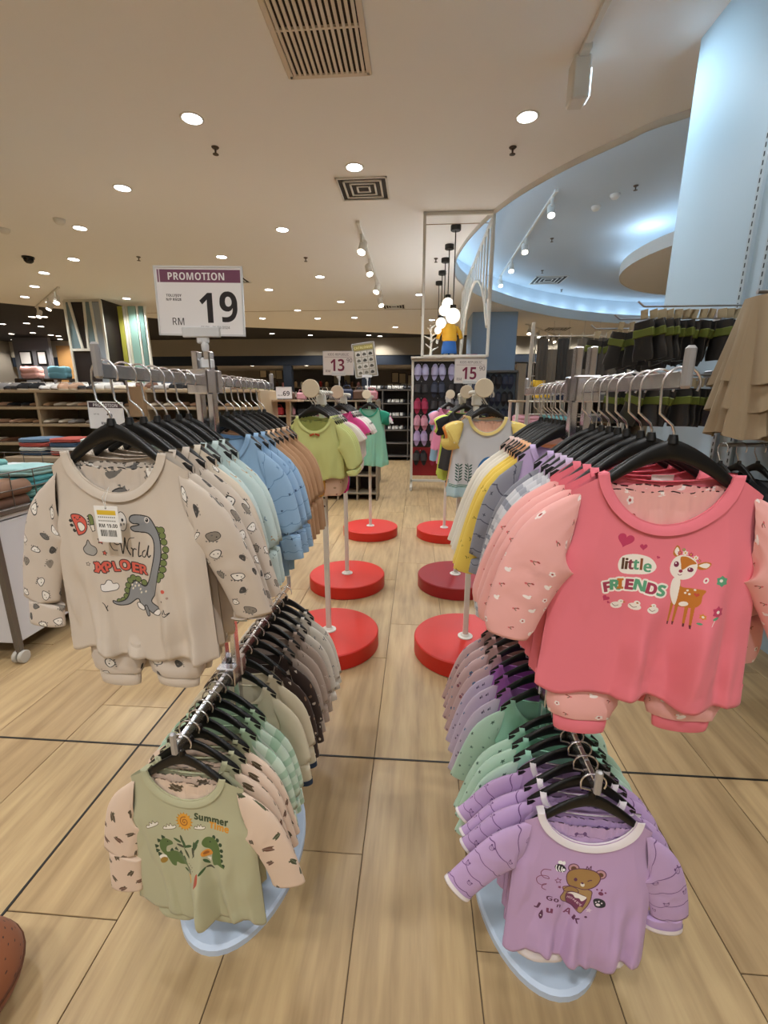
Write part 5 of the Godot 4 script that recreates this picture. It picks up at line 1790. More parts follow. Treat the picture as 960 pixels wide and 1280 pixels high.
	for k in 2:
		for m in 9:
			c.poly(PackedVector2Array([Vector2(24 + m * 16, 74 + k * 26), Vector2(34 + m * 16, 74 + k * 26), Vector2(34 + m * 16, 82 + k * 26), Vector2(24 + m * 16, 82 + k * 26)]), hexc("77746e"))
	c.text("RM 19.00", Vector2(96, 138), 36, hexc("26241f"), "Droid Sans", 700)
	var x := 28.0
	var r := RandomNumberGenerator.new()
	r.seed = 5
	while x < 160:
		var w := r.randi_range(2, 7)
		c.poly(PackedVector2Array([Vector2(x, 168), Vector2(x + w, 168), Vector2(x + w, 214), Vector2(x, 214)]), hexc("1c1b19"))
		x += w + r.randi_range(2, 5)
	c.ell(Vector2(96, 14), 7, 7, hexc("3a3835"))
	var tm := mat("price_tag_card", Color.WHITE, 0.5)
	tm.albedo_texture = c.tex()
	var tg := thing("price_tag", "white paper price tag with yellow stripe and barcode on the grey neckline", "price tag", P(XL - 0.004, 0.742, 1.318), -0.1)
	part(tg, "card", MB.new().box(Vector3(0, -0.036, 0), Vector3(0.048, 0.068, 0.0012)).done(), tm)
	part(tg, "string", MB.new().tube([Vector3(0, -0.006, 0.001), Vector3(0.004, 0.012, 0.002), Vector3(0.002, 0.03, -0.012), Vector3(-0.003, 0.014, 0.001), Vector3(0, -0.006, 0.001)], 0.0006, 5).done(), mat("string_white", Color(0.9, 0.9, 0.88), 0.6))
	# size label inside the coral and lavender necks
	for q: Array in [[P(XR + 0.01, 0.752, 1.375), "white woven label showing in the coral neckline"], [P(XR + 0.0, 0.835, 0.583), "white woven label showing in the lavender neckline"]]:
		single("neck_label", MB.new().box(Vector3(0, -0.008, 0), Vector3(0.036, 0.03, 0.0015), 0.0004).box(Vector3(0, -0.004, 0.0012), Vector3(0.024, 0.004, 0.0006)).done(), mat("label_white", Color(0.9, 0.9, 0.88), 0.7), q[1], "label", q[0], 0.05)


func stand(x: float, d: float, red: Color, rk: String, label: String, rail_a: float, rail_b: float) -> void:
	var t := thing("garment_stand", label, "clothes rack", P(x, d, 0), 0, "white pole stands on round red bases")
	var w := mat("stand_white", Color(0.86, 0.85, 0.81), 0.4)
	part(t, "base_disc", MB.new().lathe([Vector2(0.001, 0.0), Vector2(0.305, 0.0), Vector2(0.31, 0.005), Vector2(0.31, 0.094), Vector2(0.304, 0.1), Vector2(0.001, 0.1)], 64).done(), mat(rk, red, 0.42))
	part(t, "flange", MB.new().lathe([Vector2(0.045, 0.1), Vector2(0.045, 0.106), Vector2(0.03, 0.11), Vector2(0.024, 0.118), Vector2(0.018, 0.12)], 20).done(), w)
	part(t, "pole", MB.new().box(Vector3(0, 0.81, 0), Vector3(0.03, 1.42, 0.03), 0.004).done(), w)
	var hole := MB.new().lathe([Vector2(0.001, 0.0), Vector2(0.006, 0.0)], 10, Vector3(), Basis(Vector3.RIGHT, PI / 2)).done()
	for k in 4:
		part(t, "bolt_hole", hole, mat("slot_dark"), Vector3(0, 0.9 + (k % 2) * 0.05 + (0.4 if k > 1 else 0.0), 0.0155))
	var z0 := d - rail_a
	var z1 := d - rail_b
	part(t, "rail", MB.new().tube([Vector3(0, 1.54, z0), Vector3(0, 1.54, z1)], 0.013, 12).done(), w)
	for z: float in [z0]:
		part(t, "round_finial", MB.new().lathe([Vector2(0.001, -0.006), Vector2(0.042, -0.006), Vector2(0.045, -0.003), Vector2(0.045, 0.003), Vector2(0.042, 0.006), Vector2(0.001, 0.006)], 24, Vector3(0, 1.555, z), Basis(Vector3.RIGHT, PI / 2)).done(), mat("finial_cream", Color(0.85, 0.8, 0.7), 0.45))
	part(t, "bracket", MB.new().box(Vector3(0, 1.5, 0), Vector3(0.05, 0.06, 0.04), 0.005).done(), w)


func stands() -> void:
	var red := Color(0.80, 0.14, 0.085)
	stand(-0.53, 2.52, red, "red_lacquer", "white pole stand on a round red base under the lime green tops", 2.27, 2.82)
	stand(-0.56, 3.47, red, "red_lacquer", "white pole stand on a round red base under the white and magenta clothes", 3.2, 3.78)
	stand(-0.515, 4.93, red, "red_lacquer", "white pole stand on a round red base under the seafoam dress", 4.65, 5.25)
	stand(0.315, 2.5, red, "red_lacquer", "white pole stand on a round red base under the whale dress", 2.24, 2.8)
	stand(0.338, 3.52, Color(0.60, 0.075, 0.11), "crimson_lacquer", "white pole stand on a crimson base under the lime and black clothes", 3.25, 3.82)
	stand(0.325, 4.92, red, "red_lacquer", "white pole stand on a round red base under the pink and blue clothes", 4.65, 5.25)
	var s := "short"
	var w := "wire_white"
	var lm := "lime green top with a rust bow"
	hang_row(-0.53, 2.34, 0.06, 1.54, [["lime", lm, 0.12], ["lime", lm], ["lime", lm], ["lime", lm], ["magenta", "white tee with magenta trousers"], ["magenta", "white tee with magenta trousers"], ["pinktop", "hot pink tee with denim"]], "first stand behind dinosaur rack", "", s, w, 0.1)
	hang_row(-0.56, 3.26, 0.065, 1.54, [["pinktop", "hot pink tee with denim"], ["magenta", "white tee with magenta trousers"], ["magenta", "white tee with magenta trousers"], ["whiteblack", "white top with black blots"], ["whiteblack", "white top with black blots"], ["whiteblack", "white top with black blots"], ["whiteblack", "white top with black blots"]], "second stand beyond lime tops", "", s, w, 0.1)
	hang_row(-0.5, 4.72, 0.09, 1.54, [["teal", "seafoam dress with teal sleeves", 0.2], ["teal", "seafoam dress with teal sleeves"], ["teal", "seafoam dress with teal sleeves"], ["whiteblack", "white top with black blots"], ["pinktop", "hot pink tee with denim"]], "farthest seafoam dress stand", "", s, w, 0.1)
	var wh := "grey whale dress with yellow sleeves"
	hang_row(0.35, 2.3, 0.065, 1.54, [["whale", wh, -0.05], ["whale", wh], ["whale", wh], ["orange", "peach dress with orange sleeves"], ["orange", "peach dress with orange sleeves"], ["black", "charcoal dress with black sleeves"]], "first stand behind fawn rack", "", s, w, 0.1)
	hang_row(0.338, 3.3, 0.075, 1.54, [["black", "charcoal dress with black sleeves"], ["limedress", "bright lime dress"], ["limedress", "bright lime dress"], ["limedress", "bright lime dress"], ["pinkdress", "rose pink dress"], ["pinkdress", "rose pink dress"]], "second stand beyond whale dress", "", s, w, 0.1)
	hang_row(0.325, 4.72, 0.08, 1.54, [["pinkdress", "rose pink dress"], ["pinkdress", "rose pink dress"], ["bluedress", "powder blue dress"], ["bluedress", "powder blue dress"], ["bluedress", "powder blue dress"]], "farthest stand before slippers", "", s, w, 0.1)


# ---- price signs
func price_card(label: String, w: float, h: float, where: Vector3, turn: float, roll: float, c: Canvas, key: String, foot: float, dx := 0.006) -> Node3D:
	var t := thing("price_sign", label, "sign", where, turn)
	var m := mat(key, Color.WHITE, 0.35)
	m.albedo_texture = c.tex()
	m.clearcoat_enabled = true
	m.clearcoat = 0.5
	m.clearcoat_roughness = 0.08
	var b := Basis(Vector3.BACK, roll)
	part(t, "printed_card", MB.new().box(Vector3(), Vector3(w, h, 0.003), 0.0, b).done(), m)
	var fr := MB.new()
	for s: float in [-1, 1]:
		fr.box(b * Vector3(s * (w / 2 + 0.002), 0, 0), Vector3(0.004, h + 0.008, 0.006), 0.0, b)
		fr.box(b * Vector3(0, s * (h / 2 + 0.002), 0), Vector3(w + 0.008, 0.004, 0.006), 0.0, b)
	var clear := mat("holder_clear", Color(0.86, 0.87, 0.88), 0.2)
	part(t, "clear_holder", fr.done(), clear)
	if foot > 0.0:
		var lo := b * Vector3(0, -h / 2, 0)
		part(t, "clip", MB.new().box(lo + Vector3(0, 0.004, 0.004), Vector3(minf(w * 0.45, 0.1), 0.024, 0.012), 0.002).box(lo + Vector3(0, -0.012, 0), Vector3(0.03, 0.02, 0.012), 0.003).done(), clear)
		part(t, "stem", MB.new().tube([lo + Vector3(0, -0.012, 0), lo + Vector3(0.004, -0.03, 0), lo + Vector3(dx, -foot, 0)], 0.007, 10, 0.004).lathe([Vector2(0.004, -0.014), Vector2(0.009, -0.008), Vector2(0.01, 0.004), Vector2(0.005, 0.014)], 10, lo + Vector3(0.004, -0.03, 0), Basis(), true).done(), clear)
		part(t, "clamp", MB.new().box(lo + Vector3(dx, -foot, 0), Vector3(0.03, 0.03, 0.03), 0.006).done(), clear)
	return t


func signs() -> void:
	var white := hexc("f3f2f4")
	var c := Canvas.new(840, 600, white)
	var band := hexc("7a4a66")
	c.view(Vector2(1, 1), Vector2.ZERO)
	c.poly(PackedVector2Array([Vector2(40, 16), Vector2(836, 16), Vector2(836, 130), Vector2(40, 130)]), band)
	c.poly(PackedVector2Array([Vector2(14, 16), Vector2(34, 16), Vector2(34, 130), Vector2(14, 130)]), band.lightened(0.2))
	c.text("PROMOTION", Vector2(400, 76), 92, white, "Droid Sans", 700, 0.0, 1.02)
	c.text("TOLLYJOY", Vector2(165, 248), 33, hexc("26242a"), "Droid Sans", 700)
	c.text("N/P RM28", Vector2(160, 284), 33, hexc("26242a"), "Droid Sans", 700)
	c.text("RM", Vector2(190, 486), 92, hexc("26242a"), "Droid Sans", 400)
	c.text("1", Vector2(500, 360), 385, hexc("26242a"), "Droid Sans", 700, 0, 0.95)
	c.text("9", Vector2(706, 350), 385, hexc("26242a"), "Droid Sans", 700, 0, 0.95)
	c.text("01/01 - 31/01/2024", Vector2(560, 536), 34, hexc("5c5a60"), "Droid Sans", 400)
	var p := at(250, 377, 1.17)
	price_card("big white card sign reading PROMOTION and RM 19 over the grey dinosaur rack", 0.212, 0.152, p, 0.03, -0.02, c, "sign_big", p.y - 0.076 - 1.59)
	c = Canvas.new(420, 300, white)
	c.poly(PackedVector2Array([Vector2(8, 8), Vector2(412, 8), Vector2(412, 66), Vector2(8, 66)]), hexc("4a3a46"))
	c.text("PROMOTION", Vector2(210, 38), 50, white, "Droid Sans", 700)
	c.text("N/P RM", Vector2(90, 140), 20, hexc("5c5a60"), "Droid Sans", 400)
	c.text("2", Vector2(250, 180), 150, hexc("26242a"), "Droid Sans", 700)
	c.text("RM", Vector2(168, 244), 42, hexc("26242a"), "Droid Sans", 700)
	p = at(133, 519, 3.4)
	price_card("small white promotion card half hidden behind the front hanger", 0.26, 0.2, p, 0.1, -0.03, c, "sign_small", p.y - 0.1 - 1.06)
	for k in 2:
		c = Canvas.new(420, 310, hexc("e9e4e0"))
		c.text("KIDS REPUBLIC", Vector2(210, 38), 44, hexc("6a5a5e"), "Droid Sans", 400)
		c.poly(PackedVector2Array([Vector2(16, 70), Vector2(404, 70), Vector2(404, 75), Vector2(16, 75)]), hexc("a08c92"))
		c.text("13" if k == 0 else "15", Vector2(196, 182), 225, hexc("7a1f43"), "Droid Sans", 700, 0, 0.85)
		c.text("90", Vector2(366, 118), 76, hexc("4a3a44"), "Droid Sans", 400)
		c.text("RM", Vector2(60, 262), 50, hexc("6a5a5e"), "Droid Sans", 400)
		p = at(423, 454, 3.3) if k == 0 else at(588, 464, 3.28)
		price_card("white shop card reading 13.90 above the lime green tops" if k == 0 else "white shop card reading 15.90 above the whale dress", 0.212, 0.155, p, 0.0, -0.01, c, "sign_shop_%d" % k, p.y - 0.0775 - 1.55, (-0.56 if k == 0 else 0.338) - p.x)
	c = Canvas.new(300, 450, hexc("8a8474"))
	c.poly(PackedVector2Array([Vector2(20, 24), Vector2(280, 24), Vector2(280, 90), Vector2(20, 90)]), hexc("8f8446"))
	c.text("CATALOGUE", Vector2(150, 56), 44, hexc("d6cf9a"), "Droid Sans", 700)
	var r := RandomNumberGenerator.new()
	r.seed = 9
	for i in 12:
		var q := Vector2(30 + (i % 3) * 84, 104 + (i / 3) * 82)
		c.poly(PackedVector2Array([q, q + Vector2(76, 0), q + Vector2(76, 74), q + Vector2(0, 74)]), hexc("aaa69c").lerp(hexc("c9c5bd"), r.randf()))
		c.blob([q + Vector2(12, 44), q + Vector2(34, 20), q + Vector2(60, 34), q + Vector2(62, 56), q + Vector2(24, 60)], hexc("3a3834").lerp(hexc("6d695f"), r.randf()))
	p = at(456, 450, 4.74)
	price_card("tilted grey catalogue poster in a white frame beside the 13.90 card", 0.222, 0.325, p, 0.0, 0.13, c, "poster_grey", p.y - 0.163 - 1.55, -0.535 - p.x)
	c = Canvas.new(220, 160, hexc("f0edf0"))
	c.text(".69", Vector2(130, 90), 96, hexc("3a3440"), "Droid Sans", 700)
	c.text("RM", Vector2(36, 118), 28, hexc("3a3440"))
	p = at(355, 491, 4.3)
	price_card("small plain price card ending in 69 by the cream finial", 0.143, 0.1, p, 0.0, 0.0, c, "sign_69", 0.0)
	# the ledge that the card stands on
	var led := thing("display_ledge", "pale wooden ledge holding the small plain price card", "shelf", at(356, 499, 4.33))
	part(led, "board", MB.new().box(Vector3(0.0, -0.014, -0.1), Vector3(0.26, 0.02, 0.24), 0.003).done(), mat("ledge_wood", Color(0.72, 0.62, 0.5), 0.6))
	part(led, "post", MB.new().box(Vector3(0, -0.75, -0.1), Vector3(0.04, 1.46, 0.04), 0.004).done(), mat("ledge_wood"))
	part(led, "foot", MB.new().box(Vector3(0, -1.46, -0.1), Vector3(0.24, 0.03, 0.24), 0.004).done(), mat("ledge_wood"))


# ---- goods pegged on the blue wall block
func wall_goods() -> void:
	var wire := mat("peg_steel", Color(0.7, 0.7, 0.72), 0.3, 0.9)
	var dark := mat("legging_dark", Color(0.05, 0.045, 0.045), 0.5)
	dark.clearcoat_enabled = true
	dark.clearcoat = 0.8
	dark.clearcoat_roughness = 0.12
	var band := mat("band_olive", Color(0.33, 0.37, 0.09), 0.6)
	var card := mat("card_buff", Color(0.62, 0.57, 0.46), 0.5)
	var clear := StandardMaterial3D.new()
	clear.resource_name = "clear_film"
	clear.transparency = BaseMaterial3D.TRANSPARENCY_ALPHA
	clear.albedo_color = Color(1, 1, 1, 0.08)
	clear.roughness = 0.1
	mats["clear_film"] = clear
	var fold := MB.new()
	var pts := PackedVector3Array()
	for j in 9:
		for i in 13:
			var a := TAU * i / 12
			var t := j / 8.0
			pts.append(Vector3(0.007 * sin(a) * (1.0 - 0.3 * t), -0.045 - t * 0.155, (0.042 + 0.004 * sin(t * 9.0)) * cos(a)))
	fold.grid(pts, 13, 9, true, true)
	fold.face([pts[8 * 13], pts[8 * 13 + 3], pts[8 * 13 + 6], pts[8 * 13 + 9]], Vector3.DOWN)
	var cm := MB.new().box(Vector3(0, -0.018, 0), Vector3(0.003, 0.036, 0.032), 0.001).done()
	var bm := MB.new().box(Vector3(0, -0.092, 0), Vector3(0.015, 0.034, 0.088), 0.003).done()
	var fm := MB.new().box(Vector3(0, -0.105, 0), Vector3(0.022, 0.215, 0.1)).done()
	var proto: Node3D = null
	var rows := [[2.06, 1.86, 14, 0.47, "upper peg by the skirts"], [2.36, 1.86, 9, 0.44, "upper middle peg"], [2.66, 1.86, 8, 0.44, "upper farthest peg"], [2.06, 1.59, 11, 0.45, "lower peg by the skirts"], [2.36, 1.59, 9, 0.44, "lower middle peg"]]
	for r: Array in rows:
		var d: float = r[0]
		var y: float = r[1]
		var pg := thing("wall_peg", "steel wall peg, the " + r[4], "peg hook", P(1.41, d, y + 0.012), 0, "pegs on the blue wall block")
		part(pg, "bracket", MB.new().box(Vector3(-0.01, 0, 0), Vector3(0.022, 0.07, 0.06), 0.004).done(), wire)
		part(pg, "rod", MB.new().tube([Vector3(0, 0, 0), Vector3(-r[3] - 0.02, 0, 0), Vector3(-r[3] - 0.045, 0.02, 0)], 0.004, 8).done(), wire)
		for i in r[2]:
			var x: float = 1.37 - r[3] * (i + 0.3) / r[2]
			var lab := "olive banded black leggings, %s from the wall on the %s" % [nth(i), r[4]]
			var p := P(x, d + rng.randf_range(-0.006, 0.006), y)
			if proto == null:
				proto = thing("legging_pack", lab, "packaged leggings", p, 0.1, "packaged leggings on wall pegs")
				part(proto, "folded_leggings", fold.done(), dark)
				part(proto, "band", bm, band)
				part(proto, "header_card", cm, card)
			else:
				copy(proto, lab, p, 0.65 + rng.randf_range(-0.3, 0.3)).rotation.x = rng.randf_range(-0.25, 0.3)
	# khaki skirts on an arm nearer the camera
	var arm := thing("display_rail", "steel arm on the blue wall carrying khaki skirts", "rail arm", P(1.41, 1.86, 1.88))
	part(arm, "rod", MB.new().tube([Vector3(0, 0, 0), Vector3(-0.19, 0, 0)], 0.008, 8).done(), wire)
	part(arm, "bracket", MB.new().box(Vector3(-0.01, 0, 0), Vector3(0.022, 0.07, 0.04), 0.004).done(), wire)
	var kk := ["khaki ruffled skirt hung outermost by the leggings", "khaki ruffled skirt in the middle of the wall arm", "khaki ruffled skirt closest to the blue wall"]
	for k in 3:
		var sk := MB.new()
		var nn := 60
		for layer in 3:
			var p2 := PackedVector3Array()
			var uv := PackedVector2Array()
			var L := 0.3 + layer * 0.1
			for j in 15:
				var t := j / 14.0
				for i in nn + 1:
					var a := TAU * i / nn
					var fl := 0.07 + 0.085 * t
					var ruff := 0.022 * t * sin(a * 6.0 + k * 2.0 + layer) + 0.012 * t * t * sin(a * 13.0 + layer * 2.0)
					p2.append(Vector3((0.026 + 0.012 * t + ruff * 0.5) * cos(a), -t * L - 0.012 * sin(a * 3.0 + k) * t, (fl + ruff - layer * 0.012) * sin(a)))
			sk.grid(p2, nn + 1, 15, true, true)
		single("khaki_skirt", sk.done(), cloth("khaki_%d" % k, [hexc("9c8a6f"), hexc("94826a"), hexc("a39176")][k]), kk[k], "skirt", P(1.24 + k * 0.06, 1.86, 1.865), 0.15, "khaki skirts on the blue wall arm")
	# dark tops under the skirts
	var a2 := thing("display_rail", "steel arm on the blue wall carrying dark tops", "rail arm", P(1.41, 1.86, 1.33))
	part(a2, "rod", MB.new().tube([Vector3(0, 0, 0), Vector3(-0.22, 0, 0)], 0.008, 8).done(), wire)
	part(a2, "bracket", MB.new().box(Vector3(-0.01, 0, 0), Vector3(0.022, 0.07, 0.04), 0.004).done(), wire)
	var i := 0
	for q: Array in [["greylong", "dark grey top hung outermost beside the coral sleeve"], ["blacklong", "black top hung in the middle under the skirts"], ["greylong", "dark grey top hung innermost at the blue wall"]]:
		var p := P(1.2 + i * 0.07, 1.86, 1.21)
		if meshes.has("garment_" + q[0]):
			copy(meshes["garment_" + q[0]], q[1], p, -PI / 2 + 0.08, "dark tops under the khaki skirts")
		else:
			var o: Node3D = maker(q[0]).call()
			o.position = p
			o.rotation.y = -PI / 2 + 0.08
			tag(o, q[1], "", "dark tops under the khaki skirts")
			meshes["garment_" + q[0]] = o
		hanger(P(1.2 + i * 0.07, 1.86, 1.33), -PI / 2 + 0.08, "black hanger holding the " + q[1], "hangers of the dark tops", "short")
		i += 1


# ---- bins and tables with folded clothes at the left
func folded(w: float, h: float, dp: float, sd: float) -> ArrayMesh:
	var pts := PackedVector3Array()
	var n := 28
	var prof := [[0.86, 0.0], [0.97, 0.12], [1.0, 0.3], [0.98, 0.48], [0.94, 0.5], [0.98, 0.56], [1.0, 0.75], [0.96, 0.92], [0.86, 1.0], [0.5, 1.03], [0.001, 1.04]]
	for q: Array in prof:
		for i in n + 1:
			var a := TAU * i / n
			var cx := signf(cos(a)) * pow(absf(cos(a)), 0.4)
			var cz := signf(sin(a)) * pow(absf(sin(a)), 0.4)
			var wob := 1.0 + 0.05 * noise.get_noise_3d(cx * 1.3, q[1] * 2.0, cz * 1.3 + sd * 9.0)
			pts.append(Vector3(cx * w / 2 * q[0] * wob, h * (q[1] + 0.14 * noise.get_noise_3d(cx * 2.0 * q[0], sd * 3.0, cz * 2.0 * q[0])), -cz * dp / 2 * q[0] * wob))
	return MB.new().grid(pts, n + 1, prof.size(), false, true).done()


func roll_mesh(r: float, w: float) -> ArrayMesh:
	var mb := MB.new()
	var pts := PackedVector3Array()
	for j in 4:
		for i in 17:
			var a := TAU * i / 16
			var rr := r * (0.93 if j == 0 or j == 3 else 1.0) * (1.0 + 0.04 * sin(a * 3.0 + j))
			pts.append(Vector3(rr * cos(a), rr * sin(a) + r, w / 2 - w * [0.0, 0.04, 0.96, 1.0][j]))
	mb.grid(pts, 17, 4, true, true)
	for e in 2:
		var sp := []
		for i in 30:
			var a := i * 0.55
			sp.append(Vector3(cos(a), sin(a), 0) * r * (0.12 + 0.027 * i) + Vector3(0, r, (w / 2 - 0.002) * (1 - 2 * e)))
		mb.tube(sp, r * 0.06, 5)
		var disc := []
		for i in 16:
			disc.append(Vector3(cos(TAU * i / 16) * r * 0.93, sin(TAU * i / 16) * r * 0.93 + r, (w / 2 - 0.006) * (1 - 2 * e)))
		mb.face(disc, Vector3(0, 0, 1 - 2 * e))
	return mb.done()


func tables() -> void:
	# wheeled white bin
	var x0 := -3.4
	var x1 := -2.3
	var t := thing("wheeled_bin", "white panelled sale bin on casters with steel corner posts", "display bin", P((x0 + x1) / 2, 2.75, 0))
	var hx := (x1 - x0) / 2
	var hz := 0.56
	var steel := mat("bin_steel", Color(0.45, 0.43, 0.41), 0.4, 0.6)
	var pan := mat("bin_white", Color(0.82, 0.82, 0.84), 0.5)
	for sz: float in [-1, 1]:
		part(t, "panel", MB.new().box(Vector3(0, 0.48, sz * (hz - 0.01)), Vector3(hx * 2 - 0.05, 0.72, 0.016), 0.002).done(), pan)
		part(t, "panel", MB.new().box(Vector3(sz * (hx - 0.01), 0.48, 0), Vector3(0.016, 0.72, hz * 2 - 0.05), 0.002).done(), pan)
	var wheel := MB.new().lathe([Vector2(0.001, -0.012), Vector2(0.034, -0.012), Vector2(0.038, -0.008), Vector2(0.038, 0.008), Vector2(0.034, 0.012), Vector2(0.001, 0.012)], 18, Vector3(), Basis(Vector3.BACK, PI / 2)).done()
	for sx: float in [-1, 1]:
		for sz: float in [-1, 1]:
			part(t, "corner_post", MB.new().box(Vector3(sx * hx, 0.5, sz * hz), Vector3(0.035, 0.82, 0.035), 0.004).done(), steel)
			var cs := part(t, "caster", MB.new().box(Vector3(sx * hx, 0.07, sz * hz), Vector3(0.03, 0.05, 0.03), 0.003).done(), steel)
			part(cs, "wheel", wheel, mat("wheel_grey", Color(0.72, 0.7, 0.66), 0.5), Vector3(sx * hx - 0.018, 0.038, sz * hz))
			part(cs, "wheel", wheel, mat("wheel_grey"), Vector3(sx * hx + 0.018, 0.038, sz * hz))
	var rim := MB.new()
	for s: float in [-1, 1]:
		rim.box(Vector3(0, 0.89, s * hz), Vector3(hx * 2 + 0.035, 0.03, 0.035), 0.004)
		rim.box(Vector3(s * hx, 0.89, 0), Vector3(0.035, 0.03, hz * 2 + 0.035), 0.004)
	part(t, "rim", rim.done(), steel)
	part(t, "shelf", MB.new().box(Vector3(0, 0.86, 0), Vector3(hx * 2, 0.02, hz * 2)).done(), pan)
	var bask := MB.new()
	for s: float in [-1, 1]:
		for y: float in [1.0, 1.1]:
			bask.tube([Vector3(-hx, y, s * hz), Vector3(hx, y, s * hz)], 0.004, 6)
			bask.tube([Vector3(s * hx, y, -hz), Vector3(s * hx, y, hz)], 0.004, 6)
		for k in 8:
			var f := -1.0 + 2.0 * k / 7
			bask.tube([Vector3(f * hx, 0.9, s * hz), Vector3(f * hx, 1.1, s * hz)], 0.003, 5)
			bask.tube([Vector3(s * hx, 0.9, f * hz), Vector3(s * hx, 1.1, f * hz)], 0.003, 5)
	part(t, "wire_basket", bask.done(), steel)
	var cols := ["8a6a52", "7a5a48", "94735c", "83634f"]
	var rm := roll_mesh(0.045, 0.26)
	for k in 12:
		single("rolled_shirt", rm, cloth("roll_%d" % (k % 4), hexc(cols[k % 4])), "brown rolled top lying in the wire bin, %s along the front, %s layer" % [nth(k % 6), nth(k / 6)], "rolled clothes", P(-2.9 + (k % 6) * 0.105 + (k / 6) * 0.03, 2.36, 0.875 + (k / 6) * 0.082), 0.0, "brown rolled tops in the bin")
	var fc := [["5f9ea0", "teal"], ["d8ded8", "white"], ["79b3b0", "aqua"], ["dfe6e6", "pale"], ["4a8f93", "deep teal"], ["cfd6cf", "light grey"], ["9cc6c6", "soft aqua"], ["e6e2da", "cream"], ["c76a4a", "rust"], ["6fa8a8", "sea green"]]
	var n := 0
	for stack in 5:
		var y := 0.872
		for k in [4, 3, 4, 3, 2][stack] as int:
			var q: Array = fc[(stack * 3 + k * 2) % fc.size()]
			var h := 0.05 + 0.008 * ((k + stack) % 3)
			var px: float = [-2.46, -2.5, -2.86, -2.88, -3.15][stack]
			var pd: float = [2.62, 2.98, 2.68, 3.02, 2.72][stack]
			single("folded_shirt", folded(0.3, h, 0.28, stack + k * 0.7), cloth("fold_" + q[1], hexc(q[0])), "%s folded top, %s from the bottom of the %s stack in the wire bin" % [q[1], nth(k), nth(stack)], "folded clothes", P(px, pd, y), rng.randf_range(-0.15, 0.15), "folded tops in the wire bin")
			y += h * 1.03
			n += 1
	# table behind with folded stacks
	var tb := thing("display_table", "pale display table with folded clothes behind the bin", "table", P(-2.6, 3.65, 0))
	var tw := mat("table_wood", Color(0.66, 0.58, 0.48), 0.6)
	part(tb, "table_top", MB.new().box(Vector3(0, 1.03, 0), Vector3(1.5, 0.04, 0.5), 0.004).done(), tw)
	for sx: float in [-1, 1]:
		for sz: float in [-1, 1]:
			part(tb, "leg", MB.new().box(Vector3(sx * 0.7, 0.505, sz * 0.2), Vector3(0.05, 1.01, 0.05), 0.004).done(), tw)
	part(tb, "shelf", MB.new().box(Vector3(0, 0.5, 0), Vector3(1.4, 0.03, 0.44), 0.003).done(), tw)
	var jc := [["3f5670", "denim blue"], ["dfe2e8", "white"], ["b8554a", "red"], ["6b86a0", "faded blue"], ["e8e6e2", "off white"], ["a8b8c4", "grey blue"]]
	for stack in 5:
		var y := 1.051
		for k in 4:
			var q: Array = jc[(stack * 2 + k * (1 + stack % 2)) % jc.size()]
			var h := 0.034
			single("folded_trousers", folded(0.24, h, 0.3, stack * 2 + k), cloth("fold_" + q[1], hexc(q[0])), "%s folded trousers, %s up in the %s stack along the pale table" % [q[1], nth(k), nth(stack)], "folded clothes", P(-3.2 + stack * 0.275, 3.65, y), rng.randf_range(-0.1, 0.1), "folded trousers on the pale table")
			y += h * 1.04
	# spotted brown cloth bundle close by the camera
	var mb := MB.new()
	var pr := []
	for k in 17:
		var s := k / 16.0
		pr.append(Vector2(0.001 + 0.165 * pow(sin(PI * clampf(s * 0.93 + 0.05, 0, 1)), 0.55) * (1.0 if k < 16 else 0.0), s * 0.2))
	mb.lathe(pr, 32, Vector3(), Basis(), true)
	var sp := pat("brown_spot_print", hexc("8a4f2c"), "spots", [hexc("3a1d12"), hexc("4d2a18")], 16, 0.55)
	sp.uv1_scale = Vector3(5, 4, 1)
	var bd := thing("floor_cushion", "brown dark spotted round cushion at the lower corner by the camera", "cushion", P(-1.135, 0.69, 0.0))
	part(bd, "cover", mb.done(), sp)
	part(bd, "seam", MB.new().tube(range(33).map(func(i): return Vector3(0.165 * cos(TAU * i / 32), 0.1, 0.165 * sin(TAU * i / 32))), 0.004, 6).done(), cloth("brown_seam", hexc("5e3620")))


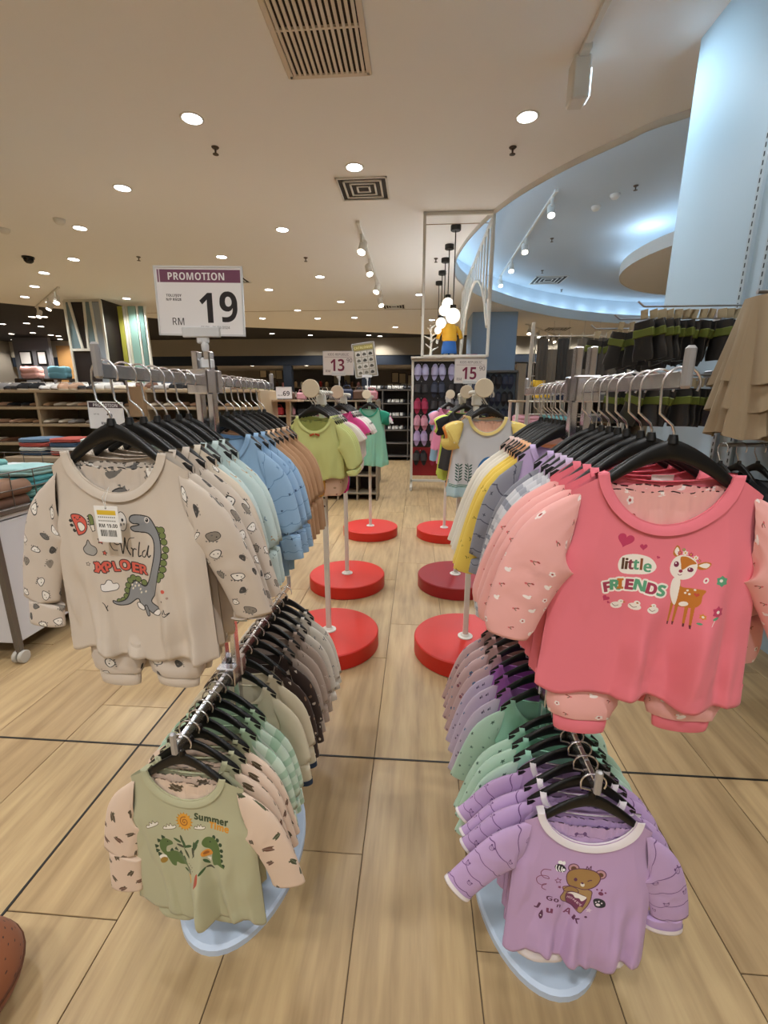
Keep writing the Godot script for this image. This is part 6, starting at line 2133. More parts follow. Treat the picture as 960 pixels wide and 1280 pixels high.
# ---------------------------------------------------------------- further back
func shoe_meshes() -> void:
	# pointing to +z, 0.16 long
	for kind: String in ["flat", "sneaker"]:
		var up := MB.new()
		var so := MB.new()
		var n := 20
		var lp := [0.0, 0.06, 0.25, 0.5, 0.75, 0.93, 1.0]
		var sole := PackedVector3Array()
		for y: float in [0.0, 0.012]:
			for i in n + 1:
				var a := TAU * i / n
				var z := cos(a)
				var w := 0.029 + 0.006 * z
				sole.append(Vector3(sin(a) * w, y, z * 0.08))
		so.grid(sole, n + 1, 2, false, true)
		var q := []
		for i in n:
			q.append(sole[n + 1 + i])
		so.face(q, Vector3.UP)
		var hgt := 0.03 if kind == "flat" else 0.055
		var pts := PackedVector3Array()
		for j in 6:
			for i in n + 1:
				var a := TAU * i / n
				var z := cos(a)
				var w := 0.029 + 0.006 * z
				var f := [1.0, 1.02, 0.96, 0.8, 0.66, 0.6][j] as float
				var y := [0.012, 0.3, 0.7, 1.0, 0.98, 0.5][j] as float
				var toe := clampf((z - 0.1) * 1.6, 0, 1)
				var yy := 0.012 + y * hgt * (1.0 - 0.35 * toe if j < 3 else 1.0 - 0.25 * toe)
				var zz := z * 0.08 * f - (0.0 if j < 3 else 0.012 * toe * (j - 2))
				pts.append(Vector3(sin(a) * w * f, yy, zz))
		up.grid(pts, n + 1, 6, false, true)
		meshes["shoe_up_" + kind] = up.done()
		meshes["shoe_sole_" + kind] = so.done()
		meshes["shoe_strap_" + kind] = MB.new().box(Vector3(0, hgt + 0.012, 0.012), Vector3(0.045, 0.006, 0.016), 0.002).done() if kind == "sneaker" else MB.new().box(Vector3(0, hgt * 0.85, 0.042), Vector3(0.02, 0.008, 0.01), 0.003).done()


func shoe(where: Vector3, turn: float, kind: String, ck: String, col: Color, label: String, group: String, k := 1.0) -> void:
	var key := "shoe_" + kind + ck
	if not meshes.has(key):
		var t := thing("shoe", label, "shoe", where, turn, group)
		part(t, "upper", meshes["shoe_up_" + kind], cloth("shoe_" + ck, col))
		part(t, "sole", meshes["shoe_sole_" + kind], mat("sole_" + kind, Color(0.75, 0.7, 0.62) if kind == "sneaker" else Color(0.4, 0.33, 0.27), 0.6))
		part(t, "strap" if kind == "sneaker" else "bow", meshes["shoe_strap_" + kind], mat("shoe_trim", Color(0.85, 0.82, 0.78), 0.5))
		t.scale = Vector3.ONE * k
		meshes[key] = t
		return
	copy(meshes[key], label, where, turn, group).scale = Vector3.ONE * k


func shelf_unit(called: String, label: String, cat: String, where: Vector3, w: float, dp: float, levels: Array, top: float, board: Material, back: Material, dividers: int, turn := 0.0) -> Node3D:
	var t := thing(called, label, cat, where, turn)
	part(t, "back_panel", MB.new().box(Vector3(0, top / 2, -dp / 2 + 0.01), Vector3(w, top, 0.02)).done(), back)
	for y: float in levels:
		part(t, "shelf_board", MB.new().box(Vector3(0, y - 0.0125, 0), Vector3(w, 0.025, dp), 0.003).done(), board)
	for k in dividers + 1:
		part(t, "upright", MB.new().box(Vector3(-w / 2 + w * k / dividers, top / 2, 0), Vector3(0.025, top, dp - 0.01), 0.002).done(), board)
	return t


func back_of_store() -> void:
	shoe_meshes()
	var bw := mat("shelf_birch", Color(0.70, 0.62, 0.50), 0.55)
	var bk := mat("shelf_back", Color(0.52, 0.49, 0.40), 0.7)
	# ---- long shoe shelf behind the bins
	shelf_unit("shoe_shelf", "long birch shoe shelf with rows of small shoes behind the bins", "shelf", P(-3.5, 4.25, 0), 4.2, 0.5, [0.25, 0.6, 0.92, 1.11, 1.285, 1.44, 1.59], 1.585, bw, bk, 4)
	var cs := [["nude", "c9a48a"], ["black", "232224"], ["cream", "d8cdbb"], ["pink", "c98f93"], ["brown", "6d4a36"], ["white", "dcdad6"], ["silver", "9d9a98"], ["tan", "a3805f"]]
	var lev := [["top board", 1.59, 44, ["black", "white", "black", "cream", "silver", "black", "nude", "white", "brown"]], ["second board down", 1.44, 34, ["cream", "nude", "black", "tan"]], ["third board down", 1.285, 32, ["nude", "tan", "cream", "silver"]], ["fourth board down", 1.11, 26, ["nude", "brown", "cream"]]]
	for li in lev.size():
		var l: Array = lev[li]
		for i in l[2]:
			var ck: String = l[3][(i / 2 * 5 + li * 3) % l[3].size()]
			var col := Color.WHITE
			for q: Array in cs:
				if q[0] == ck:
					col = hexc(q[1])
			var x: float = -5.5 + 4.0 * (i + 0.5) / l[2] + (0.012 if i % 2 else -0.012)
			var kind := "sneaker" if (li == 0 and i % 4 < 2) else "flat"
			shoe(P(x, 4.1 + rng.randf_range(-0.02, 0.02) , l[1]), rng.randf_range(-0.5, 0.5) if li == 0 else rng.randf_range(-0.15, 0.25) - 0.5, kind, ck, col, "%s small %s on the %s, birch shelf, %s along" % [ck, "sneaker" if kind == "sneaker" else "slip-on", l[0], nth(i)], "shoes on the birch shelf", 1.0)
			if li == 0:
				var ck2: String = l[3][(i * 3 + 1) % l[3].size()]
				for q: Array in cs:
					if q[0] == ck2:
						col = hexc(q[1])
				shoe(P(x + 0.02, 4.35, l[1]), rng.randf_range(-0.6, 0.6), "sneaker", ck2, col, "%s small sneaker in the back row of the birch top board, %s along" % [ck2, nth(i)], "shoes on the birch shelf", 1.15)
	var ub := thing("carton", "tan upright carton standing on the shoe shelf by the chrome hooks", "box", at(176, 521, 4.0))
	part(ub, "box", MB.new().box(Vector3(0, 0.13, 0), Vector3(0.14, 0.26, 0.1), 0.003).done(), mat("carton_tan", Color(0.62, 0.5, 0.37), 0.8))
	part(ub, "flap", MB.new().box(Vector3(0, 0.262, 0), Vector3(0.136, 0.004, 0.096)).done(), mat("carton_tan"))
	# ---- mirrored feature column
	var col := thing("feature_column", "square column clad in mirror strips with white diagonal bars", "column", P(-6.2, 9.0, 0))
	part(col, "core", MB.new().box(Vector3(0, H / 2, 0), Vector3(0.72, H, 0.9)).done(), mat("column_dark", Color(0.16, 0.13, 0.12), 0.5))
	var whitebar := mat("bar_white", Color(0.84, 0.83, 0.78), 0.5)
	var pale := mat("panel_bluegrey", Color(0.45, 0.53, 0.55), 0.25)
	var poly := func(q: Array) -> ArrayMesh:
		var p2 := PackedVector2Array()
		for v: Vector2 in q:
			p2.append(Vector2(v.x, -v.y))
		return MB.new().prism(p2, 0.0, 0.02, Basis(Vector3.RIGHT, PI / 2), Vector3(0, 0, 0.45)).done()
	part(col, "mirror_panel", poly.call([Vector2(-0.347, 2.45), Vector2(-0.136, 2.45), Vector2(-0.260, 3.25), Vector2(-0.347, 3.25)]), pale)
	part(col, "mirror_panel", poly.call([Vector2(-0.012, 2.45), Vector2(0.174, 2.45), Vector2(0.136, 3.25), Vector2(0.031, 3.25)]), pale)
	part(col, "mirror_panel", poly.call([Vector2(0.186, 0.2), Vector2(0.347, 0.2), Vector2(0.347, 3.25), Vector2(0.161, 3.25)]), mat("panel_pale", Color(0.6, 0.64, 0.68), 0.3))
	for q: Array in [[Vector2(-0.353, 0.0), Vector2(-0.353, 3.28)], [Vector2(-0.260, 3.28), Vector2(-0.124, 2.42)], [Vector2(0.031, 3.28), Vector2(-0.012, 2.42)], [Vector2(0.155, 3.28), Vector2(0.198, 1.9)], [Vector2(-0.353, 2.42), Vector2(0.198, 2.42)], [Vector2(-0.353, 3.28), Vector2(0.353, 3.28)], [Vector2(0.347, 3.28), Vector2(0.347, 0.0)]]:
		var a := Vector3(q[0].x, q[0].y, 0.475)
		var b := Vector3(q[1].x, q[1].y, 0.475)
		part(col, "white_bar", MB.new().box((a + b) / 2, Vector3(0.045, (b - a).length(), 0.03), 0.004, Basis(Vector3.BACK, (b - a).signed_angle_to(Vector3.UP, Vector3.BACK) * -1)).done(), whitebar)
	# striped panels beside it
	var sp := thing("striped_screen", "tall screen of lime, white and aqua strips beside the mirrored column", "screen", P(-5.46, 8.9, 0))
	var strips := [["b3b04a", 0.1], ["e6e2d6", 0.06], ["d9d6c0", 0.05], ["8fb3a6", 0.16], ["e6e2d6", 0.05], ["6f8f88", 0.1], ["e9e6da", 0.05]]
	var sx := -0.32
	for q: Array in strips:
		var w: float = q[1]
		part(sp, "strip", MB.new().box(Vector3(sx + w / 2, 1.62, 0.0), Vector3(w - 0.012, 3.24, 0.05), 0.004).done(), mat("strip_" + q[0], hexc(q[0]), 0.5))
		sx += w
	part(sp, "foot", MB.new().box(Vector3(-0.03, 0.02, 0), Vector3(0.54, 0.04, 0.3), 0.005).done(), whitebar)
	# ---- white lattice portal hung from the ceiling
	var fr := thing("ceiling_portal", "slender white portal frame with slatted arch hung from the ceiling", "display frame", P(0.38, 5.03, 0))
	var fw := mat("frame_white", Color(0.85, 0.84, 0.8), 0.5)
	for s: float in [-1, 1]:
		part(fr, "post", MB.new().box(Vector3(s * 0.34, 2.62, 0), Vector3(0.028, 1.36, 0.03), 0.004).done(), fw)
	part(fr, "crossbar", MB.new().box(Vector3(0, 1.95, 0), Vector3(0.7, 0.024, 0.03), 0.004).done(), fw)
	part(fr, "top_rail", MB.new().box(Vector3(0, 3.28, 0), Vector3(0.7, 0.03, 0.03), 0.004).done(), fw)
	part(fr, "side_rail", MB.new().box(Vector3(0.34, 3.27, -1.6), Vector3(0.028, 0.04, 3.2), 0.004).done(), fw)
	part(fr, "far_post", MB.new().box(Vector3(0.34, 2.62, -3.2), Vector3(0.03, 1.36, 0.03), 0.004).done(), fw)
	for k in 13:
		var f := k / 12.0
		var arch := 2.0 + 1.0 * pow(sin(PI * clampf(f, 0.02, 0.98)), 0.5)
		part(fr, "slat", MB.new().box(Vector3(0.34, (arch + 3.26) / 2, -0.12 - f * 2.96), Vector3(0.016, 3.26 - arch, 0.05), 0.002).done(), fw)
	var ar := []
	for k in 25:
		var f := k / 24.0
		ar.append(Vector3(0.34, 2.0 + 1.0 * pow(sin(PI * clampf(f, 0.02, 0.98)), 0.5), -0.1 - f * 3.0))
	part(fr, "arch_rib", MB.new().tube(ar, 0.02, 8).done(), fw)
	slipper_stand()
	far_goods()


func slipper_stand() -> void:
	var p0 := P(0.48, 7.85, 0)
	var t := thing("slipper_stand", "white framed slipper stand with a red panel at the end of the aisle", "display stand", p0)
	var fw := mat("frame_white")
	part(t, "red_panel", MB.new().box(Vector3(0, 0.45, -0.06), Vector3(1.1, 0.5, 0.03), 0.003).done(), mat("panel_red", Color(0.55, 0.06, 0.1), 0.5))
	part(t, "upper_panel", MB.new().box(Vector3(0, 1.42, -0.06), Vector3(1.1, 1.4, 0.03), 0.003).done(), mat("panel_charcoal", Color(0.12, 0.11, 0.12), 0.6))
	for s: float in [-1, 1]:
		part(t, "post", MB.new().box(Vector3(s * 0.57, 1.07, 0), Vector3(0.04, 2.14, 0.04), 0.004).done(), fw)
		part(t, "foot", MB.new().box(Vector3(s * 0.57, 0.03, 0.1), Vector3(0.04, 0.06, 0.5), 0.004).done(), fw)
	for y: float in [0.12, 2.14]:
		part(t, "cross_rail", MB.new().box(Vector3(0, y, 0), Vector3(1.18, 0.04, 0.04), 0.004).done(), fw)
	part(t, "top_shelf", MB.new().box(Vector3(0, 2.17, 0), Vector3(1.2, 0.025, 0.4), 0.003).done(), fw)
	# slippers in pairs, each its own
	var sole := MB.new()
	var q := []
	var pts := PackedVector3Array()
	for z: float in [0.0, 0.02]:
		for i in 21:
			var a := TAU * i / 20
			pts.append(Vector3(cos(a) * (0.055 + 0.01 * sin(a)), sin(a) * 0.135, z))
	sole.grid(pts, 21, 2, false, true)
	for i in 20:
		q.append(pts[21 + i])
	sole.face(q, Vector3.BACK)
	var strap := []
	for i in 11:
		var a := PI * i / 10
		strap.append(Vector3(cos(a) * 0.06, 0.03, 0.012 + sin(a) * 0.055))
	var sm := sole.done()
	var st := MB.new()
	var sp := PackedVector3Array()
	for y: float in [-0.045, 0.06, 0.085]:
		for i in 11:
			sp.append(strap[i] * Vector3(1.0 if y < 0.08 else 0.75, 0, 1) + Vector3(0, y, 0))
	st.grid(sp, 11, 3, true)
	var stm := st.done()
	var pin := MB.new().tube([Vector3(0, 0.13, -0.05), Vector3(0, 0.13, 0.06)], 0.005, 6).done()
	var rows := [[1.95, ["lavender", "lavender", "lavender", "rose"]], [1.67, ["black", "navy", "black", "navy"]], [1.4, ["crimson", "black", "grey", "black"]], [1.12, ["pink", "blue", "pink", "grey"]], [0.86, ["lilac", "pink", "lilac", "rose"]], [0.52, ["black", "crimson", "rose", "black"]]]
	var cc := {"lavender": "a9a6cf", "rose": "cf7f98", "black": "1f1c20", "navy": "2a3046", "crimson": "a82048", "grey": "6f7076", "pink": "d48fa6", "blue": "6f9fc0", "lilac": "b79fd0"}
	var protos := {}
	for ri in rows.size():
		for k in 4:
			var ck: String = rows[ri][1][k]
			for s in 2:
				var where := p0 + Vector3(-0.42 + k * 0.28 + (s - 0.5) * 0.125, rows[ri][0], -0.02)
				var lab := "%s slipper, %s of %s pair, %s row of the red slipper stand" % [ck, nth(s), nth(k), nth(ri)]
				if protos.has(ck):
					copy(protos[ck], lab, where, 0.0, "slippers on the red stand").rotation.z = (s - 0.5) * 0.1
				else:
					var o := thing("slipper", lab, "slipper", where, 0.0, "slippers on the red stand")
					part(o, "sole", sm, mat("slip_" + ck, hexc(cc[ck]), 0.6))
					part(o, "strap", stm, mat("strap_" + ck, hexc(cc[ck]).lightened(0.12), 0.6))
					o.rotation.z = (s - 0.5) * 0.1
					protos[ck] = o
			part(t, "pin", pin, fw, Vector3(-0.42 + k * 0.28, rows[ri][0] - 0.0, -0.03))
	# figures on the top shelf
	var m := thing("mannequin", "headless child mannequin in yellow jumper and blue skirt above the slippers", "mannequin", P(0.5, 7.85, 2.183))
	part(m, "skirt", MB.new().lathe([Vector2(0.1, 0.05), Vector2(0.13, 0.06), Vector2(0.12, 0.16), Vector2(0.1, 0.26)], 20, Vector3(), Basis(), true).done(), cloth("skirt_blue", hexc("2f63a8")))
	part(m, "jumper", MB.new().lathe([Vector2(0.1, 0.24), Vector2(0.125, 0.27), Vector2(0.12, 0.36), Vector2(0.125, 0.43), Vector2(0.09, 0.5), Vector2(0.045, 0.52)], 20, Vector3(), Basis(), true).done(), cloth("jumper_yellow", hexc("e0a82e")))
	for s: float in [-1, 1]:
		part(m, "sleeve", MB.new().tube([Vector3(s * 0.1, 0.46, 0), Vector3(s * 0.16, 0.38, 0.02), Vector3(s * 0.19, 0.28, 0.05)], 0.04, 10, 0.03).done(), cloth("jumper_yellow", Color.WHITE))
		part(m, "hand", MB.new().lathe([Vector2(0.001, -0.05), Vector2(0.02, -0.03), Vector2(0.022, 0.0), Vector2(0.012, 0.02), Vector2(0.001, 0.03)], 10, Vector3(s * 0.2, 0.25, 0.06), Basis(), true).done(), mat("mannequin_white", Color(0.86, 0.84, 0.8), 0.4))
		part(m, "leg", MB.new().tube([Vector3(s * 0.05, 0.08, 0), Vector3(s * 0.055, 0.0, 0.01)], 0.035, 10).done(), mat("mannequin_white"))
	part(m, "neck", MB.new().lathe([Vector2(0.04, 0.5), Vector2(0.035, 0.56), Vector2(0.03, 0.57), Vector2(0.001, 0.575)], 14).done(), mat("mannequin_white"))
	var tr := thing("white_ornament", "white branching ornament standing on the slipper stand", "ornament", P(0.2, 7.85, 2.183))
	part(tr, "trunk", MB.new().tube([Vector3(0, 0, 0), Vector3(0.01, 0.25, 0), Vector3(-0.01, 0.5, 0)], 0.025, 8, 0.012).done(), mat("mannequin_white"))
	for k in 9:
		var a := k * 2.4
		part(tr, "branch", MB.new().tube([Vector3(0, 0.1 + k * 0.045, 0), Vector3(cos(a) * 0.12, 0.16 + k * 0.045, sin(a) * 0.1)], 0.018, 6, 0.006).done(), mat("mannequin_white"))
	# dark slipper panel further right by the blue column
	var t2 := thing("slipper_pegboard", "grey pegged panel of dark slippers before the blue column", "display stand", P(1.3, 8.6, 0))
	part(t2, "panel", MB.new().box(Vector3(0, 1.0, -0.05), Vector3(0.95, 2.0, 0.03), 0.003).done(), mat("panel_steel", Color(0.34, 0.38, 0.42), 0.5))
	part(t2, "frame", MB.new().box(Vector3(0, 2.0, 0), Vector3(1.0, 0.04, 0.1), 0.004).box(Vector3(-0.49, 1.0, 0), Vector3(0.04, 2.0, 0.06), 0.004).box(Vector3(0.49, 1.0, 0), Vector3(0.04, 2.0, 0.06), 0.004).done(), mat("bin_steel"))
	for ri in 3:
		for k in 8:
			copy(protos["navy" if (k / 2 + ri) % 2 else "black"], "dark slipper on the grey pegboard, %s across in the %s row" % [nth(k), nth(ri)], P(0.94 + k * 0.1 + (k / 2) * 0.012, 8.6, 1.82 - ri * 0.3) + Vector3(0, 0, -0.02), 0.0, "dark slippers on the grey panel")
	single("red_card", MB.new().box(Vector3(0, 0.12, 0), Vector3(0.2, 0.28, 0.012), 0.002).done(), mat("card_crimson", Color(0.6, 0.04, 0.2), 0.5), "crimson card standing on the grey slipper panel", "card", P(0.96, 8.6, 2.04))


func gondola(where: Vector3, w: float, h: float, levels: int, per: int, item: String, icat: String, cols: Array, label: String, place: String, tone: Color, isz: Vector3) -> void:
	var lv := []
	for k in levels:
		lv.append(0.12 + (h - 0.12) * k / (levels - 1) if levels > 1 else h)
	shelf_unit("gondola", label, "shelf", where, w, 0.42, lv, h - 0.02, mat("gond_%s" % tone.to_html(), tone, 0.6), mat("gond_back", Color(0.24, 0.22, 0.21), 0.7), 3)
	for k in levels:
		if k < levels - 4:
			continue
		for i in per:
			var x := -w / 2 + w * (i + 0.5) / per
			var cn: Array = cols[(i * 3 + k * 5 + i / 3) % cols.size()]
			var hh := isz.y * (0.75 + 0.25 * ((i * 7 + k) % 4) / 3.0)
			var key: String = item + cn[0] + str((i * 7 + k) % 4)
			var lab := "%s %s, %s along, %s board from top of the %s" % [cn[0], item.replace("_", " "), nth(i), nth(levels - 1 - k), place]
			var pos := where + Vector3(x, lv[k], 0.06)
			var grp := item.replace("_", " ") + "s on the " + place
			if meshes.has(key):
				copy(meshes[key], lab, pos, rng.randf_range(-0.2, 0.2), grp)
				continue
			var t := thing(item, lab, icat, pos, 0.0, grp)
			var mt := mat("goods_" + cn[0], hexc(cn[1]), 0.6)
			if item == "handbag":
				part(t, "body", MB.new().box(Vector3(0, hh * 0.36, 0), Vector3(isz.x, hh * 0.72, isz.z), isz.z * 0.25).done(), mt)
				part(t, "handle", MB.new().tube([Vector3(-isz.x * 0.3, hh * 0.7, 0), Vector3(-isz.x * 0.22, hh * 0.95, 0), Vector3(isz.x * 0.22, hh * 0.95, 0), Vector3(isz.x * 0.3, hh * 0.7, 0)], 0.008, 6).done(), mt)
			elif item == "bottle":
				part(t, "body", MB.new().lathe([Vector2(isz.x * 0.5, 0), Vector2(isz.x * 0.5, hh * 0.65), Vector2(isz.x * 0.2, hh * 0.8), Vector2(isz.x * 0.2, hh * 0.85)], 10).done(), mt)
				part(t, "cap", MB.new().lathe([Vector2(isz.x * 0.24, hh * 0.85), Vector2(isz.x * 0.24, hh), Vector2(0.001, hh)], 10).done(), mat("black_plastic"))
			elif item == "shoe_pair":
				for s: float in [-1, 1]:
					part(t, "shoe", meshes["shoe_up_sneaker"], mt, Vector3(s * 0.055, 0, 0)).scale = Vector3.ONE * 1.5
			else:
				part(t, "body", MB.new().box(Vector3(0, hh / 2, 0), Vector3(isz.x, hh, isz.z), 0.004).done(), mt)
				part(t, "lid", MB.new().box(Vector3(0, hh * 0.86, 0), Vector3(isz.x * 1.03, hh * 0.26, isz.z * 1.03), 0.003).done(), mat("goods_lid", Color(0.8, 0.78, 0.75), 0.6))
			meshes[key] = t


func far_goods() -> void:
	var mixed := [["white", "d9d6d0"], ["black", "1f1e20"], ["red", "a3272b"], ["brown", "5f4434"], ["grey", "7c7b7c"], ["beige", "bba88e"], ["pink", "c78d95"], ["navy", "2b3550"]]
	var tone := Color(0.55, 0.5, 0.42)
	gondola(P(-1.9, 8.4, 0), 2.4, 1.5, 6, 11, "handbag", "bag", mixed, "tall shelf of small bags far left of the aisle", "bag shelf", tone, Vector3(0.18, 0.22, 0.1))
	gondola(P(-0.55, 11.6, 0), 1.9, 1.75, 6, 10, "shoe_pair", "shoes", [["dark", "232326"], ["white", "dedcd8"], ["grey", "77777c"], ["white", "dedcd8"], ["brown", "6b5040"]], "dark shoe shelf at the end of the aisle", "dark shoe shelf", Color(0.42, 0.4, 0.38), Vector3(0.16, 0.1, 0.16))
	gondola(P(-3.9, 7.2, 0), 2.2, 1.52, 6, 10, "shoe_box", "box", mixed, "box shelf behind the birch shoe shelf", "box shelf", tone, Vector3(0.17, 0.12, 0.2))
	gondola(P(-1.05, 6.9, 0), 0.9, 1.5, 6, 5, "handbag", "bag", mixed, "narrow bag shelf beyond the white and magenta clothes", "narrow bag shelf", tone, Vector3(0.15, 0.18, 0.1))
	gondola(P(2.9, 8.0, 0), 1.6, 1.5, 5, 9, "shoe_box", "box", mixed, "box shelf past the grey slipper panel", "far box shelf", tone, Vector3(0.15, 0.14, 0.16))
	gondola(P(-4.2, 18.2, 0), 4.5, 2.0, 6, 18, "bottle", "bottle", mixed, "bottle shelf in the unit across the mall", "bottle shelf", Color(0.4, 0.38, 0.35), Vector3(0.12, 0.26, 0.1))
	gondola(P(0.6, 18.2, 0), 3.6, 2.0, 6, 14, "shoe_box", "box", mixed, "box shelf in the unit across the mall", "mall box shelf", Color(0.3, 0.28, 0.27), Vector3(0.16, 0.2, 0.14))
	# navy uprights and lit cards of the unit across the mall
	for k in 7:
		var x := -9.5 + k * 2.6
		single("navy_pier", MB.new().box(Vector3(0, 1.3, 0), Vector3(0.28, 2.6, 0.25), 0.01).done(), mat("navy"), "navy shopfront pier across the mall, %s from the grey end wall" % nth(k), "pier", P(x, 15.3, 0), 0, "navy piers of the unit across the mall")
	for k in 9:
		var p := at([329, 341, 349, 360, 421, 434, 494, 503, 514][k], [466, 467, 468, 464, 474, 474, 472, 473, 475][k], 19.385)
		var t := thing("picture_card", "cream picture card on the far shopfront, %s across" % nth(k), "picture", p, 0, "cream cards across the mall")
		part(t, "frame", MB.new().box(Vector3(), Vector3(0.3, 0.42, 0.02), 0.004).done(), mat("black_plastic"))
		part(t, "sheet", MB.new().box(Vector3(0, 0, 0.011), Vector3(0.25, 0.37, 0.004)).done(), mat("sheet_cream", Color(0.85, 0.8, 0.68), 0.6))
	# lamps in the black mall ceiling
	var ml := [[3, 405], [33, 404], [40, 396], [51, 408], [55, 396], [41, 416], [86, 396], [94, 416], [73, 420], [75, 424], [340, 417], [388, 419], [461, 419], [475, 421], [640, 424], [681, 426], [707, 424], [733, 423], [773, 424], [18, 430], [118, 430]]
	for k in ml.size():
		var p := high(ml[k][0], ml[k][1], H + 0.128)
		if -p.z > 14.9:
			p = P(p.x * 14.8 / -p.z, 14.8, H + 0.128)
		downlight(p, k, "small bright lamp in the black mall ceiling, %s across" % nth(k), 1.5, 0.07, "lamps in the black mall ceiling", Color(1, 0.96, 0.9), "lamp_mall")
	for k in 2:
		downlight(P([-12.2, -11.2][k], [13.5, 13.8][k], H + 0.128), k, "mall lamp washing the " + ["grey shopfront with the posters", "amber shop wall"][k], 2.0, 0.07, "lamps in the black mall ceiling", Color(1, 0.96, 0.9), "lamp_mall")
	for k in 10:
		var p := P(-10.0 + k * 2.0, 16.6, 2.7)
		downlight(p, k, "lamp in the low shop ceiling across the mall, %s across" % nth(k), 4.0, 0.08, "lamps of the unit across the mall", Color(1, 0.96, 0.9), "lamp_mall")
	# grey shop wall far left with framed posters and lit amber wall
	var gw := P(-11.0, 14.2, 0)
	struct("wall_grey_shop", MB.new().box(P(-12.3, 14.3, 1.71), Vector3(1.2, 3.42, 0.12)).done(), mat("shop_grey", Color(0.4, 0.41, 0.44), 0.8), "grey shopfront wall with framed posters beyond the shoe shelf", "wall")
	struct("wall_amber", MB.new().box(P(-11.15, 14.6, 1.6), Vector3(1.1, 3.2, 0.12)).done(), mat("amber_wall", Color(0.62, 0.47, 0.28), 0.8), "amber shop wall lit from above beside the grey shopfront", "wall")
	for k in 2:
		var t := thing("framed_poster", "black framed white poster on the grey shopfront, " + ["larger, above the pink bedding", "smaller, by the amber wall"][k], "picture", P([-12.5, -11.95][k], 14.21, 2.8), 0)
		part(t, "frame", MB.new().box(Vector3(), Vector3(0.42 - k * 0.08, 0.42, 0.03), 0.005).done(), mat("black_plastic"))
		part(t, "sheet", MB.new().box(Vector3(0, 0, 0.016), Vector3(0.34 - k * 0.1, 0.34, 0.004)).done(), mat("sheet_white", Color(0.85, 0.85, 0.86), 0.6))
	for k in 2:
		var t := thing("bedding_shelf", ["dark shelf with a pink pillow before the grey shopfront", "dark shelf with a blue pillow before the grey shopfront"][k], "shelf", P([-11.85, -10.95][k], 13.6, 0))
		for s: float in [-1, 1]:
			part(t, "side", MB.new().box(Vector3(s * 0.42, 1.06, 0), Vector3(0.04, 2.12, 0.4)).done(), mat("gond_back"))
		for y: float in [0.1, 1.1, 2.12]:
			part(t, "board", MB.new().box(Vector3(0, y, 0), Vector3(0.84, 0.03, 0.4)).done(), mat("gond_back"))
		single("pillow", folded(0.62, 0.34, 0.3, 3.0 + k), cloth(["pillow_pink", "pillow_blue"][k], [hexc("dba9a6"), hexc("4f7f92")][k]), ["plump pink pillow on the dark shelf", "plump blue pillow on the dark shelf"][k], "pillow", P([-11.85, -10.95][k], 13.6, 2.136))
	# long gallery of pale panels at the far right, behind the white clothes rail
	for k in 16:
		var x := 3.1 + k * 0.32
		var cc: Color = [hexc("c4c2bd"), hexc("8d8c8a"), hexc("e0deda"), hexc("4c4b4c"), hexc("a9a49a")][(k * 3) % 5]
		single("curtain", drape(0.29, 2.45, k), cloth("drape_%d" % ((k * 3) % 5), cc), "hanging curtain length in the far gallery, %s from the blue column" % nth(k), "curtain", P(x, 14.4 + k * 0.04, 2.585), 0, "curtain lengths in the far gallery")
	var cr := thing("curtain_rail", "dark rail carrying the curtain lengths in the far gallery", "rail", P(5.5, 14.7, 2.59))
	part(cr, "rod", MB.new().tube([Vector3(-2.6, 0, 0.36), Vector3(2.6, 0, -0.29)], 0.02, 8).done(), mat("black_plastic"))
	for s: float in [-1.8, 0.0, 1.8]:
		part(cr, "drop_rod", MB.new().tube([Vector3(s, 0, 0.35 - (s + 2.6) * 0.125), Vector3(s, 0.85, 0.35 - (s + 2.6) * 0.125)], 0.008, 6).done(), mat("black_plastic"))
	part(cr, "finial", MB.new().lathe([Vector2(0.001, -0.04), Vector2(0.035, 0.0), Vector2(0.001, 0.04)], 10, Vector3(-2.6, 0, 0.35)).done(), mat("black_plastic"))
	for k in 4:
		var p := at([688, 707, 726, 745][k], [466, 462, 459, 456][k], 11.5)
		var t := thing("price_board", "white hanging price board in the far gallery, %s from the blue column" % nth(k), "sign", p, 0, "white boards in the far gallery")
		part(t, "board", MB.new().box(Vector3(), Vector3(0.3, 0.26, 0.02), 0.004).done(), mat("board_white", Color(0.9, 0.92, 0.95), 0.5))
		part(t, "wire", MB.new().tube([Vector3(0, 0.13, 0), Vector3(0, 3.3 - p.y, 0)], 0.003, 5).done(), mat("peg_steel"))
	# white frame shelf with towels and a yellow tee on top
	var fs := thing("metal_shelf", "white metal frame shelf with folded towels beyond the yellow clothes", "shelf", P(1.12, 4.3, 0))
	var fw := mat("frame_white")
	for sx: float in [-1, 1]:
		for sz: float in [-1, 1]:
			part(fs, "leg", MB.new().box(Vector3(sx * 0.24, 0.75, sz * 0.16), Vector3(0.024, 1.5, 0.024), 0.003).done(), fw)
	for y: float in [0.3, 0.9, 1.2, 1.49]:
		part(fs, "board", MB.new().box(Vector3(0, y, 0), Vector3(0.52, 0.02, 0.36), 0.003).done(), mat("shelf_birch") if y > 1.4 else fw)
	var tc := [["blue", "4f9fc4"], ["white", "e2e4e6"], ["pink", "d8a0ac"], ["aqua", "7fc0c8"]]
	for k in 8:
		single("folded_towel", folded(0.22, 0.07, 0.3, k * 1.7), cloth("towel_" + tc[k % 4][0], hexc(tc[k % 4][1])), "%s folded towel on the %s board of the white frame shelf" % [tc[k % 4][0], nth(k / 4)] + ", " + ["hind side, below", "far side, below", "hind side, above", "far side, above"][k % 4], "towel", P(1.12 - 0.12 + 0.24 * (k % 2), 4.3, [0.912, 0.912, 1.212, 1.212][k / 2] + (0.08 if k % 4 > 1 else 0.0)), 0, "towels on the white frame shelf")
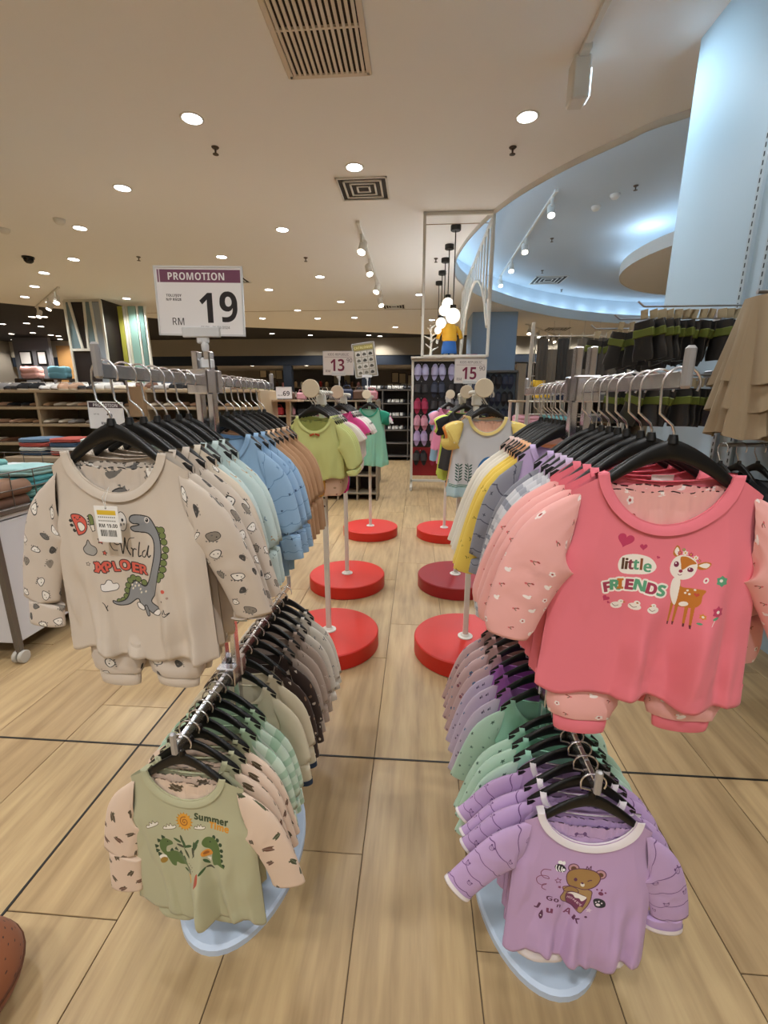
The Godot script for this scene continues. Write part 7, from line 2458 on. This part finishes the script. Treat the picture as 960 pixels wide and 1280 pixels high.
	var tee := make_set("small_tee", "small yellow tee standing on the white frame shelf", {"category": "shirt", "m_body": cloth("tee_yellow", hexc("dcb23a")), "m_sleeve": cloth("tee_yellow", hexc("dcb23a")), "seed": 3.0, "sl": Vector3(-0.17, -0.13, 0), "sr": Vector3(0.17, -0.13, 0), "cuff": 0.05, "len": 0.36})
	tee.scale = Vector3.ONE * 0.5
	tee.position = P(1.12, 4.3, 1.7)
	var ts := thing("tee_stand", "slim chrome stand holding the small yellow tee", "stand", P(1.12, 4.31, 1.502))
	part(ts, "foot", MB.new().lathe([Vector2(0.06, 0.0), Vector2(0.06, 0.008), Vector2(0.001, 0.01)], 16).done(), mat("chrome"))
	part(ts, "rod", MB.new().tube([Vector3(0, 0, 0), Vector3(0, 0.2, 0)], 0.005, 8).done(), mat("chrome"))
	# dark hanging goods on a grid behind the leggings
	var gp := thing("wire_screen", "white wire grid panel behind the coral rack hooks", "grid panel", P(1.0, 3.0, 0))
	var wm := mat("wire_white")
	for k in 9:
		part(gp, "wire", MB.new().tube([Vector3(-0.28 + k * 0.07, 0.3, 0), Vector3(-0.28 + k * 0.07, 1.9, 0)], 0.003, 5).done(), wm)
	for k in 21:
		part(gp, "wire", MB.new().tube([Vector3(-0.3, 0.32 + k * 0.078, 0.004), Vector3(0.3, 0.32 + k * 0.078, 0.004)], 0.003, 5).done(), wm)
	for s: float in [-1, 1]:
		part(gp, "post", MB.new().box(Vector3(s * 0.3, 0.98, 0), Vector3(0.02, 1.96, 0.02), 0.002).done(), wm)
		part(gp, "foot", MB.new().box(Vector3(s * 0.3, 0.015, 0), Vector3(0.03, 0.03, 0.5), 0.003).done(), wm)
	for k in 9:
		single("hanging_sock", drape(0.07, 0.24, k + 40), cloth("sock_%d" % (k % 3), [hexc("4f4a44"), hexc("6d655a"), hexc("3a3836")][k % 3]), "dark sock bundle hung on the white grid, %s across" % nth(k), "socks", P(0.76 + k * 0.06, 2.97, 1.86 - (k % 2) * 0.06), 0.2, "sock bundles on the white grid")


func drape(w: float, h: float, sd: int) -> ArrayMesh:
	var pts := PackedVector3Array()
	var n := 24
	for j in 7:
		var t := j / 6.0
		for i in n + 1:
			var a := TAU * i / n
			pts.append(Vector3(cos(a) * w / 2, -t * h, sin(a) * 0.02 + 0.014 * sin(cos(a) * 9.0 + sd) * (0.4 + 0.6 * t)))
	return MB.new().grid(pts, n + 1, 7, true, true).done()
